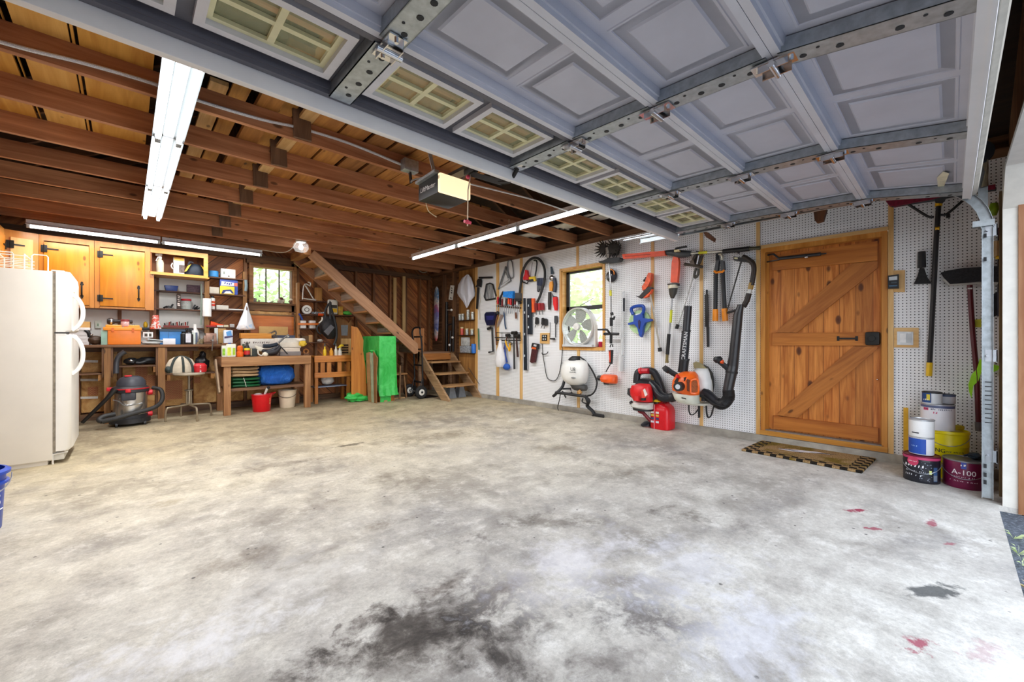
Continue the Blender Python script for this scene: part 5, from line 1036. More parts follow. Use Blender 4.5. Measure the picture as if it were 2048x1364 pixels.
obj('yellow_clip', tb(cQ((740, 812), (792, 812)), .014, .09), mat('#e3bb22', .4), T); obj('yellow_clip', tb(cQ((735, 985), (770, 955), (790, 955)), .012, .09), mat('#e3bb22', .4), T)
T = wth('scrub_broom', 'dark stiff bristled brush hung below the bar clamp behind the track', 'brush', (1990, 630), None, .03); obj('bristles', pl(cQ((705, 1200), (755, 1180), (760, 1420), (710, 1440)), .015, .05), mat('#1b1b20', .85, 0, .4, 90, .6), T); obj('back', pl(cQ((755, 1180), (775, 1180), (778, 1430), (760, 1430)), .015, .06), mat('#3a3a46', .5), T)
T = wth('green_bottle', 'olive green bottle tip on the wall above the track bracket', 'bottle', (1985, 432), None, .05); m = MB(); a_, b_ = R(*cQ((715, 375))[0], .06), R(*cQ((725, 245))[0], .06); m.tube([a_, (a_+b_)/2, b_], [.018, .03, .022], 10, 3); obj('body', m, mat('#7fa01f', .4), T)
m = MB(); rings = []
for k in range(9):
    f = k/8; ring = []
    for i in range(10):
        s_ = i/9; p = Vector((4.40-.05*f+.012*math.sin(7*s_+3*f), -.155+.0*f+.02*math.sin(9*s_+f*4), 2.62-.44*f-.05*s_*f)); p.x += .05-.20*s_*(1-.3*f); ring.append(p)
    rings.append(ring+[q+Vector((0, .006, 0)) for q in ring[::-1]])
m.loft(rings); tag(obj('cloth_sheet', m, mat('#a39478', .85, 0, .2, 20, .3)), 'tan cloth hanging in the top corner of the door opening', 'cloth')
# wall plates
T = wth('wall_keypad', 'black opener keypad in a pine frame beside the plank door', 'keypad', (1790, 577), None, .01)
obj('backing', pl([(1787.5, 541), (1810, 540), (1809.5, 584), (1787.5, 584)], .0, .016), PINEZ, T); obj('housing', pl(cO((92, 1075), (222, 1058), (222, 1225), (95, 1228)), .016, .03), PLB, T); obj('screen', pl(cO((105, 1092), (205, 1080), (205, 1125), (107, 1133)), .047, .003), mat('#cfd6da', .25), T)
obj('button', pl(cO((130, 1150), (200, 1145), (200, 1162), (132, 1166)), .047, .003), mat('#3f4c55', .4), T); obj('button', pl(cO((105, 1190), (205, 1185), (205, 1200), (107, 1205)), .047, .003), mat('#4a6f8a', .4), T)
T = wth('wall_outlet', 'steel outlet plate in a pine frame right of the door handle height', 'outlet', (1812, 695), None, .01)
obj('frame', pl([(1788, 655.5), (1837.5, 655.5), (1837.5, 695), (1788, 694.5)], .0, .014), PINEY, T); obj('plate', pl([(1794, 663), (1826.5, 663.5), (1826.5, 690), (1794, 689.5)], .014, .006), mat('#dfe2e3', .4), T); obj('socket', pl([(1800, 667), (1812, 667), (1812, 685), (1800, 685)], .02, .006), mat('#f0f0ee', .4), T); obj('socket', pl([(1814, 667), (1822, 667), (1822, 685), (1814, 685)], .02, .006), mat('#b9bcbc', .4, .6), T)
for (lb, q, d_) in (('split brown wood block hung under the track above the door', [(1627, 423), (1653, 418), (1646, 441), (1633, 445), (1629, 440)], .3), ('small red-brown wood block under the track left of the door', [(1406, 464), (1414, 464), (1428, 476), (1426, 483), (1412, 474)], .25)):
    T = wth('wood_block', lb, 'wood block', q[0], None, d_); obj('block', pl(q, d_, .06), wood('#3f2414', '#8f5a38', 'Z', .2), T)
# ---- doormat
mc = [PZ(u, v) for u, v in [(1484, 903), (1533, 879), (1750, 916), (1731, 948)]]
yc_, xc_ = (mc[0].y+mc[1].y+mc[2].y+mc[3].y)/4, (mc[0].x+mc[1].x+mc[2].x+mc[3].x)/4
ml = (Vector((mc[1]-mc[2])).length+Vector((mc[0]-mc[3])).length)/2; mw_ = (Vector((mc[0]-mc[1])).length+Vector((mc[3]-mc[2])).length)/2
a_ = math.atan2((mc[1]-mc[2]).y+(mc[0]-mc[3]).y, (mc[1]-mc[2]).x+(mc[0]-mc[3]).x)
t = NT('coir_mat'); t.set(.95, 0, .1); g = t.co(); sep = t.n('ShaderNodeSeparateXYZ'); t.l(g, sep.inputs[0]); X, Y = sep.outputs['X'], sep.outputs['Y']
ck = t.n('ShaderNodeTexChecker'); ck.inputs['Scale'].default_value = 1/.052; t.l(g, ck.inputs['Vector'])
edge = t.math('MAXIMUM', t.math('GREATER_THAN', t.math('ABSOLUTE', X), ml/2-.104), t.math('GREATER_THAN', t.math('ABSOLUTE', Y), mw_/2-.104))
n = t.noise(g, 90, 5, .7); n4 = t.noise(g, 4, 4)
coir = t.ramp(n, [(.3, hexc('#6f5638')), (.55, hexc('#b59467')), (.7, hexc('#d9bd8c'))])
coir2 = t.mix(t.ramp(n4, [(.5, (0, 0, 0)), (.62, (1, 1, 1))]), coir, t.mix(1, coir, hexc('#c6c98a'), 'MULTIPLY'))
dk = t.ramp(n, [(.3, hexc('#141210')), (.7, hexc('#3c362e'))])
t.col(t.mix(t.math('MULTIPLY', edge, ck.outputs['Fac']), coir2, dk)); t.bump(n, .8, .02)
MT = thing('door_mat', 'coir doormat with dark checked border in front of the plank door', 'mat', (xc_, yc_, 0)); MT.rotation_euler.z = a_
m = MB(); m.box((0, 0, .011), (ml, mw_, .02), bev=.006)
me = bpy.data.meshes.new('pile'); bmesh.ops.recalc_face_normals(m.bm, faces=m.bm.faces); m.bm.to_mesh(me); me.materials.append(t.m); o = bpy.data.objects.new('pile', me); COL.objects.link(o); o.parent = MT
def mm(name, polys, col, z=.0222):
    m = MB()
    for q in polys: m.prism([(x, y, z) for x, y in q], (0, 0, .0012))
    me = bpy.data.meshes.new(name); m.bm.to_mesh(me); me.materials.append(mat(col, .9, 0, .25, 80)); o = bpy.data.objects.new(name, me); COL.objects.link(o); o.parent = MT
mm('motif', [[(.22, .08), (.10, .085), (.0, .02), (-.16, -.06), (-.06, -.075), (.08, -.02), (.17, .02)]], '#d6d3d6'); mm('motif', [[(.24, .06), (.12, .05), (.04, .02), (.14, .03)], [(-.02, .0), (-.2, -.095), (-.1, -.02)], [(.1, .09), (.02, .05), (.04, .075)]], '#2b2a33', .0236)
# ---- paint cans
def cam_ang(x, y): return math.atan2(-y, -x)
def can(name, label, cat, x, y, z, r, h, body, lid='#9fa3a6', group=None, band=None, rim=True, handle=False):
    T = thing(name, label, cat, (x, y, z), group); m = MB(); m.lathe([(r*.98, 0), (r, .004), (r, h-.012), (r*.985, h-.008)], (x, y, z), 32); obj('body', m, body, T)
    m = MB(); m.lathe([(r*1.0, h-.012), (r*1.035, h-.010), (r*1.035, h-.002), (r*.97, h), (r*.95, h-.006), (r*.2, h-.004)], (x, y, z), 32); obj('lid', m, mat(lid, .35, .6), T)
    if band: 
        a0 = cam_ang(x, y)
        for i, (z0, z1, t0, t1, cc) in enumerate(band):
            m = MB(); n_ = 14; m.loft([[Vector((x+rr*math.cos(a0+t), y+rr*math.sin(a0+t), z+zz)) for rr, zz in ((r+.001, z0*h), (r+.0022, z0*h), (r+.0022, z1*h), (r+.001, z1*h))] for t in [t0+(t1-t0)*k/n_ for k in range(n_+1)]]); obj('label_panel', m, mat(cc, .4, 0, .06) if cc.startswith('#') else MATS[cc], T)
    if handle:
        a0 = cam_ang(x, y); m = MB(); pts = [Vector((x+(r+.006)*math.cos(a0+t), y+(r+.006)*math.sin(a0+t), z+h*(.78-.42*math.cos(t*.98)))) for t in [-1.5+3*k/12 for k in range(13)]]; m.tube(pts, .0022, 6); obj('bail', m, STEEL, T)
    return T
t = NT('black_dotted_label'); t.set(.35); v = t.n('ShaderNodeTexVoronoi'); v.inputs['Scale'].default_value = 70; t.l(t.co(), v.inputs['Vector']); t.col(t.mix(t.ramp(v.outputs['Distance'], [(.2, (1, 1, 1)), (.3, (0, 0, 0))]), hexc('#1c1e28'), hexc('#8f95a4'))); MATS['dots'] = t.m
bx_, by_ = 4.508, .158
T = can('paint_can', 'black gallon paint can with magenta lip, lowest of the front stack', 'paint can', bx_, by_, 0, .104, .205, mat('#1c1d26', .35, 0, .1), '#7a2440', None, [(.08, .80, -.1, .62, 'dots'), (.10, .62, .66, .92, '#3b5a86'), (.86, .95, -1.5, 1.5, '#c0406e'), (.36, .50, .40, .55, '#d9e08c'), (.12, .33, .66, .92, '#cfd9e2')], handle=True)
a0 = cam_ang(bx_, by_); text('lettering', '~7', (0, 0, .125), .036, mat('#e8e8ea', .4), T, bend=(bx_, by_, .1062, a0-.28)); text('lettering', '~12', (0, 0, .085), .016, mat('#c9ccd2', .4), T, bend=(bx_, by_, .1062, a0-.38)); text('lettering', '~8', (0, 0, .055), .022, mat('#c9ccd2', .4), T, bend=(bx_, by_, .1062, a0-.45))
m = MB(); c = Vector((bx_+.105*math.cos(a0-.45), by_+.105*math.sin(a0-.45), .16)); m.lathe([(.034, 0), (.034, .003), (.02, .0035)], c, 20, (math.cos(a0-.45), math.sin(a0-.45), 0)); o = obj('badge', m, mat('#c53a5e', .4), T); text('lettering', '~7', (0, 0, .16), .012, WHITE, T, bend=(bx_, by_, .1105, a0-.45))
T = can('paint_can', 'quart can with blue lower label standing on the black gallon can', 'paint can', bx_+.012, by_-.0, .2055, .071, .135, mat('#eceef2', .35, 0, .03), '#c9ccd0', 'quart cans', [(.05, .9, -1.4, .35, '#1f4fae')])
text('lettering', '~5', (0, 0, .27), .018, mat('#9fc0ea', .4), T, bend=(bx_+.012, by_, .0735, cam_ang(bx_, by_)-.5))
T = can('paint_can', 'plain white quart can at the top of the front stack', 'paint can', bx_+.012, by_, .341, .072, .135, mat('#f1f1ef', .35, 0, .03), '#c9ccd0', 'quart cans', [(.2, .26, -.8, -.2, '#2a2c36')])
yx, yy = 4.80, .02; T = thing('paint_pail', 'tall bright yellow pail behind the maroon can', 'pail', (yx, yy, 0)); m = MB(); m.lathe([(.112, 0), (.114, .01), (.118, .25), (.121, .255), (.119, .262), (.119, .345), (.124, .35), (.124, .362), (.12, .372), (.113, .372), (.112, .36), (.02, .358)], (yx, yy, 0), 36); obj('body', m, mat('#f1de10', .35, 0, .05), T)
a0 = cam_ang(yx, yy); text('lettering', 'NG', (0, 0, .215), .042, mat('#22222a', .4), T, bend=(yx, yy, .1185, a0-.35)); text('lettering', '~11', (0, 0, .215), .016, mat('#3c3a2a', .4), T, bend=(yx, yy, .1185, a0+.4)); text('lettering', '~9', (0, 0, .19), .014, mat('#3c3a2a', .4), T, bend=(yx, yy, .1185, a0+.35))
m = MB(); m.tube([Vector((yx+.126*math.cos(a0+t), yy+.126*math.sin(a0+t), .35-.09*math.cos(t))) for t in [-1.5+3*k/10 for k in range(11)]], .0025, 6); obj('bail', m, STEEL, T)
T = can('paint_can', 'white gallon can resting on the yellow pail', 'paint can', yx-.03, yy+.055, .373, .098, .205, mat('#eeedf2', .35, 0, .03), '#b9bcc2', None, [(.86, .95, -1.3, 1.3, '#5a6488'), (.75, .85, -.9, -.55, '#d2466e')], handle=False)
text('lettering', '~16', (0, 0, .538), .018, mat('#39405c', .4), T, bend=(yx-.03, yy+.055, .0995, cam_ang(yx, yy)+.05)); text('lettering', '~2', (0, 0, .512), .022, mat('#d2466e', .4), T, bend=(yx-.03, yy+.055, .0995, cam_ang(yx, yy)-.1))
T = can('paint_can', 'small can with blue and yellow label on the white gallon can', 'paint can', yx-.07, yy+.085, .5785, .058, .095, mat('#dfe3e6', .35, 0, .03), '#3a3a3e', 'half-size cans', [(.1, .9, -1.3, -.1, '#214a86'), (.3, .8, -.55, -.2, '#e8d23a')])
text('lettering', '~3', (0, 0, .612), .024, mat('#f2f2e2', .4), T, bend=(yx-.07, yy+.085, .061, cam_ang(yx, yy)-.55))
can('paint_can', 'small grey-white can at the right on the white gallon can', 'paint can', yx+.025, yy+.0, .5785, .046, .075, mat('#d5d8de', .35, 0, .03), '#4d5058', 'half-size cans', [(.75, .95, -1.2, 1.2, '#4d5a78')])
m = MB(); m.box((yx+.045, yy-.055, .39), (.075, .05, .035), rz=-.6, bev=.012); tag(obj('sponge', m, mat('#c9b42a', .9, 0, .2, 60, .5)), 'yellow sponge on the rim of the yellow pail', 'sponge')
m = MB(); m.bar((4.94, .27, .02), (4.955, .27, .50), .03, .012, (1, 0, 0)); tag(obj('yellow_stake', m, mat('#d9a51e', .5)), 'narrow yellow stick standing behind the front can stack', 'stick')
ax_, ay_ = 4.56, -.066; T = can('paint_can', 'maroon gallon paint can beside the foot of the door track', 'paint can', ax_, ay_, 0, .112, .205, mat('#6d0f3c', .35, 0, .06), '#8f8f93', None, [(.72, .95, -.14, .10, '#3a4aa0')], handle=True)
a0 = cam_ang(ax_, ay_); text('lettering', 'A-100', (0, 0, .118), .052, mat('#efe6ea', .35), T, bend=(ax_, ay_, .1135, a0-.02)); text('lettering', '~14', (0, 0, .086), .015, mat('#d9b9c9', .4), T, bend=(ax_, ay_, .1135, a0-.05)); text('lettering', '~18', (0, 0, .055), .014, mat('#d9b9c9', .4), T, bend=(ax_, ay_, .1135, a0-.02)); text('lettering', '~2', (0, 0, .172), .026, WHITE, T, bend=(ax_, ay_, .1155, a0-.02))
m = MB(); m.ell((ax_+.05, ay_-.055, .225), (.11, .07, .05), lump=.25, seed=3); m.tube([(ax_+.02, ay_+.0, .222), (ax_+.05, ay_-.05, .24)], .008, 6); tag(obj('paint_brush', m, mat('#25333f', .6, 0, .4, 30)), 'dark wet paint brush lying on the maroon can', 'brush')

# ---- refrigerator
FR = thing('refrigerator', 'white refrigerator with freezer on top against the left wall', 'refrigerator', (-.80, 5.75, 0))
fx0, fx1, fy0, fy1, fz = -1.16, -.465, 5.37, 6.10, 1.69
FC = mat('#dcd4c6', .45, 0, .04, 4); FD = mat('#e4dfd5', .35, 0, .03, 4)
m = MB(); m.bx(fx0, fx1, fy0, fy1, .04, fz, .006); m.bx(fx0, fx1-.03, fy0+.02, fy1-.02, 0, .05); obj('cabinet', m, FC, FR)
m = MB(); m.bx(fx1-.002, fx1+.02, fy0+.006, fy1-.006, .10, fz-.01); o = obj('gasket', m, mat('#8d8372', .7, 0, .3, 30), FR)
def fdoor(nm, z0, z1, h0, h1):
    m = MB(); prof = [(fx1+.018, fy0), (fx1+.085, fy0), (fx1+.112, fy0+.02), (fx1+.12, fy0+.06), (fx1+.12, fy1-.06), (fx1+.112, fy1-.02), (fx1+.085, fy1), (fx1+.018, fy1)]
    rs = []
    for z, s_ in ((z0, 0), (z0+.02, 1), (z1-.07 if nm == 'freezer_door' else z1-.02, 1), (z1-.02, .7 if nm == 'freezer_door' else 1), (z1, .1 if nm == 'freezer_door' else 0)): rs.append([Vector((fx1+.018+(x-fx1-.018)*(.82+.18*s_), y, z)) for x, y in prof])
    m.loft(rs); D = obj(nm, m, FD, FR); yh = fy0+.055
    m = MB(); m.tube([(fx1+.112, yh, h0), (fx1+.15, yh, h0+(h1-h0)*.12), (fx1+.178, yh, h0+(h1-h0)*.35), (fx1+.178, yh, h0+(h1-h0)*.65), (fx1+.15, yh, h0+(h1-h0)*.88), (fx1+.112, yh, h1)], .016, 8, 4, flat=.8); obj('handle', m, mat('#f2efe9', .3, 0, .02), D)
    return D
fdoor('freezer_door', 1.16, 1.695, 1.175, 1.50); fdoor('fridge_door', .11, 1.145, .78, 1.13)
m = MB(); m.bx(fx1+.01, fx1+.10, fy0+.002, fy0+.05, 1.146, 1.159); m.cyl((fx1+.02, fy0+.02, 1.13), (fx1+.02, fy0+.02, 1.175), .012, n=10); obj('hinge', m, mat('#4a4744', .4, .5), FR)
m = MB(); m.bx(fx1-.01, fx1+.07, fy0+.01, fy0+.07, fz, fz+.014, .004); obj('hinge_cover', m, FD, FR)
m = MB(); m.bx(fx1-.03, fx1+.07, fy0+.02, fy1-.02, .03, .10, .01); obj('kick_grille', m, mat('#cbc6ba', .5), FR); m = MB(); m.tube([(fx1+.0, fy0+.01, .0), (fx1+.0, fy0+.01, .085), (fx1+.09, fy0+.02, .095)], .008, 6); obj('leveling_foot', m, mat('#cfcac0', .5), FR)
m = MB(); p = (fx1+.121, fy0+.13, 1.52); m.box(p, (.004, .03, .018)); obj('badge', m, mat('#b9a878', .4, .5), FR)
RK = thing('wire_rack', 'white wire basket lying on top of the refrigerator', 'wire rack', (-.75, 5.70, fz+.002)); WW = mat('#efe9da', .4, 0, .03)
m = MB(); z0 = fz+.008
for k in range(5):
    for y in (5.50, 5.86): m.tube([(-1.10, y, z0+.03*k), (-.62, y, z0+.03*k)], .004, 6)
for x in (-1.10, -.95, -.80, -.64):
    m.tube([(x, 5.50, z0-.002), (x, 5.50, z0+.135), (x+.0, 5.86, z0+.135), (x, 5.86, z0-.002)], .005, 6)
for k in range(7): m.tube([(-1.10+.07*k, 5.50, z0), (-1.10+.07*k, 5.86, z0)], .003, 6)
obj('basket', m, WW, RK)
for x in (-.80, -.60): 
    m = MB(); m.tube([(x, 5.52, z0-.002), (x, 5.52, z0+.13), (x+.012, 5.53, z0+.145), (x+.085, 5.53, z0+.145), (x+.095, 5.52, z0+.13), (x+.095, 5.52, z0-.002)], .005, 6); obj('end_loop', m, WW, RK)
# ---- blue bucket
bx2, by2 = -.655, 3.77; T = thing('bucket', 'blue five gallon bucket standing before the refrigerator, cut by the frame', 'bucket', (bx2, by2, 0)); BB = mat('#1240a8', .35, 0, .05)
m = MB(); m.lathe([(.128, 0), (.131, .004), (.143, .26), (.160, .262), (.160, .275), (.146, .28), (.148, .315), (.165, .318), (.166, .334), (.152, .345), (.143, .345), (.128, .02), (.05, .015)], (bx2, by2, 0), 48); obj('body', m, BB, T)
a0 = cam_ang(bx2, by2); text('lettering', "LOWE'S", (0, 0, .17), .085, WHITE, T, bend=(bx2, by2, .1395, a0+.03))
m = MB()
for zz in (.115, .225): m.tube([Vector((bx2+(.1365+.045*(zz-.115))*math.cos(a0+t), by2+(.1365+.045*(zz-.115))*math.sin(a0+t), zz)) for t in [-1.3+2.6*k/20 for k in range(21)]], .003, 6)
obj('logo_border', m, WHITE, T)
m = MB(); m.tube([Vector((bx2+.168*math.cos(a0+t), by2+.168*math.sin(a0+t), .30-.10*math.cos(t))) for t in [-1.6+3.2*k/16 for k in range(17)]], .003, 6); obj('bail', m, STEEL, T)
# ================================================================ back wall, left part: cabinets, shelves, counter, vacuum, stool, workbench
def bxY(u0, u1, v0, v1, Y, dep, m=None, bev=0):
    """box whose front face (towards the room) covers the rectangle at depth Y"""
    m = m or MB(); um, vm = (u0+u1)/2, (v0+v1)/2
    x0, x1 = PY(u0, vm, Y).x, PY(u1, vm, Y).x; z0, z1 = PY(um, v1, Y).z, PY(um, v0, Y).z
    return m.bx(x0, x1, Y, Y+dep, z0, z1, bev)
def block(name, label, cat, u0, u1, v0, v1, Y, dep, mt, group=None, bev=.002, zb=None):
    um = (u0+u1)/2; x0, x1 = PY(u0, (v0+v1)/2, Y).x, PY(u1, (v0+v1)/2, Y).x; z1 = PY(um, v0, Y).z; z0 = PY(um, v1, Y).z if zb is None else zb
    T = thing(name, label, cat, ((x0+x1)/2, Y+dep/2, z0), group); m = MB(); m.bx(x0, x1, Y, Y+dep, z0, z1, bev); obj('body', m, mt, T); return T
def pY(u, v, Y): return PY(u, v, Y)
def plY(poly, Y, th, m=None):
    m = m or MB(); return m.prism([PY(u, v, Y) for u, v in poly], (0, th, 0))
def tbY(pts, r, Y, n=8, sm=0, m=None, flat=None):
    m = m or MB(); ys = Y if isinstance(Y, (list, tuple)) else [Y]*len(pts); return m.tube([PY(u, v, q) for (u, v), q in zip(pts, ys)], r, n, sm, flat=flat)
CABZ, CABX = wood('#c4761f', '#e09c44', 'Z', .10, .8, .35), wood('#cf8a30', '#e8b062', 'X', 0, .8, .4)
CABD = wood('#c87414', '#e8992e', 'Z', .3, .7, .35)
CY = 7.62; CZ0, CZ1 = 1.51, 2.385
def cabinet(label, x0, x1, dx0, dx1, hinge_low=True, open_=False, z0=CZ0, dz0=None):
    T = thing('wall_cabinet', label, 'cabinet', ((x0+x1)/2, CY+.17, z0), 'pine wall cabinets'); m = MB()
    m.bx(x0, x1, CY+.02, YB-.0, CZ1-.018, CZ1); m.bx(x0, x1, CY+.02, YB, z0, z0+.018); m.bx(x0, x0+.018, CY+.02, YB, z0, CZ1); m.bx(x1-.018, x1, CY+.02, YB, z0, CZ1); m.bx(x0, x1, YB-.02, YB-.005, z0, CZ1)
    obj('carcass', m, wood('#8a4f1c', '#c47a34', 'Z', .1, .8, .45), T)
    m = MB(); m.bx(x0, dx0, CY, CY+.02, z0, CZ1); m.bx(dx1, x1, CY, CY+.02, z0, CZ1); m.bx(dx0, dx1, CY, CY+.02, CZ1-.07, CZ1); 
    m.bx(dx0-.005, dx1+.005, CY, CY+.02, z0, z0+.022); obj('face_frame', m, CABX if open_ else CABZ, T)
    if not open_:
        m = MB(); m.bx(dx0+.002, dx1-.002, CY-.016, CY+.004, z0+.03, CZ1-.085, .003); D = obj('door', m, CABD, T)
        def hng(z):
            m = MB(); m.box((dx0-.012, CY-.006, z), (.022, .012, .085), bev=.003); m.box((dx0+.018, CY-.019, z), (.026, .012, .085), bev=.003); m.cyl((dx0+.003, CY-.018, z-.045), (dx0+.003, CY-.018, z+.045), .007, n=8); m.bar((dx0+.02, CY-.02, z), (dx0+.125, CY-.02, z), .006, .016); obj('hinge', m, IRON, D)
        hng(CZ1-.17)
        if hinge_low: hng(z0+.13)
        m = MB(); xh = dx1-.065; zc = z0+.22; m.tube([(xh, CY-.02, zc-.075), (xh, CY-.045, zc-.04), (xh, CY-.045, zc+.04), (xh, CY-.02, zc+.075)], .008, 8, 3)
        for s_ in (-1, 1): m.lathe([(.004, 0), (.017, .002), (.012, .008)], (xh, CY-.014, zc+s_*.075), 10, (0, -1, 0)); m.box((xh, CY-.018, zc+s_*.097), (.02, .006, .02), ry=PI/4)
        obj('handle', m, IRON, D)
    return T
cx_ = lambda u: PY(u, 560, CY).x
cabinet('pine wall cabinet behind the refrigerator with black strap hinges', cx_(78), cx_(188.3), cx_(87.5), cx_(178.5))
cabinet('knotty pine wall cabinet beside the open cubby', cx_(189), cx_(300), cx_(199.5), cx_(290))
OC = cabinet('open pine cubby at the end of the wall cabinets', cx_(300.5), cx_(416), cx_(300), cx_(407.5), open_=True, z0=2.03)
m = MB(); m.bx(cx_(300), cx_(418), CY-.03, YB, 2.01, 2.03); obj('shelf', m, CABX, OC)
m = MB(); m.bx(cx_(291), cx_(308), CY+.004, CY+.02, CZ0, 2.01); obj('side_board', m, CABZ, OC)
# corner unit, set at an angle, and the one on the left wall
T = thing('corner_cabinet', 'narrow pine corner cabinet above the refrigerator', 'cabinet', (-.92, 7.7, CZ0), 'pine wall cabinets')
xa, xb = cx_(78)-.003, -1.025; m = MB(); m.prism([(xa, CY, CZ0), (xb, CY-.085, CZ0), (XL, CY-.085, CZ0), (XL, YB, CZ0), (xa, YB, CZ0)], (0, 0, CZ1-CZ0)); obj('carcass', m, CABZ, T)
d_ = Vector((xb-xa, -.085, 0)); L_ = d_.length; d_.normalize(); nn_ = Vector((-d_.y, d_.x, 0)); nn_ = nn_ if nn_.y < 0 else -nn_
m = MB(); q0 = Vector((xa, CY, 0))+d_*.05+nn_*.002; q1 = Vector((xa, CY, 0))+d_*(L_-.04)+nn_*.002; m.prism([q0+Vector((0, 0, CZ0+.03)), q1+Vector((0, 0, CZ0+.03)), q1+Vector((0, 0, CZ1-.085)), q0+Vector((0, 0, CZ1-.085))], nn_*.016); D = obj('door', m, wood('#e0a04c', '#f5c67c', 'Z', .08, .8, .35), T)
m = MB(); z = CZ1-.17; m.box(q1+nn_*.02+Vector((.01, 0, z)), (.03, .012, .09)); m.box(q1+nn_*.012-d_*-.02+Vector((0, 0, z)), (.025, .012, .09)); m.bar(q1+nn_*.022+Vector((0, 0, z)), q1-d_*.11+nn_*.022+Vector((0, 0, z)), .006, .016); obj('hinge', m, IRON, D)
T = thing('wall_cabinet', 'pine cabinet on the left wall, over the refrigerator at the frame edge', 'cabinet', (-1.17, 7.0, CZ0), 'pine wall cabinets')
m = MB(); m.bx(XL, xb-.02, 6.2, CY-.09, CZ0, CZ1); obj('carcass', m, CABZ, T); m = MB(); m.bx(xb-.02, xb-.002, 6.2, CY-.09, CZ0, CZ1); obj('face_frame', m, CABX, T); m = MB(); m.bx(xb-.004, xb+.012, 6.5, CY-.15, CZ0+.03, CZ1-.085); D = obj('door', m, CABD, T)
m = MB(); m.box((xb+.014, CY-.135, CZ1-.2), (.012, .03, .085)); m.bar((xb+.016, CY-.15, CZ1-.2), (xb+.016, CY-.25, CZ1-.2), .006, .016); obj('hinge', m, IRON, D)
# ---- things in the cubby (shelf top z = 1.835+.018)
sz = 2.0485
def bottle(name, label, cat, u, v1, v0, Y, prof, mt, cap=None, group=None, zb=None):
    """lathe bottle: base at (u,v1), top at v0; prof in fractions of the height, radius in metres"""
    p = PY(u, v1, Y); z0 = p.z if zb is None else zb; h = PY(u, v0, Y).z-z0; T = thing(name, label, cat, (p.x, Y, z0), group)
    m = MB(); m.lathe([(r, f*h) for r, f in prof], (p.x, Y, z0), 20); obj('body', m, mt, T)
    if cap: m = MB(); m.lathe([(r, f*h) for r, f in cap[0]], (p.x, Y, z0), 16); obj('cap', m, cap[1], T)
    return T, p.x, z0, h
T, x, z0, h = bottle('spray_bottle', 'cream spray bottle in the open pine cubby', 'bottle', 320, 546, 508, 7.74, [(.04, 0), (.043, .02), (.043, .55), (.034, .66), (.018, .72), (.018, .76)], mat('#ddd6bd', .4), ([(.018, .76), (.022, .77), (.022, .92), (.026, .93), (.026, 1)], mat('#efeeea', .4)), zb=sz)
m = MB(); m.bar((x, 7.74, z0+h*.95), (x-.05, 7.73, z0+h*.93), .02, .03); m.bar((x-.02, 7.735, z0+h*.86), (x-.045, 7.73, z0+h*.62), .012, .01); obj('trigger', m, mat('#efeeea', .4), T)
T = block('carton', 'white and yellow carton with dark picture in the open cubby', 'carton', 347, 369, 515, 546, 7.74, .11, mat('#e9e6e0', .6, 0, .05), zb=sz)
bxY(348, 368.5, 515, 522, 7.738, .112).bm; m = bxY(348, 368.5, 515, 521.5, 7.737, .003); obj('yellow_band', m, mat('#e9b84a', .5), T); m = bxY(358, 369, 530, 545.5, 7.737, .003); obj('picture', m, mat('#6a5c56', .5, 0, .5, 30), T); p = PY(359, 527, 7.737); text('lettering', 'STICK ON', p, .022, mat('#5a6690', .5), T)
m = tbY([(345, 526), (342.5, 532), (346, 538)], .008, 7.76, 8, 3); obj('handle', m, mat('#f0eee6', .4), T)
T = thing('soft_bag', 'navy and yellow bag slumped in the open cubby', 'bag', PY(391, 549, 7.72)); c = PY(391, 540, 7.76); c.z = sz
m = MB(); m.loft([[Vector((c.x+a*math.cos(2*PI*k/20)*(1+.08*math.sin(6*PI*k/20)), 7.77+b*math.sin(2*PI*k/20), sz+z)) for k in range(20)] for a, b, z in ((.13, .07, 0), (.125, .08, .06), (.10, .07, .13), (.06, .05, .17), (.03, .03, .185))]); obj('body', m, mat('#1f2b38', .6, 0, .2, 20, .3), T)
for s_, cc in ((-1, 0), (1, 1)):
    m = MB(); m.prism([(c.x+s_*.06, 7.695, sz+.165), (c.x+s_*.095, 7.705, sz+.14), (c.x+s_*.135, 7.70, sz+.05), (c.x+s_*.11, 7.69, sz+.06)], (0, .02, 0)); obj('yellow_panel', m, mat('#f0d23a', .5), T)
m = MB(); m.tube([(c.x-.09, 7.72, sz+.14), (c.x-.07, 7.72, sz+.20), (c.x-.03, 7.72, sz+.19)], .015, 8, 3); obj('strap', m, mat('#2b2a30', .6), T)
# ---- shelving units against the wall
SHW = wood('#3a2012', '#6f4425', 'X', .1)
def shelf_unit(label, u0, u1, vs, Y, posts=(), dep=None):
    T = thing('wall_shelf', label, 'shelf', PY((u0+u1)/2, vs[-1][0], Y), 'wall shelves'); dep = dep or YB-.0-Y; zs_ = []
    for va, vb in vs:
        um = (u0+u1)/2; p0, p1 = PY(u0, va, Y), PY(u1, vb, Y); z = (p0.z+p1.z)/2; m = MB(); m.bx(p0.x, p1.x, Y, Y+dep, z-.018, z); obj('board', m, SHW, T); zs_.append(z)
    for u, z0, z1, mt, w_ in posts:
        x = PY(u, 600, Y).x; m = MB(); m.bx(x-w_/2, x+w_/2, Y+.004, Y+.09, z0, z1); obj('upright', m, mt, T)
    return T, zs_
SY = 7.80
T, ZA = shelf_unit('brown shelves on white backing under the open cubby', 305.5, 409, [(580.5, 584.5), (616.5, 619.5), (655, 655.5)], SY, [(306, 1.03, 2.0, wood('#4a2814', '#84502a', 'Z', .1), .07)])
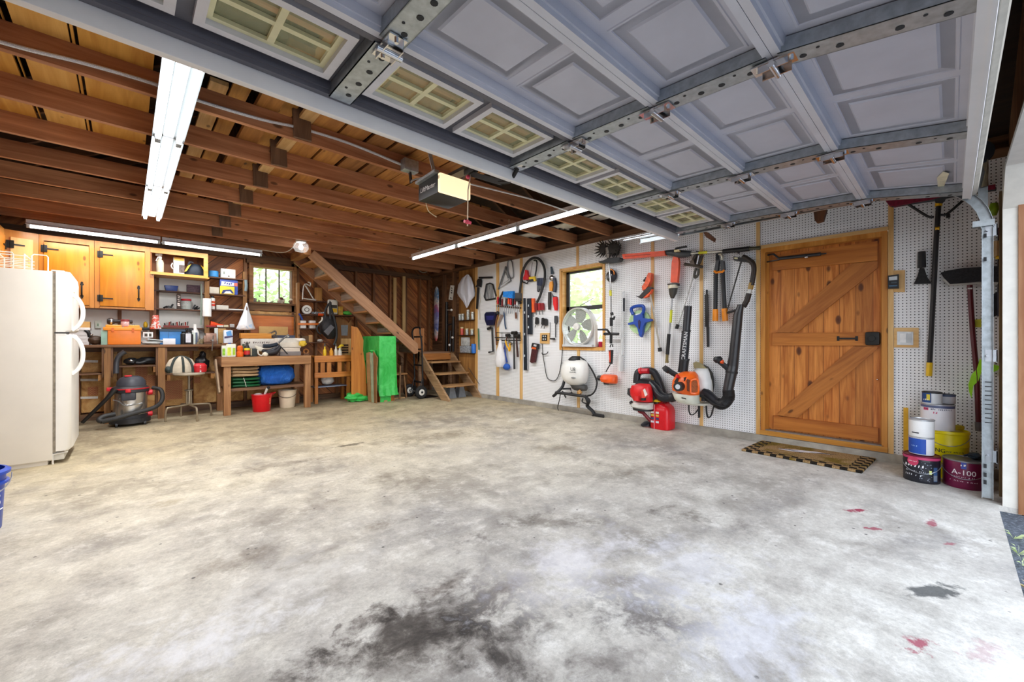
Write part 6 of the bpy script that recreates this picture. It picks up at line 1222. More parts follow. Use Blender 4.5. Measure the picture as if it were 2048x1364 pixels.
T, ZB_ = shelf_unit('brown shelves between the cubby and the back window', 418, 491, [(553.5, 558), (586.5, 590.5), (620, 619.5), (653, 656)], SY, [(414, 1.2, 2.0, wood('#6a4524', '#a5763f', 'Z', .1), .06), (490, 1.35, 2.2, wood('#6a4524', '#a5763f', 'Z', .1), .05)])
T, ZC = shelf_unit('shelves under the stairs right of the back window', 598, 655, [(600.5, 602), (628.5, 629), (657, 657), (684, 684.5)], SY, [(597, 1.0, 2.1, wood('#7a4d28', '#b9834a', 'Z', .1), .04)])
T, ZC2 = shelf_unit('small shelf under the stair carriage behind the black bag', 656, 712, [(629.5, 630)], 7.70, [])
m = tbY([(402, 568), (403, 600), (402, 650)], .012, SY-.01); tag(obj('level_stick', m, mat('#8f9a8e', .4)), 'grey-green stick leaning against the white backed shelves', 'stick')
# first unit: blue tray, dark box, book, jar, clamps, letters
y_ = SY+.02
T = thing('storage_tray', 'blue plastic tray on the top white backed shelf', 'tray', PY(342, 581, y_)); p0, p1 = PY(329, 581, y_), PY(357, 581, y_); m = MB(); zz = ZA[0]+.001; m.box(((p0.x+p1.x)/2, y_+.05, zz+.04), (p1.x-p0.x, .09, .08), bev=.006); 
for v in m.bm.verts:
    if v.co.z < zz+.03: v.co.x = (p0.x+p1.x)/2+(v.co.x-(p0.x+p1.x)/2)*.8
obj('body', m, mat('#1d3f8c', .4), T)
block('small_box', 'dark purple speckled box on the top white backed shelf', 'box', 374, 401, 570, 583, y_, .08, mat('#4a3440', .6, 0, .6, 60), zb=ZA[0]+.001)
T = block('thin_book', 'dark upright box with red lettering beside the red lidded jar', 'box', 354, 361, 587.5, 619, y_, .08, mat('#3b2c24', .6, 0, .2), zb=ZA[1]+.001); p = PY(357.5, 602, y_-.001); text('lettering', '~6', p, .045, mat('#e8d8d0', .5), T, rot=-PI/2)
T, x, z0, h = bottle('jar', 'clear jar with red lid on the white backed shelves', 'jar', 372.5, 619, 598, y_+.05, [(.06, 0), (.063, .02), (.063, .78), (.055, .82)], glass('#e8efe9', .3, .05), ([(.062, .82), (.064, .84), (.064, .98), (.058, 1)], mat('#c22a36', .35)), zb=ZA[1]+.001)
m = MB(); m.lathe([(.055, .004), (.056, .05), (.02, .06)], (x, y_+.05, z0), 14); obj('contents', m, mat('#6a6a5e', .6, .3, .6, 60, .5), T)
def clutter(name, label, cat, cs, mt, Y, zb, group=None, seed=0):
    rr = random.Random(seed); T = thing(name, label, cat, (cs[0], Y, zb), group); m = MB(); x = cs[0]
    while x < cs[1]:
        w_ = rr.uniform(.02, .04); m.bar((x, Y+rr.uniform(0, .04), zb+.012), (x+w_, Y+rr.uniform(0, .04), zb+rr.uniform(.03, cs[2])), .018, .018); x += w_*.7
    obj('body', m, mt, T); return T
clutter('spring_clamps', 'black spring clamps lying left of the dark upright box', 'clamps', (PY(328, 618, y_).x, PY(345, 618, y_).x, .07), PLB, y_+.02, ZA[1]+.001, seed=2)
clutter('hole_punch', 'small black clamp right of the red lidded jar', 'clamp', (PY(386, 619, y_).x, PY(397, 619, y_).x, .08), PLB, y_+.02, ZA[1]+.001, seed=5)
T = thing('drill_bit_rack', 'row of drill bits standing in a red-brown holder', 'bit holder', PY(356, 655, y_)); m = bxY(327, 378, 651, 655, y_, .05); 
for v in m.bm.verts: v.co.z += 0
obj('holder', m, mat('#7d2c22', .5), T)
for k in range(12):
    u = 330+k*4.1; p = PY(u, 651, y_+.02); m = MB(); m.cyl(p, p+Vector((.004*(k % 3-1), 0, .035+.008*(k % 4))), .006 if k % 2 else .009, n=8); o = obj('bit', m, mat(['#2a2826', '#8c8880', '#a2352c', '#3a3836'][k % 4], .4, .5), T)
# second unit
y2 = SY+.02
T, x, z0, h = bottle('storage_tin', 'blue plastic tin on top of the shelves by the window', 'tin', 427, 553.5, 542, y2+.04, [(.06, 0), (.064, .02), (.064, .95), (.05, 1)], mat('#3b8fd0', .4), None, zb=ZB_[0]+.001)
T = block('cardboard_box', 'white box on top of the shelves by the window', 'box', 442, 471, 538, 555, y2, .1, mat('#e9e3d6', .7, 0, .06), zb=ZB_[0]+.001); m = bxY(447, 449.5, 543, 548, y2-.001, .002); obj('print', m, mat('#8d9a8c', .6), T); m = bxY(456, 459, 551.5, 553.5, y2-.001, .002); obj('hand_hole', m, mat('#3b322a', .8), T)
T = block('carton', 'blue carton with white and yellow print on the second window shelf', 'carton', 440, 475.5, 559.5, 588, y2, .09, mat('#3f55a8', .5, 0, .25, 14), zb=ZB_[1]+.001)
m = plY([(443, 562), (470, 566), (470, 572), (442, 571)], y2-.002, .002); obj('print', m, mat('#d9d9ec', .5), T); m = plY([(468, 566), (475, 566), (475, 573), (468, 572)], y2-.003, .002); obj('print', m, mat('#e8705a', .5), T); p = PY(453, 567, y2-.004); text('lettering', '~6', p, .05, mat('#31408f', .5), T)
T = block('carton', 'yellow and navy carton in front of the blue carton', 'carton', 440, 469, 572.5, 588, y2-.025, .022, mat('#f0cf3a', .5, 0, .08), zb=ZB_[1]+.001); m = plY([(443, 587), (446, 580), (462, 579), (468, 587)], y2-.028, .002); obj('print', m, mat('#2c3a72', .5), T); m = plY([(447, 587), (452, 582.5), (460, 582.5), (464, 587)], y2-.030, .002); obj('print', m, mat('#e9e7df', .5), T)
block('box', 'pale grey box on the second window shelf, left of cartons', 'box', 419, 438.5, 574, 587, y2, .09, mat('#cfc6b6', .7, 0, .1), zb=ZB_[1]+.001)
T, x, z0, h = bottle('spray_can', 'white and red spray can on the third window shelf', 'spray can', 425, 620, 592, y2+.03, [(.031, 0), (.033, .02), (.033, .80), (.024, .86)], mat('#e8e4dc', .4), ([(.022, .86), (.022, 1)], PLB), zb=ZB_[2]+.001)
for z_, c_ in ((.34, '#d43a24'), (.55, '#d95a2c')): m = MB(); m.lathe([(.0336, z0+h*(z_-.1)), (.034, z0+h*(z_-.1)), (.034, z0+h*(z_+.06)), (.0336, z0+h*(z_+.06))], (x, y2+.03, 0), 16, cap=False); obj('red_band', m, mat(c_, .4), T)
block('box', 'low pale box on the third window shelf', 'box', 433, 457, 610.5, 620, y2, .09, mat('#c9c3b6', .7, 0, .15, 8), zb=ZB_[2]+.001)
block('panel_strip', 'white strip lying on the third window shelf', 'strip', 458, 487, 618, 620.5, y2-.03, .08, mat('#d9d8d4', .5), zb=ZB_[2]+.001)
T = thing('funnel', 'orange plastic funnel lying on the lowest window shelf', 'funnel', PY(428, 653, y2)); c = PY(420, 648, y2+.01); c.z = ZB_[3]+.047; m = MB(); m.lathe([(.045, 0), (.045, .01), (.042, .04), (.02, .11), (.012, .2)], c, 18, (1, .1, -.12)); obj('cone', m, mat('#f2501a', .4), T)
block('box', 'grey-brown box behind the orange funnel', 'box', 409, 417, 633.5, 653, y2+.02, .1, mat('#4f473d', .7), zb=ZB_[3]+.001)
for (u0, u1, v0, cc, lb) in ((434, 447, 650.5, '#e2ddd2', 'flat cream packet on the lowest window shelf'), (448, 457, 650, '#d9d2b0', 'small yellowish packet on the lowest window shelf'), (460, 469, 648, '#b9b5b0', 'small grey cube on the lowest window shelf'), (412, 432, 651, '#b23a3a', 'flat red packet under the orange funnel')): block('packet', lb, 'packet', u0, u1, v0, 655, y2-.04, .035 if cc != '#b23a3a' else .02, mat(cc, .6, 0, .1), zb=ZB_[3]+.001)
# paper roll hanging at the post
p0, p1 = PY(413, 597, 7.72), PY(414, 633, 7.72); T = thing('paper_roll', 'upright white paper roll hung between the two shelf units', 'paper roll', p1); m = MB(); m.cyl(p1, (p1.x, p1.y, p0.z), .055, n=20); obj('roll', m, mat('#f2f0ec', .7, 0, .03), T)
m = tbY([(491.5, 560), (492.5, 572), (491, 582)], .02, SY-.02, 8, 3, flat=.4); tag(obj('rag', m, mat('#7d8f94', .8)), 'grey-blue rag hung on the post left of the back window', 'rag')
# shopping bag
T = thing('shopping_bag', 'white plastic shopping bag hanging below the back window', 'bag', PY(492, 657, 7.62))
m = MB(); rings = []
for v, hw_, dp in ((606, 1.4, .012), (614, 3.5, .02), (624, 6.5, .035), (638, 11.5, .06), (650, 16, .08), (657, 18.5, .085), (659.5, 16, .07)):
    ring = []
    for k in range(24):
        a_ = 2*PI*k/24; uc = 493.5-(v-606)*.04; p = PY(uc+hw_*math.cos(a_)*(1+.05*math.sin(4*a_+v*.3)), v, 7.66); p.y += dp*math.sin(a_)*(1+.12*math.sin(6*a_+v*.5)); ring.append(p)
    rings.append(ring)
m.loft(rings); obj('bag', m, mat('#e3e4e8', .4, 0, .04, 8, .3), T); m = plY([(493, 612), (495.5, 617), (494.5, 622), (492.5, 619)], 7.62, .01); obj('handle_slot', m, mat('#6b4a34', .8), T)
m = plY([(479, 652), (488, 648), (490, 655), (482, 657)], 7.578, .004); obj('print', m, mat('#f2f2f2', .5), T); m = plY([(492, 652), (504, 648), (505, 656), (494, 657)], 7.578, .004); obj('print', m, mat('#a9bfd9', .5), T)
# bag with red print
T = thing('printed_bag', 'clear bag with orange-red print hung at the cubby post', 'bag', PY(311, 658, 7.7)); m = MB(); rings = []
for v, hw_, dp in ((630, 6, .012), (636, 7, .02), (644, 8, .03), (652, 10.5, .04), (658, 12, .035)):
    rings.append([PY(311+hw_*math.cos(2*PI*k/16), v, 7.72+dp*math.sin(2*PI*k/16)) for k in range(16)])
m.loft(rings); t = NT('printed_film'); t.set(.35); n = t.noise(t.co(), 16, 4, .6, 1); t.col(t.ramp(n, [(.42, hexc('#e8e2dc')), (.5, hexc('#d8482a')), (.62, hexc('#e0593a')), (.7, hexc('#efe6de'))])); obj('bag', m, t.m, T)
# socket
T = block('wall_outlet', 'pale outlet on the stud left of the orange box', 'outlet', 190, 203, 641, 656.5, YB-.012, .012, mat('#dfe6d6', .5)); m = bxY(194, 197.5, 647, 652, YB-.016, .005); obj('socket', m, mat('#8ea88c', .5), T)
# ---- counter along the back wall
KY = 7.50; KZ = 1.03; kx1 = PY(447, 690, KY).x
CT = thing('wall_counter', 'long brown wooden counter along the back wall with posts and low shelves', 'counter', (0, 7.72, 0))
m = MB(); m.bx(XL, kx1, KY, YB-.005, KZ-.035, KZ, .003); obj('top', m, wood('#4f2f18', '#96673c', 'X', .15, 1, .5), CT)
PW = wood('#6e4524', '#b0804a', 'Z', .25)
for u0, u1, y0 in ((208, 221.5, KY+.02), (316, 330.5, KY+.02)):
    x0, x1 = PY(u0, 750, y0).x, PY(u1, 750, y0).x; m = MB(); m.bx(x0, x1, y0, y0+.09, 0, KZ-.036); obj('post', m, PW, CT)
    for s_, xx in ((-1, x0), (1, x1)):
        m = MB(); m.prism([(xx, y0+.02, KZ-.04), (xx, y0+.35, KZ-.04), (xx, y0+.35, .62), (xx, y0+.05, .60), (xx, y0+.02, .70)], (s_*.022, 0, 0)); obj('bracket', m, W_OLD('Z'), CT)
m = MB(); xr_ = PY(404, 720, KY).x; m.bx(XL, xr_, YB-.04, YB-.006, .93, KZ-.036); obj('rail', m, W_OLD('X'), CT)
for (u0, u1, v, dep) in ((140, 207, 747, .3), (223, 316, 731, .3), (332, 430, 745.5, .32)):
    x0, x1 = PY(u0, v, KY+.12).x, PY(u1, v, KY+.12).x; z = PY((u0+u1)/2, v, KY+.12).z; m = MB(); m.bx(x0, x1, KY+.12, KY+.12+dep, z-.02, z); obj('low_shelf', m, W_OLD('X'), CT)
    for xx in (x0+.03, x1-.03): m = MB(); m.bx(xx-.02, xx+.02, KY+.13, KY+.13+dep-.02, z-.10, z-.021); obj('cleat', m, wood('#8f5a2a', '#c98f4c', 'Y'), CT)
LZ2 = PY(270, 731, KY+.12).z
k0 = KZ+.001
# on the counter, left to right
T = block('storage_bin', 'white ribbed plastic bin on the counter beside the refrigerator', 'bin', 138, 178, 657, 690, KY+.12, .3, mat('#e6e2e0', .45, 0, .03), zb=k0); m = MB(); x0, x1 = PY(137, 657, KY+.11).x, PY(180, 657, KY+.11).x; z_ = PY(160, 657, KY+.12).z; m.bx(x0, x1, KY+.10, KY+.44, z_-.02, z_+.012, .004); obj('rim', m, mat('#efecea', .4, 0, .03), T)
for k in range(4): m = MB(); m.bx(x0+.03, x1-.03, KY+.113, KY+.119, k0+.03+.045*k, k0+.037+.045*k); obj('rib_groove', m, mat('#cfcbc8', .5), T)
block('cardboard_box', 'tan cardboard box on the white bin', 'box', 142, 180, 643, 655, KY+.16, .2, mat('#c79a5a', .8, 0, .08), zb=z_+.014)
T = thing('hand_grinder', 'dark shop tool with round cap beside the white bin', 'grinder', (PY(189, 688, KY+.1).x, KY+.14, k0)); c = PY(190, 680, KY+.14); m = MB(); m.ell((c.x, KY+.15, k0+.06), (.15, .14, .12), lump=.1, seed=4); obj('body', m, mat('#4a3626', .5, .2, .3), T); m = MB(); m.tube([(c.x-.05, KY+.13, k0+.10), (c.x-.06, KY+.12, k0+.16), (c.x-.09, KY+.12, k0+.19)], .02, 8, 3); obj('arm', m, PLB, T); m = MB(); m.ell((c.x-.03, KY+.10, k0+.13), (.03, .03, .03)); obj('cap', m, CHROME, T)
block('foam_pad', 'pale green slab standing behind the orange box', 'slab', 202, 215, 661, 686.5, KY+.05, .03, mat('#9ec4b2', .6, 0, .1), zb=k0)
OB = block('tool_box', 'orange plastic tool box with moulded lid on the counter', 'tool box', 215, 282, 659, 686.5, KY+.02, .26, mat('#f58420', .4, 0, .05), zb=k0, bev=.012)
x0, x1 = PY(206, 652, KY).x, PY(284, 652, KY).x; zl = PY(245, 659, KY).z; m = MB(); m.bx(x0, x1, KY+.005, KY+.30, zl-.012, zl+.03, .008); obj('lid', m, mat('#f89a2c', .4, 0, .05), OB); 
for s_, xx in ((1, x0+.10), (-1, x1-.10)): m = MB(); m.box((xx, KY+.14, zl+.045), (.16, .18, .035), bev=.012); obj('lid_tray', m, mat('#f9a73a', .4, 0, .05), OB)
for xx in (x0+.09, x1-.09): m = MB(); m.bx(xx-.012, xx+.012, KY-.001, KY+.008, zl-.03, zl+.02); obj('latch', m, mat('#e06a14', .4), OB)
zl2 = zl+.064
T = thing('flashlight', 'dark cylinder flashlight lying on the orange box lid', 'flashlight', (PY(222, 642, KY+.14).x, KY+.14, zl2)); p = PY(214, 643, KY+.14); m = MB(); m.lathe([(.03, 0), (.042, .02), (.042, .05), (.026, .08), (.026, .24), (.02, .25)], (p.x, KY+.12, zl2+.044), 16, (1, .1, 0)); obj('body', m, mat('#35302f', .4, .2), T); m = MB(); m.lathe([(.044, .06), (.045, .062), (.045, .075), (.044, .077)], (p.x-.03, KY+.118, zl2+.044), 16, (1, .1, 0), cap=False); obj('ring', m, CHROME, T)
T = thing('jar', 'small clear jar with red-brown lid on the orange box', 'jar', (PY(246, 648, KY+.12).x, KY+.09, zl2)); p = PY(246, 648, KY+.09); m = MB(); m.lathe([(.04, 0), (.043, .01), (.043, .06), (.04, .065)], (p.x+.02, KY+.075, zl2-.02), 18); obj('body', m, mat('#d9b0ac', .2, 0, .3, 30), T); m = MB(); m.lathe([(.044, .065), (.045, .07), (.045, .09), (.04, .093)], (p.x+.02, KY+.075, zl2-.02), 18); obj('lid', m, mat('#a34a4c', .35, .2), T)
clutter('tape_measure', 'black odds and ends in the hollow of the orange lid', 'hardware', (PY(252, 650, KY+.06).x, PY(264, 650, KY+.06).x, .03), PLB, KY+.07, zl+.031, seed=9)
T = thing('drill', 'yellow and black cordless drill on a ledge behind the orange box', 'drill', PY(291, 655, 7.86)); m = MB(); c = PY(291, 650, 7.86); m.ell(c, (.05, .06, .10)); obj('body', m, mat('#d9b02a', .4), T); m = MB(); m.box(c+Vector((.02, 0, -.055)), (.16, .08, .04), bev=.01); obj('base', m, PLB, T)
T = thing('power_strip', 'white cage like frame with dark openings behind the clear bag', 'frame', PY(299, 674, KY+.1)); m = bxY(286, 306, 664, 675, KY+.14, .03); obj('frame', m, WHITE, T); m = bxY(289, 295, 667, 673, KY+.138, .004); obj('opening', m, mat('#4a4136', .6), T); m = bxY(298, 303, 667, 673, KY+.138, .004); obj('opening', m, mat('#4a4136', .6), T)
T = thing('plastic_wrap', 'folded clear plastic and papers on the counter by the post', 'wrap', (PY(303, 686, KY).x, KY+.10, k0)); m = MB(); c = PY(304, 684, KY+.1); m.ell((c.x, KY+.10, k0+.030), (.27, .16, .06), lump=.2, seed=8); m.box((c.x+.04, KY+.06, k0+.065), (.2, .1, .012), rz=.2, ry=.12); obj('body', m, mat('#cfd3d2', .35, 0, .15, 12, .3), T)
T = block('storage_crate', 'blue plastic crate with dark rim on the counter', 'crate', 320, 363, 661, 686, KY+.06, .24, mat('#2f7cc2', .4, 0, .08), zb=k0, bev=.006); m = bxY(319, 371, 658.5, 663, KY+.05, .26); obj('rim', m, mat('#1f3d56', .4), T); m = bxY(337, 337.6, 664, 676, KY+.058, .003); obj('seam', m, mat('#1c4d7a', .4), T)
block('sponge_block', 'white block standing in front of the blue crate', 'block', 326, 351, 677, 686, KY+.02, .035, mat('#e8eaf0', .6, 0, .05), zb=k0)
T, x, z0, h = bottle('solvent_bottle', 'black bottle with narrow label right of the blue crate', 'bottle', 367, 686, 659, KY+.09, [(.045, 0), (.048, .02), (.048, .7), (.02, .85), (.02, 1)], mat('#232222', .4), None, zb=k0)
T, x, z0, h = bottle('spray_bottle', 'dark spray bottle with pale front label on the counter', 'bottle', 377.5, 686, 656, KY+.05, [(.05, 0), (.052, .02), (.052, .6), (.02, .74), (.02, .78)], mat('#2b292b', .4), ([(.02, .78), (.022, .97)], PLB), zb=k0); m = MB(); m.bar((x-.01, KY+.05, z0+h*.94), (x+.055, KY+.04, z0+h*.92), .022, .03); m.bar((x+.02, KY+.05, z0+h*.88), (x+.035, KY+.045, z0+h*.70), .012, .01); obj('trigger', m, PLB, T)
m = bxY(371.5, 382, 667, 685, KY-.003, .003); obj('label_panel', m, mat('#dfdfe6', .5), T)
block('carton', 'white and green carton right of the pale label spray bottle', 'carton', 383, 391, 665, 686, KY+.06, .06, mat('#dfe8de', .5, 0, .08), zb=k0); block('carton', 'slim grey-blue carton next to the vise', 'carton', 391.5, 395, 665, 684, KY+.08, .06, mat('#55617a', .5), zb=k0)
T, x, z0, h = bottle('bottle', 'white round shouldered bottle behind the spray bottles', 'bottle', 390, 664, 648, KY+.22, [(.05, 0), (.052, .05), (.05, .6), (.02, .8), (.02, 1)], mat('#e4e2dc', .4), None, zb=k0)
m = bxY(372, 384, 656, 661, KY+.2, .05); tag(obj('charger', m, PLB), 'black charger lying on the back of the counter behind the bottles', 'charger')
# bench vise
VS = thing('bench_vise', 'rusty brown bench vise bolted at the end of the counter', 'vise', (PY(420, 688, KY).x, KY+.06, KZ)); VB = mat('#8c6a58', .5, .4, .25, 12); vx = PY(421, 680, KY+.05).x
m = MB(); m.box((vx, KY+.10, KZ+.03), (.16, .16, .06), bev=.01); m.box((vx, KY+.13, KZ+.11), (.10, .12, .12), bev=.015); obj('base', m, VB, VS); m = MB(); m.box((vx+.0, KY-.0, KZ+.10), (.13, .07, .13), bev=.015); m.box((vx-.07, KY+.02, KZ+.08), (.03, .08, .1), bev=.01); obj('jaw', m, mat('#a27f6e', .45, .4, .25, 12), VS)
m = MB(); m.cyl((vx, KY-.035, KZ+.06), (vx, KY-.16, KZ+.06), .014); m.cyl((vx-.006, KY-.14, KZ-.09), (vx+.012, KY-.14, KZ+.13), .008, n=8); obj('screw_handle', m, mat('#77706a', .35, .8), VS)
clutter('loose_hardware', 'tangle of small metal parts on the counter left of the vise', 'hardware', (PY(394, 684, KY+.05).x, PY(408, 684, KY+.05).x, .10), mat('#8a7a5a', .5, .4, .5, 40), KY+.04, k0, seed=12)
block('panel_offcut', 'pale grey strip standing between the vise and the fiberboard', 'strip', 429, 436, 656, 687, KY+.16, .02, mat('#c8cdc8', .6), zb=k0); block('particle_board', 'speckled tan particle board leaning behind the vise', 'board', 436, 452, 657, 687, KY+.2, .02, mat('#b9935a', .7, 0, .2, 60), zb=k0)
# below the counter
T = thing('tool_holster', 'black holster and straps on the low shelf behind the vacuum', 'holster', PY(285, 729, KY+.2)); zz = LZ2+.001; m = MB(); c = PY(262, 727, KY+.2); m.ell((c.x, KY+.22, zz+.055), (.15, .14, .10), lump=.15, seed=2); c2 = PY(296, 724, KY+.2); m.ell((c2.x, KY+.24, zz+.06), (.26, .12, .10), lump=.25, seed=6); m.tube([(c.x, KY+.2, zz+.05), ((c.x+c2.x)/2, KY+.19, zz+.03), (c2.x, KY+.2, zz+.06)], .022, 8, 3); obj('body', m, PLB, T); m = MB(); m.ell((c.x-.0, KY+.15, zz+.065), (.05, .02, .03)); obj('buckle', m, CHROME, T)
m = MB()
for v in (722.5, 760, 795.5):
    q = PY(176, v, YB-.0); m = MB(); m.box((q.x, YB+.0125, q.z), (.19, .004, .032), ry=.06); o = struct('tape_strip', m, mat('#e9e4dc', .7, 0, .15, 30), W2)
# ---- shop vacuum
vx, vy = .045, 7.27
VC = thing('shop_vacuum', 'wet and dry vacuum with steel drum and black hose under the counter', 'vacuum cleaner', (vx, vy, 0))
m = MB(); m.lathe([(.155, .13), (.165, .14), (.168, .42), (.16, .425)], (vx, vy, 0), 36); obj('drum', m, mat('#c9c6c0', .25, .9, .12, 8), VC)
m = MB(); m.lathe([(.172, .42), (.185, .43), (.185, .475), (.16, .50), (.14, .505)], (vx, vy, 0), 36); obj('lid_rim', m, mat('#2c2c30', .45), VC); m = MB(); m.lathe([(.187, .462), (.189, .464), (.189, .476), (.186, .478)], (vx, vy, 0), 36, cap=False); obj('red_band', m, mat('#b3222a', .4), VC)
m = MB(); m.loft([[Vector((vx+.01+a*math.cos(2*PI*k/24), vy+a*.9*math.sin(2*PI*k/24), z)) for k in range(24)] for a, z in ((.145, .50), (.14, .56), (.11, .605), (.07, .625), (.02, .63))]); obj('motor_head', m, mat('#41434b', .45), VC); m = MB(); m.box((vx-.02, vy-.04, .632), (.07, .05, .02), bev=.006); obj('switch', m, RED, VC)
m = MB(); m.lathe([(.18, .03), (.20, .035), (.20, .09), (.175, .10), (.165, .14)], (vx, vy, 0), 36); obj('dolly', m, mat('#27272a', .5), VC)
for a_ in (-2.3, -.75, .8, 2.3):
    m = MB(); px_, py_ = vx+.19*math.cos(a_), vy+.19*math.sin(a_); m.bar((vx+.15*math.cos(a_), vy+.15*math.sin(a_), .06), (px_, py_, .055), .05, .04); m.cyl((px_-.012, py_, .026), (px_+.012, py_, .026), .026, n=14); obj('caster', m, mat('#2c2c2f', .5), VC)
for (a_, z, nm) in ((-PI/2-.1, .455, 'latch'), (PI, .47, 'latch'), (0.1, .40, 'hose_port'), (.2, .115, 'drain_cap')):
    m = MB(); q = Vector((vx+.19*math.cos(a_), vy+.19*math.sin(a_), z)); m.lathe([(.032, -.02), (.036, 0), (.036, .025), (.026, .03)], q, 14, (math.cos(a_), math.sin(a_), 0)) if nm != 'latch' else m.box(q, (.06, .05, .045), rz=a_, bev=.008); obj(nm, m, mat('#d3202c', .4), VC)
m = MB(); q = Vector((vx+.172*math.cos(-PI/2-.1), vy+.172*math.sin(-PI/2-.1), .38)); m.box(q, (.14, .014, .10), bev=.02); obj('front_badge', m, mat('#3a3a40', .5), VC)
m = MB(); m.tube([PY(305, 775, 7.3), PY(322, 780, 7.25), PY(324, 800, 7.2), PY(308, 815, 7.1), PY(270, 826, 7.02), PY(235, 836, 6.98), PY(205, 843, 7.0)], [.024, .024, .025, .026, .027, .028, .03], 10, 5); obj('hose', m, mat('#2b2a29', .55, 0, .25, 90, .4), VC); m = MB(); m.tube([PY(205, 843, 7.0), PY(198, 840, 7.02), PY(207, 833, 7.05), PY(230, 828, 7.08)], .028, 10, 4); obj('hose_loop', m, mat('#302f2e', .55), VC)
m = MB(); m.tube([PY(232, 747, 7.18), PY(233, 725, 7.2), PY(238, 712, 7.2), PY(250, 703, 7.2)], [.028, .026, .026, .03], 12, 4); obj('elbow_tube', m, mat('#34353a', .4), VC)
m = MB(); m.tube([PY(230, 778, 7.1), PY(214, 797, 7.1), PY(165, 845, 7.2)], [.035, .022, .02], 10, 2); obj('wand', m, mat('#1f1d1d', .4), VC)
m = MB(); m.tube([PY(226, 800, 7.12), PY(238, 803, 7.1), PY(252, 812, 7.08), PY(285, 806, 7.05)], .006, 6, 3); obj('wire_holder', m, STEEL, VC)
# ---- stool with bag and helmet
sx_, sy_ = .645, 7.20; ST = thing('shop_stool', 'metal shop stool with four bent legs before the counter', 'stool', (sx_, sy_, 0)); SM = mat('#a89a84', .35, .8, .15, 20)
legs = [PZ(331, 844), PZ(394, 843), PZ(422, 832), PZ(362, 833)]; cen = sum(legs, Vector())/4; zt = .20
for i, L_ in enumerate(legs):
    d = (cen-L_); d.z = 0; m = MB(); q = L_+d*.16; m.tube([L_+Vector((0, 0, .002)), L_+Vector((0, 0, .11)), L_+d*.05+Vector((0, 0, .165)), q+Vector((0, 0, .185)), L_+d*.88+Vector((0, 0, .20)), cen-d*.10+Vector((0, 0, .22)), cen-d*.09+Vector((0, 0, .40))], .0125, 8, 4); obj('leg', m, SM, ST)
m = MB(); m.lathe([(.045, .39), (.05, .395), (.05, .405), (.03, .41)], (cen.x, cen.y, 0), 16); m.cyl((cen.x, cen.y, .38), (cen.x, cen.y, .615), .014, n=12); obj('screw_post', m, mat('#8f8676', .35, .8), ST)
m = MB(); m.lathe([(.05, .60), (.17, .612), (.18, .625), (.178, .64), (.1, .642)], (cen.x, cen.y, 0), 32); obj('seat', m, mat('#b5ab98', .5, .2, .1), ST)
ck_ = .6435
T = thing('tool_bag', 'tan and dark green canvas tool bag on the stool seat', 'bag', (cen.x-.12, cen.y+.03, ck_)); bx0 = cen.x-.085
m = MB(); m.loft([[Vector((bx0+a*math.cos(2*PI*k/24), cen.y+.03+b*math.sin(2*PI*k/24), ck_+z)) for k in range(24)] for a, b, z in ((.155, .09, 0), (.165, .10, .03), (.16, .095, .11), (.125, .075, .18), (.075, .05, .215), (.03, .03, .225))]); obj('body', m, mat('#cbbfa9', .8, 0, .1, 20, .2), T)
m = MB()
for a_ in (-.11, .02, .12): m.tube([(bx0+a_, cen.y-.075, ck_+.01), (bx0+a_*.95, cen.y-.072, ck_+.10), (bx0+a_*.6, cen.y-.035, ck_+.20), (bx0, cen.y+.03, ck_+.228)], .014, 6, 3, flat=.4)
obj('strap', m, mat('#26302d', .7), T); m = MB(); m.ell((bx0-.13, cen.y-.0, ck_+.05), (.09, .16, .10), lump=.1, seed=3); obj('side_pocket', m, mat('#2e3a37', .7), T)
T = thing('red_cap', 'red round case with white lettering beside the tool bag', 'case', (cen.x+.13, cen.y, ck_)); m = MB(); m.lathe([(.075, 0), (.085, .02), (.085, .09), (.06, .12), (.02, .125)], (cen.x+.12, cen.y+.02, ck_), 24); obj('body', m, mat('#c8202a', .4), T)
a0 = cam_ang(cen.x, cen.y); text('lettering', '~5', (0, 0, ck_+.055), .035, WHITE, T, bend=(cen.x+.12, cen.y+.02, .0865, a0+.1), rot=PI/2)
T = thing('black_bag', 'crumpled black bag on the low shelf behind the red case', 'bag', PY(403, 742, KY+.25)); c = PY(404, 742, KY+.25); c.z = PY(380, 745.5, KY+.12).z+.002; m = MB(); m.ell((c.x, KY+.27, c.z+.12), (.17, .16, .24), lump=.25, seed=11); m.ell((c.x+.01, KY+.27, c.z+.25), (.08, .08, .12), lump=.2, seed=12); obj('body', m, mat('#1d1c1e', .35, 0, .2, 20, .4), T)
# ---- workbench
BW_ = wood('#8a5a34', '#c99866', 'X', .3); BWZ = wood('#85552f', '#c39160', 'Z', .35)
X0, X1, Y0, Y1, ZT = 1.0, 2.205, 7.15, 7.86, .845
WB = thing('workbench', 'weathered wooden workbench with low shelf below the back window', 'workbench', ((X0+X1)/2, 7.5, 0))
m = MB(); m.bx(X0, X1, Y0, Y1, ZT-.03, ZT); obj('top', m, wood('#6d4526', '#a97a50', 'X', .2), WB); m = MB(); m.bx(X0, X1, Y0-.02, Y0, ZT-.135, ZT, .004); obj('apron', m, BW_, WB); m = MB(); m.bx(X0, X0+.03, Y0, Y1, ZT-.135, ZT-.031); obj('end_apron', m, W_OLD('Y'), WB)
for x, y in ((X0+.075, Y0+.05), (X1-.04, Y0+.05), (X0+.075, Y1-.06), (X1-.04, Y1-.06)): m = MB(); m.box((x, y, (ZT-.031)/2), (.085, .085, ZT-.031), bev=.004); obj('leg', m, BWZ, WB)
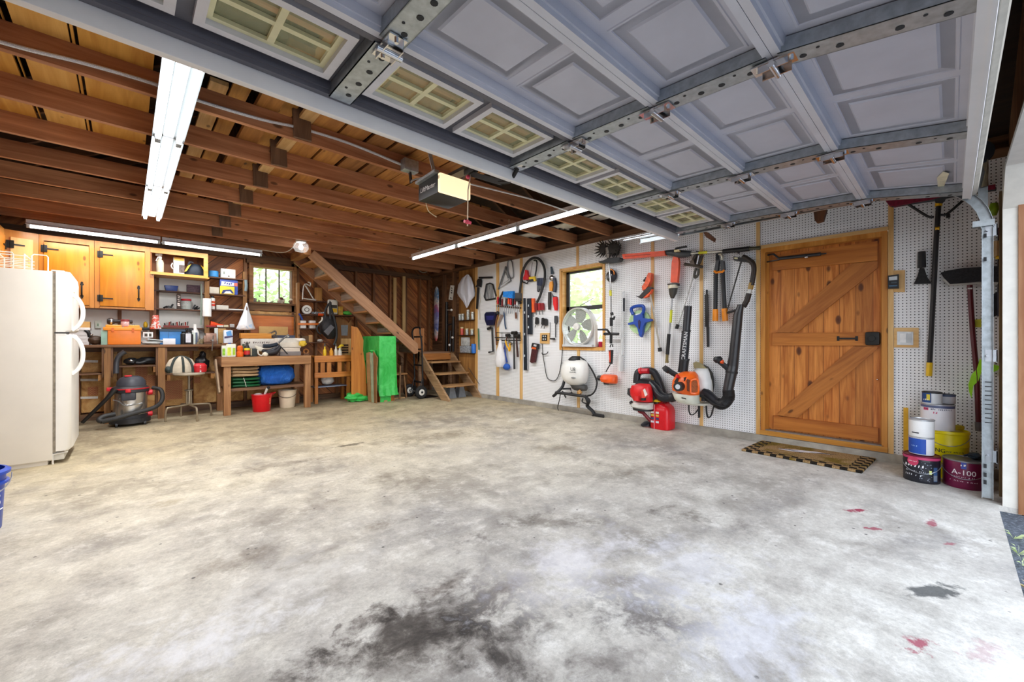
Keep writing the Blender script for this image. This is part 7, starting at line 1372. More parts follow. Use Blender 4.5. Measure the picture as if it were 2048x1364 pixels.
m = MB(); m.bx(X0+.08, X1-.02, Y0+.09, Y1-.1, .355, .38); m.bx(X0+.08, X1-.02, Y0+.07, Y0+.09, .34, .38); obj('low_shelf', m, W_OLD('X'), WB)
m = MB(); m.bar((X0-.045, Y0+.2, .80), (X0-.02, Y0+.05, .33), .02, .12, (0, 1, 0)); tag(obj('wood_offcut', m, mat('#a68d72', .7, 0, .2)), 'grey weathered board leaning on the left end of the workbench', 'board')
wz = ZT+.001; sz_ = .381
# beneath
def cloth_stack(name, label, u0, u1, layers, Y, dep, z0, mt):
    T = thing(name, label, 'fabric', (PY((u0+u1)/2, 760, Y).x, Y+dep/2, z0)); x0, x1 = PY(u0, 760, Y).x, PY(u1, 760, Y).x; z = z0
    for k in range(layers):
        h = .05; m = MB(); rings = []; f = random.Random(k+u0)
        for i in range(13):
            s_ = i/12; xx = x0+(x1-x0)*s_; hh = h*(1+.12*math.sin(5*s_+k)); e_ = .7 if i in (0, 12) else 1
            rings.append([Vector((xx, Y+dep*.5+dep*.5*e_*math.copysign(abs(math.cos(2*PI*q/16))**.6, math.cos(2*PI*q/16))*(1+.03*math.sin(7*s_+q)), z+hh*.5*.96+hh*.5*e_*math.copysign(abs(math.sin(2*PI*q/16))**.6, math.sin(2*PI*q/16))*.96)) for q in range(16)])
        m.loft(rings); obj('fold', m, mt, T); z += h*.98
    return T, z
T, zt_ = cloth_stack('folded_tarp', 'folded dark green tarp on the workbench shelf', 461, 523, 3, Y0+.11, .4, sz_, mat('#1c5a34', .45, 0, .25, 14, .3)); m = MB(); p = PY(487, 764, Y0+.105); m.tube([(p.x, Y0+.105, zt_-.0), (p.x+.02, Y0+.10, zt_-.07), (p.x+.035, Y0+.105, sz_+.01)], .004, 6); obj('twine', m, mat('#d9d8cc', .6), T)
T, zt2 = cloth_stack('folded_canvas', 'folded beige canvas on top of the green tarp', 461, 520, 3, Y0+.12, .38, zt_+.012, mat('#cfae84', .85, 0, .12, 12, .3)); T, zt3 = cloth_stack('rolled_cloth', 'grey-beige rolled cloth topmost under the bench top', 468, 521, 1, Y0+.14, .3, zt2+.012, mat('#b39c84', .85, 0, .12, 12, .3))
T = thing('bundled_tarp', 'bright blue plastic tarp bundle on the workbench shelf', 'tarp', (PY(556, 768, Y0+.3).x, Y0+.32, sz_)); p0, p1 = PY(519, 750, Y0+.1), PY(592, 750, Y0+.1); m = MB(); cx0 = (p0.x+p1.x)/2; hw_ = (p1.x-p0.x)/2*1.1; hz = (ZT-.14-sz_)
for i in range(1): 
    rings = []
    for j in range(15):
        s_ = j/14; th = -PI/2+PI*s_; r_ = abs(math.cos(th))**.28; ring = []
        for k in range(36):
            a_ = 2*PI*k/36; w_ = 1+.035*math.sin(7*a_+9*s_)+.025*math.sin(13*a_-14*s_)+.02*math.sin(5*a_+25*s_); ring.append(Vector((cx0+hw_*r_*math.copysign(abs(math.cos(a_))**.6, math.cos(a_))*w_*.96, Y0+.36+.26*r_*math.copysign(abs(math.sin(a_))**.6, math.sin(a_))*w_*.96, sz_+.004+hz*.96*(.5+.5*math.sin(th)))))
        rings.append(ring)
    m.loft(rings)
t = NT('blue_poly_tarp'); t.set(.3); g = t.co(); n = t.noise(g, 7, 7, .7, 1.5); t.col(t.ramp(n, [(.3, hexc('#1350b0')), (.55, hexc('#2272dc')), (.72, hexc('#5a9bea'))])); t.bump(n, 1, .06); obj('body', m, t.m, T)
T = thing('bucket', 'red plastic bucket holding a trowel under the workbench', 'bucket', (1.53, 7.26, 0), 'buckets under the workbench'); m = MB(); m.lathe([(.112, 0), (.116, .005), (.135, .245), (.142, .25), (.142, .262), (.132, .262), (.112, .02), (.03, .015)], (1.53, 7.27, 0), 32); m.prism([(1.64, 7.22, .262), (1.72, 7.235, .275), (1.72, 7.29, .275), (1.64, 7.32, .262), (1.655, 7.27, .20)], (0, 0, .006)); obj('body', m, mat('#d6101c', .3, 0, .05), T); a0 = cam_ang(1.53, 7.27); text('lettering', '~5', (0, 0, .16), .04, mat('#f0d48a', .5), T, bend=(1.53, 7.27, .131, a0+.95), rot=-PI/2)
m = MB(); m.tube([Vector((1.53+.12*math.cos(t_), 7.27+.12*math.sin(t_), .268)) for t_ in [PI+PI*k/10 for k in range(11)]], .004, 6); obj('bail', m, mat('#e05058', .4), T)
T = thing('trowel', 'white and dark tool handle sticking out of the red bucket', 'trowel', (1.53, 7.25, .02)); m = MB(); m.tube([(1.52, 7.25, .05), (1.55, 7.17, .27), (1.58, 7.14, .36)], [.012, .014, .02], 8); obj('handle', m, mat('#d9d6cf', .4), T); m = MB(); m.tube([(1.585, 7.138, .35), (1.60, 7.13, .385)], .019, 8); obj('grip_end', m, PLB, T); m = MB(); m.ell((1.48, 7.25, .255), (.12, .10, .05), lump=.2, seed=5); obj('rag', m, mat('#d8cfd0', .7), T)
T = thing('bucket', 'cream plastic bucket with wire handle under the workbench', 'bucket', (1.93, 7.43, 0), 'buckets under the workbench'); m = MB(); m.lathe([(.105, 0), (.108, .005), (.132, .265), (.14, .27), (.14, .285), (.13, .285), (.106, .02), (.03, .015)], (1.93, 7.43, 0), 32); obj('body', m, mat('#e8d6bb', .4, 0, .04), T); a0 = cam_ang(1.93, 7.43); m = MB(); m.tube([Vector((1.93+.134*math.cos(a0+t_), 7.43+.134*math.sin(a0+t_), .23-.06*math.cos(t_))) for t_ in [-1.5+3*k/14 for k in range(15)]], .004, 6); obj('bail', m, mat('#6d6258', .5, .4), T)
# on the bench
yb = Y0+.08
T = block('jug', 'white jug with green leaf label at the left of the bench', 'jug', 444, 455.5, 691, 712.5, yb, .08, mat('#e6e8da', .4, 0, .05), 'green label jugs', .012, wz); m = bxY(445, 450.5, 697, 711, yb-.002, .003); obj('label_panel', m, mat('#8cc41f', .4, 0, .3, 30), T)
T = block('jug', 'second jug with yellow-green label beside the orange bottle', 'jug', 454, 472, 688, 712.5, yb-.02, .09, mat('#eceddc', .4, 0, .05), 'green label jugs', .014, wz); m = bxY(455, 462.5, 695, 711, yb-.022, .003); obj('label_panel', m, mat('#d9e84a', .4, 0, .2, 30), T); m = bxY(465.5, 470.5, 696, 710, yb-.022, .003); obj('label_panel', m, mat('#a8d024', .4, 0, .3, 30), T); m = MB(); p = PY(463, 689, yb); m.cyl((p.x-.02, yb+.02, p.z-.005), (p.x-.02, yb+.02, p.z+.025), .018); m.cyl((p.x+.035, yb+.02, p.z-.005), (p.x+.035, yb+.02, p.z+.01), .012); obj('cap', m, mat('#2c3f8f', .4), T)
T = block('detergent_bottle', 'blue-white jug of detergent standing on the box behind jugs', 'jug', 448, 466, 660, 685, Y1-.3, .1, mat('#dfe4ee', .4, 0, .06), zb=wz+.115, bev=.015); block('wooden_box', 'brown box behind the white jugs', 'box', 444, 474, 686, 708, Y1-.32, .16, wood('#5c3a20', '#9a6a3c', 'X'), zb=wz); m = plY([(452, 664), (462, 661), (464, 671), (454, 672)], Y1-.302, .002); obj('label_panel', m, mat('#5ba0e0', .4), T); m = plY([(449, 673), (466, 671), (466, 674), (449, 677)], Y1-.302, .002); obj('label_panel', m, mat('#43335f', .4), T)
T, x, z0, h = bottle('spray_bottle', 'orange squat bottle beside the white jugs on the bench', 'bottle', 480, 712, 691, yb, [(.042, 0), (.045, .03), (.045, .42), (.03, .5), (.038, .58), (.036, .9), (.02, 1)], mat('#ef6a1e', .4, 0, .08), None, zb=wz)
T, x, z0, h = bottle('bottle', 'red and yellow labelled black bottle on the bench', 'bottle', 494, 711, 685, yb+.01, [(.036, 0), (.038, .02), (.038, .6), (.02, .82), (.018, 1)], mat('#2a2622', .4), None, zb=wz)
for za, zb2, cc in ((.15, .42, '#cf2a2c'), (.45, .60, '#f0d82a')): m = MB(); m.lathe([(.0385, z0+h*za), (.0392, z0+h*za), (.0392, z0+h*zb2), (.0385, z0+h*zb2)], (x, yb+.01, 0), 18, cap=False); obj('label_band', m, mat(cc, .4), T)
T, x, z0, h = bottle('bottle', 'dark green bottle behind the orange bottle', 'bottle', 487, 710, 688, yb+.09, [(.034, 0), (.036, .02), (.036, .65), (.016, .85), (.016, 1)], mat('#3a4a2c', .4), None, zb=wz)
T = block('small_machine', 'dark green box of parts right of the red label bottle', 'box', 500, 515, 697, 711, yb+.02, .10, mat('#2f352f', .5, 0, .5, 40), zb=wz); m = plY([(501, 698), (504, 696), (504, 711), (501, 711)], yb+.015, .004); obj('bracket', m, mat('#b9a98a', .5), T)
T = thing('drafting_lamp', 'cream lamp head with curved arm at the front of the bench', 'lamp', (PY(522, 712, yb).x, yb, wz)); m = MB(); m.tube([PY(510, 692, yb+.02), PY(520, 698, yb+.01), PY(532, 702, yb)], [.012, .035, .012], 8, 4, flat=.5); obj('blade', m, mat('#d9d2c0', .4), T); m = MB(); m.tube([PY(516, 700, yb), PY(517, 708, yb), PY(524, 711, yb), PY(528, 703, yb)], .011, 8, 4); obj('arm', m, mat('#e4dfd2', .4), T); m = MB(); c = PY(531, 708.5, yb-.02); m.ell(c, (.08, .06, .075)); obj('head', m, mat('#e8e2cc', .4), T)
T = block('long_carton', 'long white carton printed with dark drawing lying on the bench', 'carton', 485, 552, 677.5, 689, Y1-.42, .14, mat('#e2dbd0', .6, 0, .06), zb=wz+.10); p = PY(515, 685, Y1-.421); text('lettering', '~12', p, .05, mat('#7a6a60', .6), T)
T = block('long_carton', 'orange-brown wooden box lid lying over the white carton', 'box lid', 482, 543, 666.5, 677, Y1-.38, .14, wood('#b9701e', '#e9a545', 'X', .05), zb=wz+.275); 
block('fiberboard', 'plain tan board leaning against the orange cabinet door', 'board', 518, 576, 653, 688, YB-.10, .018, mat('#c9a062', .7, 0, .06), zb=wz)
T = block('cabinet_door_panel', 'reddish-orange framed panel standing behind the bench', 'panel', 501, 589, 632, 690, YB-.05, .02, wood('#a8561c', '#d8803a', 'X', .1, .7, .4), zb=wz); m = MB(); x0, x1 = PY(498, 640, YB-.055).x, PY(590, 640, YB-.055).x; z1 = PY(545, 631, YB-.05).z; m.bx(x0, x1, YB-.058, YB-.03, z1, z1+.02); m.bx(x0, x0+.02, YB-.058, YB-.03, wz, z1); m.bx(x1-.02, x1, YB-.058, YB-.03, wz, z1); obj('frame', m, wood('#5a3b22', '#8f6a44', 'X'), T)
for k, (u0, u1, v0, v1, yy_, cc, lb) in enumerate(((560, 602, 703, 711, Y0+.12, '#8d8480', 'flattened grey package at the bottom of the pile'), (561, 600, 694, 702.5, Y0+.13, '#e0d2c0', 'cream carton second from the bottom of the pile'), (560, 602, 685, 693.5, Y0+.13, '#e6dccb', 'cream carton with staple in the middle of the pile'), (556, 598, 676, 684.5, Y0+.14, '#e9e3d8', 'pale carton on top of the pile'))):
    block('carton', lb, 'carton', u0, u1, v0, v1, yy_, .26, mat(cc, .6, 0, .08), 'cartons piled on the bench', zb=[wz, wz+.058, wz+.126, wz+.194][k])
T = thing('reciprocating_saw', 'black power tool lying across the middle of the bench', 'power tool', (PY(545, 706, Y0+.06).x, Y0+.1, wz)); 
m = MB(); m.tube([PY(524, 700, Y0+.08), PY(535, 705, Y0+.08), PY(550, 702, Y0+.08), PY(560, 692, Y0+.09)], [.02, .045, .06, .03], 12, 4); obj('body', m, mat('#26252a', .4), T); m = MB(); m.tube([PY(526, 692, Y0+.14), PY(540, 692, Y0+.14), PY(555, 688, Y0+.14)], .03, 10, 2); obj('grip', m, mat('#1d2733', .4), T); m = MB(); m.tube([PY(557, 686, Y0+.08), PY(568, 676, Y0+.07), PY(578, 670, Y0+.06)], [.014, .012, .02], 8); obj('shaft', m, mat('#5c5b5a', .4, .5), T); m = MB(); m.tube([PY(558, 690, Y0+.07), PY(568, 700, Y0+.06), PY(575, 708, Y0+.05)], .009, 8); obj('stand', m, PLB, T)
m = MB(); m.ell(PY(576, 672, Y0+.06), (.04, .03, .04)); obj('white_tip', m, WHITE, T)
T = thing('wire_coil', 'tangle of dark wire on top of the orange lid', 'wire', PY(548, 668, Y1-.3)); m = MB(); m.tube([PY(534, 668, Y1-.32), PY(542, 666, Y1-.34), PY(550, 662, Y1-.32), PY(552, 668, Y1-.34), PY(546, 672, Y1-.32), PY(555, 674, Y1-.34)], .012, 6, 4); obj('coil', m, mat('#54493f', .5), T)
T = thing('work_light', 'dark blue flat tool case on the cartons by the window', 'case', PY(570, 676, Y1-.2)); m = bxY(546, 590, 670.5, 676, Y1-.26, .1); obj('body', m, mat('#3a4258', .5), T)
T = thing('yellow_glove', 'yellow and white gloves hanging over the end of the carton pile', 'gloves', PY(606, 690, Y0+.1)); m = MB(); m.ell(PY(605, 687, Y0+.10), (.11, .08, .10), lump=.25, seed=4); obj('yellow_glove', m, mat('#e9c440', .7, 0, .1), T); m = MB(); m.ell(PY(603, 680, Y0+.12), (.13, .10, .06), lump=.2, seed=6); obj('white_glove', m, mat('#e9e4da', .8), T)
T = thing('tape_dispenser', 'brown tape dispenser at the right end of the bench', 'dispenser', PY(612, 708, Y0+.15)); m = MB(); c = PY(612, 703, Y0+.2); m.ring(c, .035, .014, (.3, 1, 0), 18, 8); obj('roll', m, mat('#a3672e', .5), T); m = MB(); m.box((c.x, c.y, (c.z-.03+wz)/2), (.09, .05, max(.02, c.z-.03-wz))); obj('base', m, mat('#6a4424', .5), T)
# ================================================================ back wall, right part: window, stairs, hand truck, corner
# back window
WB2 = bpy.data.objects.new('window_2', None); COL.objects.link(WB2); WB2['kind'] = 'structure'
m = MB(); fw = .05
for (a_, b_, c_, d_) in ((BX0-fw, BX0+.005, BZ0-.03, BZ1+fw), (BX1-.005, BX1+fw, BZ0-.03, BZ1+fw), (BX0, BX1, BZ1-.005, BZ1+fw)): m.bx(a_, b_, YB-.02, YB+.01, c_, d_)
struct('casing', m, wood('#7a4d28', '#b9824c', 'X', .2), WB2)
m = MB(); m.bx(BX0, BX0+.015, YB+.0, YB+.13, BZ0, BZ1); m.bx(BX1-.015, BX1, YB, YB+.13, BZ0, BZ1); m.bx(BX0, BX1, YB, YB+.13, BZ1-.015, BZ1); struct('reveal', m, wood('#c08a58', '#e6bd92', 'X', 0), WB2)
m = MB(); m.bx(BX0-.06, BX1+.06, YB-.04, YB+.13, BZ0-.03, BZ0); struct('sill', m, wood('#5c3d22', '#96693f', 'X', .2), WB2)
m = MB()
for u in (532, 558.5): x = PY(u, 570, YB+.1).x; m.bx(x-.011, x+.011, YB+.10, YB+.115, BZ0, BZ1)
m.bx(BX0+.015, BX0+.035, YB+.1, YB+.115, BZ0, BZ1); m.bx(BX1-.035, BX1-.015, YB+.1, YB+.115, BZ0, BZ1); m.bx(BX0, BX1, YB+.1, YB+.115, BZ0, BZ0+.02); struct('muntin', m, mat('#6d6459', .6), WB2)
m = MB(); m.bx(BX0+.015, BX1-.015, YB+.106, YB+.109, BZ0, BZ1-.015); struct('pane', m, glass('#f4f8f6', .08, .03), WB2)
for k, (u, w_, cc, lb) in enumerate(((508, .09, '#8a8378', 'grey lump of driftwood at the far left of the back window sill'), (562, .12, '#c9bcab', 'brown and white figurine on the right of the back window sill'), (585, .11, '#7a5a44', 'brown and cream ornament at the corner of the back window sill'))):
    p = PY(u, 607, YB+.03); T = thing('ornament', lb, 'ornament', (p.x, YB+.03, BZ0), 'window sill ornaments'); m = MB(); m.ell((p.x, YB+.035, BZ0+w_*.4), (w_, .06, w_*.8), lump=.3, seed=k+20); obj('body', m, mat(cc, .7, 0, .5, 22, .5), T)
    if k: m = MB(); m.ell((p.x-.02*k+.02, YB+.02, BZ0+w_*.72), (w_*.55, .05, w_*.4), lump=.25, seed=k+30); obj('top', m, mat('#5a3324' if k == 1 else '#d9cdb8', .7, 0, .4, 22), T)
# shelves right of the window: contents
y3 = SY+.02
T = thing('clamp_frame', 'white metal A-shaped clamp frame on the shelves beside the window', 'frame', PY(610, 600, y3)); m = MB(); tbY([(605, 599), (607, 573), (613, 568), (620, 572), (621, 566), (616, 564)], .012, y3+.02, 8, 2, m=m); tbY([(611, 571), (627, 598), (634, 600)], .012, y3+.03, 8, 0, m=m); tbY([(607, 597), (632, 600.5)], .012, y3, 8, 0, m=m); obj('bars', m, mat('#dcd8d0', .35, .3), T)
block('wooden_box', 'tan bread-shaped wooden box beside the white clamp frame', 'box', 631, 645, 575, 600, y3, .08, wood('#8f5e2e', '#c8924c', 'Z'), zb=ZC[0]+.001, bev=.015)
T = thing('rope_spool', 'white round spool on the middle shelf beside the window', 'spool', PY(614, 628, y3)); c = PY(614.5, 621.5, y3); m = MB(); m.lathe([(.075, 0), (.08, .005), (.08, .02), (.05, .025), (.05, .06), (.08, .065), (.08, .08)], (c.x, y3+.02, ZC[1]+.082), 24, (.2, 1, 0)); obj('spool', m, mat('#e9e6df', .5), T); m = MB(); m.ring((c.x-.003, y3+.012, ZC[1]+.082), .035, .006, (.2, 1, 0), 20, 6); obj('hub_ring', m, mat('#6d655c', .5), T)
clutter('loose_hardware', 'row of small grey hardware right of the white spool', 'hardware', (PY(624, 626, y3).x, PY(645, 626, y3).x, .05), mat('#9a9fa2', .4, .6, .4, 40), y3, ZC[1]+.001, seed=31)
m = tbY([(637, 629), (646, 630)], .025, y3-.03, 10); tag(obj('orange_cap_piece', m, ORANGE), 'short orange cylinder lying on the edge of the middle shelf', 'cap')
for u, lb in ((606, 'left'), (625, 'right')):
    T = block('plastic_tray', lb+' white plastic tray behind the orange strip', 'tray', u-5.5, u+6.5, 641, 657, y3, .09, mat('#ebe7e0', .45, 0, .04), 'white trays', .01, ZC[2]+.001)
m = plY([(596, 646), (638, 646), (638, 650), (596, 650)], y3-.03, .014); tag(obj('orange_strip', m, mat('#e07a2c', .5)), 'orange wooden strip across the two white trays', 'strip')
m = tbY([(598, 627), (602, 633), (605, 640)], .016, y3-.05); tag(obj('blue_tool', m, mat('#1d3f8c', .4)), 'short blue tool handle left of the white trays', 'tool')
block('wood_offcut', 'small light wood block on the lowest shelf by the window', 'block', 618, 625, 670, 683.5, y3, .03, mat('#c99b66', .7), zb=ZC[3]+.001); block('wood_offcut', 'dark scrap block left of the light block', 'block', 604, 617, 672, 683.5, y3+.02, .04, mat('#6a5238', .8), zb=ZC[3]+.001)
T = thing('spark_plug_box', 'crumpled pale packet on the lowest shelf near the black bag', 'packet', PY(641, 682, y3)); m = MB(); c = PY(641, 682, y3); m.ell((c.x, y3+.03, ZC[3]+.028), (.10, .06, .05), lump=.3, seed=41); obj('body', m, mat('#d9d2ca', .6), T)
y4 = 7.72
T = block('hand_sander', 'yellow and white upright tool on the small stair shelf', 'tool', 657, 676, 599, 629, y4, .08, mat('#e5e0d4', .4, 0, .06), zb=ZC2[0]+.001, bev=.03); m = bxY(662.5, 674, 617, 625, y4-.004, .01); obj('yellow_panel', m, mat('#f1c21e', .4), T); m = bxY(662.5, 674, 610, 616, y4-.004, .01); obj('dark_panel', m, mat('#3b3731', .4), T)
block('bottle', 'yellow-brown carton right of the upright tool', 'carton', 677, 686, 613, 629, y4, .06, mat('#c99a3a', .5, 0, .4, 20), zb=ZC2[0]+.001)
T = thing('green_cloth', 'folded bright green cloth at the end of the small stair shelf', 'cloth', PY(697, 629, y4)); m = MB(); c = PY(697, 627, y4); m.ell((c.x, y4+.04, ZC2[0]+.042), (.2, .1, .08), lump=.12, seed=44); obj('body', m, mat('#5cc04c', .7), T)
# black bag hanging
T = thing('backpack', 'black backpack hanging by its strap under the stairs', 'bag', PY(655, 675, 7.5)); Yb = 7.62
m = MB(); rings = []
for v, u0, u1, dp in ((632, 646, 668, .06), (640, 643, 671, .10), (652, 639, 673, .13), (664, 641, 674, .13), (672, 648, 672, .10), (678, 655, 668, .05)):
    rings.append([PY((u0+u1)/2+(u1-u0)/2*math.cos(2*PI*k/24)*(1+.05*math.sin(5*2*PI*k/24+v)), v, Yb+dp*math.sin(2*PI*k/24)) for k in range(24)])
m.loft(rings); obj('body', m, mat('#1b1a1c', .6, 0, .2, 20, .3), T)
obj('strap', tbY([(661, 640), (660, 615), (661, 603), (662, 615), (672, 650), (673, 675), (668, 690)], .02, Yb-.08, 8, 3, flat=.4), mat('#202022', .6), T); obj('strap', tbY([(654, 640), (650, 625), (655, 612), (660, 606)], .018, Yb-.06, 8, 3, flat=.4), mat('#202022', .6), T)
m = plY([(648, 663), (662, 649), (669, 655), (656, 671)], Yb-.16, .03); obj('pocket', m, mat('#5b5a5e', .6, 0, .1), T); m = tbY([(640, 648), (634, 655), (636, 664), (642, 668)], .016, Yb-.08, 8, 3); obj('helmet_rim', m, PLB, T); m = tbY([(638, 646), (644, 640), (644, 634)], .012, Yb-.1, 8, 3); obj('pale_hook', m, mat('#d9d4c8', .5), T)
# plywood sheets behind
T = thing('plywood_sheet', 'pale plywood sheet with ragged top behind the black backpack', 'plywood', PY(685, 720, YB-.03)); m = plY([(672, 633), (690, 640), (697, 646), (703, 637), (704, 720), (672, 720)], YB-.04, .02); obj('sheet', m, wood('#93602f', '#c08a52', 'Z', .05, .6), T); m = plY([(682, 650), (696, 650), (695, 671), (683, 671)], YB-.046, .004); obj('grey_patch', m, mat('#aab2b8', .4), T)
T = thing('wood_plank', 'tall orange-brown plank with wavy edge left of the green cover', 'plank', PZ(718, 800)); Yp = 7.22
m = plY([(703, 652), (715, 655), (722, 667), (727, 680), (726, 700), (731, 735), (733, 770), (733, 797), (703, 790)], Yp, .025); obj('plank', m, wood('#a8601e', '#d9923f', 'Z', .1, .6, .45), T); lo = min(v.co.z for v in T.children[0].data.vertices)+wloc(T).z
for v in T.children[0].data.vertices:
    if v.co.z+wloc(T).z < .12: v.co.z = -wloc(T).z
for k, (q, cc, lb) in enumerate((([(732, 706), (739, 704), (741, 740), (743, 802), (736, 802), (733, 740)], '#a8875a', 'thin tan board between plank and green cover'), ([(739, 706), (744, 706), (748, 802), (743, 802)], '#a9b89a', 'narrow grey-green board between plank and green cover'), ([(746, 703), (754, 716), (752, 745), (752, 800), (748, 800), (747, 735)], '#8a6038', 'curved brown board touching the green cover'))):
    m = MB(); m.prism([PX(u, v, 3.165-.0*k) for u, v in q], (.02, 0, 0))
    for v in m.bm.verts:
        if v.co.z < .1: v.co.z = .001
    tag(obj('wood_board', m, mat(cc, .7, 0, .2, 8)), lb, 'board', 'boards beside the green cover')
# little rack of orange wood
Xa, Xb, Yr = 2.36, 2.97, 7.44; OW = wood('#b3641e', '#e29a4a', 'X', .1, 1, .45); OWZ = wood('#a5601f', '#d6924a', 'Z', .1, 1, .45)
SB = thing('wooden_rack', 'small orange wooden stand with two rails right of the workbench', 'stand', ((Xa+Xb)/2, 7.55, 0))
for x in (Xa+.03, Xb-.03):
    for y in (Yr+.03, Yr+.30): m = MB(); m.box((x, y, .40), (.05, .05, .80)); obj('leg', m, OWZ, SB)
for z0, z1, nm in ((.715, .825, 'top_rail'), (.50, .535, 'middle_rail'), (.445, .50, 'lower_rail')): m = MB(); m.bx(Xa-.01, Xb+.015, Yr-.02, Yr+.003, z0, z1, .003); obj(nm, m, OW, SB)
m = MB(); m.bx(Xa-.01, Xb+.01, Yr+.0, Yr+.34, .80, .822); obj('top', m, OW, SB)
for x in (Xa+.13, Xa+.24, Xb-.19): m = MB(); m.bx(x-.035, x+.035, Yr+.005, Yr+.03, .535, .715); obj('slat', m, OWZ, SB)
m = MB(); m.bx(Xa, Xb-.05, Yr+.02, Yr+.32, .275, .29); obj('metal_shelf', m, mat('#8f9db5', .35, .6), SB)
T = thing('plastic_bag', 'clear crumpled bag on the metal shelf of the orange stand', 'bag', (2.62, Yr+.16, .291)); m = MB(); m.ell((2.62, Yr+.16, .385), (.22, .18, .17), lump=.12, seed=50); obj('bag', m, mat('#cfcac4', .3, 0, .15, 20, .4), T)
zr = .8235
for k, (x, cc, hh, rr_, lb) in enumerate(((2.55, '#efc81e', .16, .026, 'yellow bottle with pointed cap on the orange stand'), (2.66, '#e8a32c', .13, .032, 'orange-yellow can on the orange stand'), (2.74, '#d9d6c6', .16, .028, 'cream slim bottle on the orange stand'), (2.81, '#dfdcd2', .13, .036, 'white spray bottle with yellow trigger on the orange stand'))):
    T = thing('bottle', lb, 'bottle', (x, Yr+.08, zr), 'bottles on the orange stand'); m = MB(); m.lathe([(rr_, 0), (rr_*1.03, .01), (rr_, hh*.6), (rr_*.5, hh*.75), (rr_*.45, hh)], (x, Yr+.08, zr), 16); obj('body', m, mat(cc, .4, 0, .08), T)
    if k != 1: m = MB(); m.lathe([(rr_*.55, hh), (rr_*.4, hh+.04), (.003, hh+.06)], (x, Yr+.08, zr), 12); obj('cap', m, mat('#4a463e' if k < 3 else '#f0d030', .4), T)
    if k == 3: m = MB(); m.tube([(x, Yr+.08, zr+hh+.03), (x+.03, Yr+.075, zr+hh+.05), (x+.06, Yr+.07, zr+hh+.04)], [.02, .022, .014], 8, 2); m.bar((x+.0, Yr+.08, zr+hh+.03), (x-.04, Yr+.07, zr+hh+.01), .02, .015); obj('trigger', m, mat('#f0d030', .4), T)
T = thing('slatted_block', 'wooden knife block with dark slots at the right of the orange stand', 'block', (2.93, Yr+.1, zr)); 
T = T; m = MB(); m.bx(2.86, 3.02, Yr+.14, Yr+.2, zr, zr+.30); obj('body', m, wood('#b98a4e', '#e2bd84', 'Z', 0, 1), T); m = MB()
for k in range(4): m.bx(2.865, 2.985, Yr+.135, Yr+.141, zr+.03+.045*k, zr+.06+.045*k)
obj('slot_groove', m, mat('#3a2415', .7), T); m = MB(); m.bx(3.0, 3.045, Yr+.12, Yr+.2, zr+.05, zr+.30); obj('side_panel', m, wood('#c9985c', '#ebc995', 'Z', 0, 1), T)
T = thing('green_cover', 'tall box draped with bright green plastic sheet beneath the stairs', 'covered box', (3.41, 7.2, 0)); gx0, gx1, gy0, gy1 = 3.245, 3.565, 6.87, 7.54
t = NT('green_plastic_sheet'); t.set(.35, 0, .5); n = t.noise(t.co(), 5, 7, .65, 1); t.col(t.ramp(n, [(.3, hexc('#1fae3c')), (.7, hexc('#56d86c'))])); t.bump(n, .6, .03); GP = t.m
m = MB(); rings = []
for z, ex in ((.11, .04), (.14, .022), (.30, .012), (.7, .008), (1.155, .004), (1.168, -.003)):
    ring = []; pts = [(gx0-ex, gy0-ex)]
    for (xa, ya, xb, yb_) in ((gx0, gy0, gx1, gy0), (gx1, gy0, gx1, gy1), (gx1, gy1, gx0, gy1), (gx0, gy1, gx0, gy0)):
        for i in range(8):
            f = i/8; x, y = xa+(xb-xa)*f, ya+(yb_-ya)*f; w_ = ex*(1+.8*math.sin(17*f+xa*9+z*3)); nx_, ny_ = (0, -1) if ya == yb_ == gy0 else (1, 0) if xa == xb == gx1 else (0, 1) if ya == yb_ == gy1 else (-1, 0)
            zz = z if z > .2 or not (xa == xb == gx0) else .55+.35*min(1, f*1.6) if z < .13 else max(z, .62+.3*min(1, f*1.6))
            ring.append(Vector((x+nx_*w_, y+ny_*w_, zz if z < .25 else max(z, zz if (xa == xb == gx0 and z < .5) else z))))
    rings.append(ring)
m.loft(rings, False, True); obj('sheet', m, GP, T); m = MB(); m.bx(gx0+.02, gx1-.02, gy0+.02, gy1-.02, 0, 1.14); obj('box', m, wood('#7a4318', '#b5702f', 'Z', .1), T); m = MB(); m.bx(gx0+.03, gx1-.09, gy0+.012, gy0+.019, .0, .16); obj('lower_sheet', m, GP, T)
T = thing('green_sheet_heap', 'crumpled bright green plastic heap on the slab before the plank', 'plastic sheet', PZ(712, 803)); p = PZ(707, 803); p.y -= .07; m = MB(); m.ell((p.x, p.y+.05, .085), (.3, .22, .17), 28, 14, lump=.28, seed=61); m.ell((p.x+.13, p.y+.03, .05), (.34, .2, .10), 28, 14, lump=.3, seed=64)
for v in m.bm.verts: v.co.z = max(v.co.z, .002)
obj('sheet', m, GP, T)
for k, (u, v, l_, a_, lb) in enumerate(((778, 802, .25, .3, 'flat wood splinter on the slab before the green cover'), (795, 798, .3, .1, 'longer pale stick lying right of the green cover'), (766, 803, .12, -.2, 'small pale chunk of wood before the green cover'))):
    p = PZ(u, v); m = MB(); m.box((p.x, p.y, .014), (l_, .05, .026), rz=a_, bev=.006); tag(obj('wood_scrap', m, wood('#a07a4c', '#d9b98c', 'X')), lb, 'wood scrap', 'wood scraps on the floor')
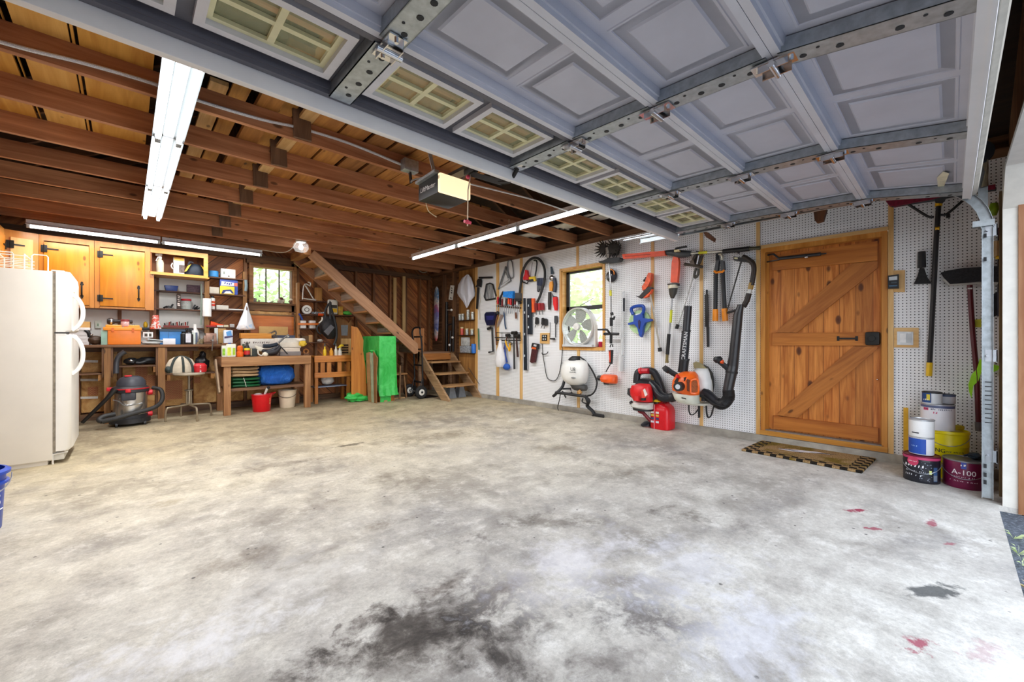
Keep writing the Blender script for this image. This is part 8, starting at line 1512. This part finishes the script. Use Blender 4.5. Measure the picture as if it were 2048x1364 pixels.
# ---- stairs: upper flight under the loft, landing, lower flight
STW = wood('#6f4e38', '#b08a6a', 'X', .3); STR = wood('#86593c', '#c99a72', 'X', .3, .8, .6, None, .15, ('Y', -.645))
ST2 = thing('staircase', 'weathered wooden staircase rising from the corner landing to the loft', 'staircase', (3.6, 7.1, 0))
fy_, ky_ = 6.95, 7.60
q = [PY(u, v, fy_) for u, v in ((628.6, 500.5), (836, 688), (836, 706), (829, 708), (616.9, 513.4))]; q[0].z = min(q[0].z, 2.55)
m = MB(); m.prism(q, (0, .042, 0)); obj('stringer', m, STR, ST2)
m = MB(); a_, b_ = q[0]+Vector((.05, .02, -.05)), q[1]+Vector((-.12, .02, .07)); m.bar(a_+Vector((0, .025, .0)), b_+Vector((0, .025, -.0)), .03, .06); obj('top_strip', m, wood('#8a5c40', '#cc9c76', 'X', .2, .8, .6, None, .15, ('Y', -.645)), ST2)
e0, e1 = PY(588.7, 525, ky_), PY(750, 666, ky_); sl_ = (e1.z-e0.z)/(e1.x-e0.x); e2 = Vector((4.12, ky_, e0.z+sl_*(4.12-e0.x)))
m = MB(); m.prism([e0, e0+Vector((0, 0, min(.2, 2.55-e0.z))), e0+Vector((.12, 0, min(.2, 2.55-e0.z))), e2+Vector((0, 0, .22)), e2], (0, .042, 0)); obj('stringer', m, STR, ST2)
def zs(x): return (e0.z+sl_*(x-e0.x))
n_ = 8
for k in range(n_):
    x = e0.x+.10+(4.02-e0.x-.1)*k/n_; z = zs(x)+.05; dx = (4.02-e0.x-.1)/n_; dz = -sl_*dx
    m = MB(); m.bx(x-.01, x+dx+.01, fy_+.043, ky_, z-.03, z); obj('tread', m, wood('#a36a3c', '#d29a62', 'Y', .2), ST2)
    m = MB(); m.bx(x+dx-.008, x+dx+.01, fy_+.043, ky_, z-dz, z-.031); obj('riser', m, wood('#6d5c50', '#b5a594', 'Y', .3), ST2)
m = MB(); m.bx(2.04, 2.14, 6.93, 7.66, 2.44, 2.555); obj('head_board', m, wood('#8f5c34', '#c89058', 'Y', .1), ST2)
lx0, lx1 = 4.20, 4.965
m = MB(); m.bx(lx0, lx1, 7.12, 7.94, .83, .865); obj('landing', m, STW, ST2); m = MB(); m.bx(lx0+.02, lx1-.05, 7.10, 7.12, .70, .83); obj('landing_riser', m, wood('#8f5426', '#c4813f', 'X', .15), ST2)
for x in (lx0+.0, lx1-.05):
    for y in (7.16, 7.9): m = MB(); m.box((x+.03, y, .415), (.06, .06, .83)); obj('post', m, STW, ST2)
for x in (lx0, lx1-.04):
    m = MB(); m.prism([(x, 7.20, .86), (x, 7.10, .865), (x, 6.13, .03), (x, 6.13, .0), (x, 6.36, .0), (x, 7.20, .70)], (.04, 0, 0)); obj('lower_stringer', m, wood('#7f5f42', '#bf9c74', 'Y', .3), ST2)
for y, z in ((6.36, .262), (6.60, .475), (6.87, .685)): m = MB(); m.bx(lx0+.041, lx1-.041, y-.11, y+.15, z-.03, z); obj('lower_tread', m, wood('#8a6138', '#c49a68', 'X', .2), ST2)
for k, (x, lb) in enumerate(((4.50, 'left grey plastic block with orange cap under the lowest step'), (4.72, 'right grey plastic block with orange cap under the lowest step'))):
    T = thing('wheel_ramp', lb, 'block', (x, 6.5, 0), 'grey blocks under the stairs'); m = MB(); m.box((x, 6.5, .10), (.17, .16, .20), taper=(.55, .7)); obj('body', m, mat('#7d838a', .5, 0, .12), T); m = MB(); m.box((x+.0, 6.5, .213), (.13, .12, .024)); obj('cap', m, mat('#d98228', .5), T)
m = MB(); m.tube([(4.955, 6.20, .25), (4.96, 6.55, .55)], .005, 6); tag(obj('thin_rod', m, DSTEEL), 'thin rod leaning by the right stair stringer', 'rod')
# ---- hand truck
HT = thing('hand_truck', 'black hand truck with two rubber wheels standing by the lower steps', 'hand truck', (4.05, 6.98, 0)); HTM = mat('#1d1c1e', .4, .3)
wr_ = .125
for y in (6.76, 7.20):
    m = MB(); m.ring((4.02, y, wr_), wr_-.038, .038, (0, 1, 0), 32, 12); W_ = obj('wheel', m, mat('#1c1c1d', .75), HT); m = MB(); m.lathe([(.082, -.02), (.085, 0), (.082, .02), (.03, .028), (.005, .028)], (4.02, y, wr_), 24, (0, -1, 0)); obj('rim', m, mat('#e6e4dc', .4), W_); m = MB(); m.lathe([(.02, .025), (.02, .04), (.01, .042)], (4.02, y, wr_), 10, (0, -1, 0)); obj('hub', m, BLACK, W_)
m = MB(); m.cyl((4.02, 6.76, wr_), (4.02, 7.20, wr_), .012, n=10); obj('axle', m, STEEL, HT)
for y in (6.83, 7.13): m = MB(); m.tube([(4.13, y, .03), (4.10, y, .25), (4.075, y, 1.0), (4.04, y, 1.22), (4.05, y+(.02 if y < 7 else -.02), 1.30)], .016, 10, 3); obj('rail', m, HTM, HT); m = MB(); m.tube([(4.02, y, wr_), (4.10, y, .42)], .010, 8); obj('brace', m, HTM, HT)
m = MB(); m.tube([(4.05, 6.85, 1.30), (4.06, 6.90, 1.335), (4.06, 7.06, 1.335), (4.05, 7.11, 1.30)], .017, 10, 3); obj('handle', m, HTM, HT)
for z in (.30, .62, .92, 1.16): m = MB(); m.bar((4.085, 6.83, z), (4.085, 7.13, z), .012, .03); obj('cross_bar', m, HTM, HT)
m = MB(); m.bx(4.13, 4.40, 6.78, 7.10, .004, .014); m.bx(4.125, 4.135, 6.78, 7.18, .004, .16); obj('toe_plate', m, HTM, HT)
T = thing('timber_block', 'pale timber standing behind the top of the hand truck', 'timber', (4.20, 7.3, .866)); m = MB(); m.bx(4.22, 4.47, 7.40, 7.46, .866, 1.34); obj('timber', m, wood('#a5683a', '#d99c66', 'Z', .1), T)
# things under the upper flight
T = thing('wooden_chair', 'old wooden chair with spindles stored under the stairs', 'chair', (3.78, 7.35, 0)); CW = wood('#5a3a20', '#a5784a', 'Z')
for dx, dy in ((-.13, -.15), (.12, -.15), (-.13, .2), (.12, .2)): m = MB(); m.tube([(3.78+dx*1.15, 7.30+dy*1.15, 0), (3.78+dx*.9, 7.30+dy*.9, .44)], .018, 8); obj('leg', m, CW, T)
m = MB(); m.box((3.78, 7.30, .455), (.30, .40, .03), bev=.01); obj('seat', m, wood('#8a5c34', '#c4935c', 'X'), T)
for k in range(5): x = 3.67+.055*k; m = MB(); m.tube([(x, 7.45, .47), (x+.02*(k-2)*.5, 7.50, .74)], .009, 6); obj('spindle', m, CW, T)
m = MB(); m.bar((3.65, 7.51, .76), (3.92, 7.51, .76), .025, .09); obj('top_rail', m, CW, T)
m = MB(); m.bar((3.70, 6.98, .0), (3.78, 7.1, .62), .025, .02); tag(obj('broom_stick', m, CW), 'dark stick leaning between green cover and hand truck', 'stick')
# new studs leaning, board bag, sign, pipes
for k, (u, v0, v1, lb) in enumerate(((790, 556, 652, 'left of the two pale new studs fixed to the back wall'), (808, 553, 664, 'right of the two pale new studs fixed to the back wall'))):
    p0, p1 = PY(u-2.8, v1, YB-.04), PY(u+2.8, v0, YB-.04); m = MB(); m.bx(p0.x, p1.x, YB-.045, YB-.004, p0.z, p1.z); tag(obj('pale_stud', m, wood('#c79a5c', '#e8c98e', 'Z', .2)), lb, 'stud', 'pale studs')
T = thing('board_bag', 'tall multicoloured padded board bag hanging in the back right corner', 'board bag', PX(873, 682, 4.93)); m = MB(); rings = []
for v, hw_ in ((573, 1), (577, 3.4), (586, 4.6), (610, 5), (640, 5), (662, 4.4), (676, 3.6), (682, 1.2)):
    rings.append([PX(873.5+hw_*math.cos(2*PI*k/16)-(v-573)*.012, v, 4.95-.03*math.sin(2*PI*k/16)) for k in range(16)])
m.loft(rings); t = NT('patterned_fabric'); t.set(.5); sep = t.n('ShaderNodeSeparateXYZ'); t.l(t.co(), sep.inputs[0]); n = t.noise(t.co(), 7, 4, .6, 1)
f = t.math('ADD', t.math('MULTIPLY', sep.outputs['Z'], .83), t.math('MULTIPLY_ADD', n, .5, -.25)); t.col(t.ramp(f, [(.0, hexc('#d9605c')), (.12, hexc('#e9e4e0')), (.22, hexc('#5a6db0')), (.38, hexc('#b8b9d8')), (.48, hexc('#7d7fc0')), (.60, hexc('#c26a98')), (.72, hexc('#e8e2d8')), (.82, hexc('#4a86c0')), (.95, hexc('#dfe6ea'))])); obj('cover', m, t.m, T)
T = thing('paint_stick_sign', 'white strip with dark characters tilted on the corner stud', 'sign', PX(902, 585, 4.97)); m = MB(); q = [PX(u, v, 4.965) for u, v in ((901, 570.5), (908.5, 571), (905, 600), (897, 599))]; m.prism(q, (.006, 0, 0)); obj('strip', m, mat('#e9e6dc', .6), T)
text('lettering', '~5', PX(902.8, 585, 4.963), .085, mat('#33302c', .6), T, '-X', rot=PI/2-.15)
for k, (u, v0, v1, r_, lb) in enumerate(((893.5, 604, 705, .032, 'taller black pipe standing in the back right corner'), (906.5, 633, 706, .03, 'shorter black pipe standing next to the taller pipe'), (901, 661, 706, .022, 'lowest black rod between the two black pipes'))):
    Xp = 4.93-.02*k; a_, b_ = PX(u, v0, Xp), PX(u-.5, v1, Xp); b_.z = .866 if b_.y > 7.12 else b_.z; T = thing('black_pipe', lb, 'pipe', b_, 'black pipes in the corner'); m = MB(); m.cyl(a_, Vector((b_.x, b_.y, .867)) if True else b_, r_, n=12); obj('pipe', m, mat('#1d1816', .4, .3), T)
    if k == 0: m = MB(); m.cyl(PX(895, 650, Xp), PX(904, 648, Xp), .016, n=8); obj('cross_arm', m, PLB, T)
    m = MB(); m.ell(PX((903, 905, 899)[k], (620, 675, 690)[k], 4.87), (.05, .05, .05)); m.cyl(PX((903, 905, 899)[k], (620, 675, 690)[k], 4.87), Vector((a_.x, a_.y, PX(u, (620, 675, 690)[k], Xp).z)), .008, n=8); obj('knob', m, mat('#e4e0da', .4), T)
# shelves with jars in the stud bay
XW = XR+.012
for k, (va, n_, lb) in enumerate(((641.5, 4, 'top'), (670.5, 3, 'middle'), (705, 0, 'lowest'))):
    a_, b_ = PX(917, va, XW), PX(951.5, va+.6, XW); z = a_.z; m = MB(); m.bx(XW-.075, XW, b_.y, a_.y, z-.012, z); tag(obj('jar_shelf', m, mat('#3a2416', .6)), lb+' little shelf in the plywood bay by the pegboard', 'shelf', 'little shelves in the plywood bay')
    for i in range(n_):
        u = (920, 925.5, 936, 945)[i] if k == 0 else (924, 934, 944)[i]; y = PX(u, va, XW-.04).y; hh = (.13, .13, .2, .15)[i] if k == 0 else (.16, .13, .12)[i]; T = thing('glass_jar', 'glass jar on the %s bay shelf, %s' % (lb, ['farthest from the pegboard', 'second from the far end', 'tall one near the middle', 'nearest the pegboard'][i if k == 0 else (0, 1, 3)[i]]), 'jar', (XW-.04, y, z+.001), 'jars in the plywood bay')
        m = MB(); m.lathe([(.03, 0), (.032, .01), (.032, hh*.8), (.028, hh*.85)], (XW-.04, y, z+.001), 14); obj('body', m, mat('#b9bdb8', .15, .3, .4, 40) if not (k == 1 and i == 0) else mat('#d2564a', .3, 0, .2), T); m = MB(); m.lathe([(.033, hh*.84), (.034, hh*.86), (.034, hh), (.03, hh)], (XW-.04, y, z+.001), 14); obj('lid', m, mat('#d9d7cc', .3, .6) if k == 0 else mat('#d9cf9c', .4), T)
    if k == 2:
        y = PX(931, va, XW-.04).y; T = thing('plastic_container', 'clear lidded tub stacked on clutter on the lowest bay shelf', 'container', (XW-.04, y, z+.14)); m = MB(); m.box((XW-.04, y, z+.225), (.07, .22, .17), bev=.015); obj('body', m, mat('#c2c4c2', .2, 0, .3, 16), T)
        T = thing('hardware_box', 'grey box of fittings under the clear tub', 'box', (XW-.04, y, z+.001)); m = MB(); m.box((XW-.04, y-.02, z+.07), (.07, .34, .135), bev=.01); obj('body', m, mat('#9da2a8', .4, 0, .6, 30), T)
        y = PX(947.5, va, XW-.05).y; T = thing('blue_can', 'blue can at the near end of the lowest bay shelf', 'can', (XW-.05, y, z+.001)); m = MB(); m.lathe([(.045, 0), (.047, .01), (.047, .17), (.04, .18)], (XW-.05, y, z+.001), 16); obj('body', m, mat('#2a6fc8', .4), T)
T = thing('white_cloth', 'white cloth bag hanging on the plywood bay beside the pegboard', 'cloth', PX(933, 615, XR-.05)); m = MB(); rings = []
for v, u0, u1, dp in ((549, 933, 938, .02), (556, 924, 943, .06), (570, 916.5, 947.5, .10), (586, 914.5, 949.5, .11), (593, 918, 949, .10), (603, 926, 941, .07), (611, 930, 937.5, .04), (615.5, 932.5, 934.5, .015)):
    rings.append([PX((u0+u1)/2+(u1-u0)/2*math.cos(2*PI*k/28)*(1+.03*math.sin(6*2*PI*k/28+v*.1)), v, XR-.065-dp*.5*math.sin(2*PI*k/28)*(1+.4*math.sin(7*2*PI*k/28+v*.04))) for k in range(28)])
m.loft(rings); obj('cloth', m, mat('#dcdde6', .75, 0, .05, 8, .2), T)
m = tbY([(816, 520), (828, 532), (845, 545), (860, 540), (878, 530)], .010, 7.9, 6, 4); tag(obj('loose_cable', m, mat('#b9b2a6', .6)), 'pale cable drooping in the dark corner over the wall plate', 'cable')
# ================================================================ greenery outside the windows
LEAF = []  # leaf colours paled to stand in for strong sunlight outdoors
for a, b in (('#7fb04a', '#d3eda0'), ('#b5cf7c', '#eef6c8'), ('#8fb96a', '#d6ecb4')):
    t = NT('leaf_'+a.strip('#')); t.set(.6); t.col(t.ramp(t.noise(t.co(), 3, 3), [(.3, hexc(a)), (.7, hexc(b))]))
    tl = t.n('ShaderNodeBsdfTranslucent'); tl.inputs['Color'].default_value = hexc(b)+(1,); mx = t.n('ShaderNodeMixShader'); mx.inputs[0].default_value = .45; t.l(t.b.outputs[0], mx.inputs[1]); t.l(tl.outputs[0], mx.inputs[2]); t.l(mx.outputs[0], t.t.nodes['Material Output'].inputs['Surface']); LEAF.append(t.m)
BARK = mat('#6a5a48', .9, 0, .3, 8)
def tree(name, label, c, R_, h0, h1, n, seed, lf, size=.10):
    rr = random.Random(seed); T = thing(name, label, 'tree', c, 'trees outside the windows'); c = Vector(c)
    m = MB(); m.tube([c+Vector((0, 0, -.1)), c+Vector((.1, .05, (h0+h1)*.35)), c+Vector((0, 0, h1*.9))], [.10, .07, .02], 8, 4)
    for k in range(9):
        a = rr.uniform(0, 6.28); z = rr.uniform(h0*.8, h1*.8); m.tube([c+Vector((.05, .02, z)), c+Vector((R_*.75*math.cos(a), R_*.75*math.sin(a), z+R_*.4))], [.03, .008], 6)
    obj('trunk', m, BARK, T); m = MB(); bm = m.bm
    cl = [(c+Vector((rr.uniform(-1, 1)*R_*.75, rr.uniform(-1, 1)*R_*.75, rr.uniform(h0, h1))), R_*rr.uniform(.25, .5)) for _ in range(26)]
    for _ in range(n):
        q, r_ = rr.choice(cl); d = Vector((rr.gauss(0, 1), rr.gauss(0, 1), rr.gauss(0, 1))).normalized(); p = q+d*r_*rr.uniform(.5, 1.05); a = Vector((rr.gauss(0, 1), rr.gauss(0, 1), rr.gauss(0, .5))).normalized(); b = a.cross(d).normalized(); s_ = size*rr.uniform(.6, 1.3)
        bm.faces.new([bm.verts.new(v) for v in (p-a*s_, p+b*s_*.45, p+a*s_, p-b*s_*.45)])
    o = obj('foliage', m, lf, T, sm=False); return T
tree('leafy_tree', 'bushy green tree filling the back window view', (.85, 11.4, -.06), 1.9, .7, 2.7, 2600, 1, LEAF[0])
tree('leafy_tree', 'lighter tree behind the right edge of the back window', (3.3, 16.2, -.06), 2.2, .6, 3.0, 2000, 2, LEAF[2], .13)
tree('leafy_tree', 'pale green tree seen through the pegboard window', (8.2, 7.6, -.06), 1.9, .6, 3.3, 2000, 3, LEAF[1], .13)
tree('leafy_tree', 'tree at the right edge of the pegboard window view', (9.3, 4.0, -.06), 1.7, .5, 2.6, 1600, 4, LEAF[1], .12)
# weeds along the slab edge
for k, (u, v) in enumerate(((2018, 1076), (2025, 1106), (2030, 1128), (2042, 1182))):
    p = PZ(u, v, -.035); p.y = min(p.y, YF-.03); T = thing('weed', ['first', 'second', 'third', 'nearest'][k]+' small green weed along the slab edge, counted from the door track', 'weed', p, 'weeds at the slab edge'); rr = random.Random(k); m = MB()
    for j in range(10):
        a = rr.uniform(0, 6.28); l_ = rr.uniform(.02, .05); q = p+Vector((math.cos(a)*l_, math.sin(a)*l_*.6-.01, rr.uniform(.015, .04))); s_ = .018; m.bm.faces.new([m.bm.verts.new(x) for x in (p+Vector((0, 0, .002)), q+Vector((s_*.5, 0, 0)), q+Vector((math.cos(a)*s_, math.sin(a)*s_, .004)), q-Vector((s_*.5, 0, 0)))])
    obj('leaf', m, LEAF[1] if k != 3 else mat('#b9a878', .8), T, sm=False)
scn.view_settings.view_transform = 'Standard'; scn.view_settings.look = 'None'; scn.view_settings.gamma = 1; scn.view_settings.exposure = EXPO
scn.cycles.max_bounces = 6; scn.cycles.diffuse_bounces = 4; scn.cycles.glossy_bounces = 3; scn.cycles.transparent_max_bounces = 10; scn.cycles.caustics_reflective = False; scn.cycles.caustics_refractive = False
scn.cycles.use_denoising = True
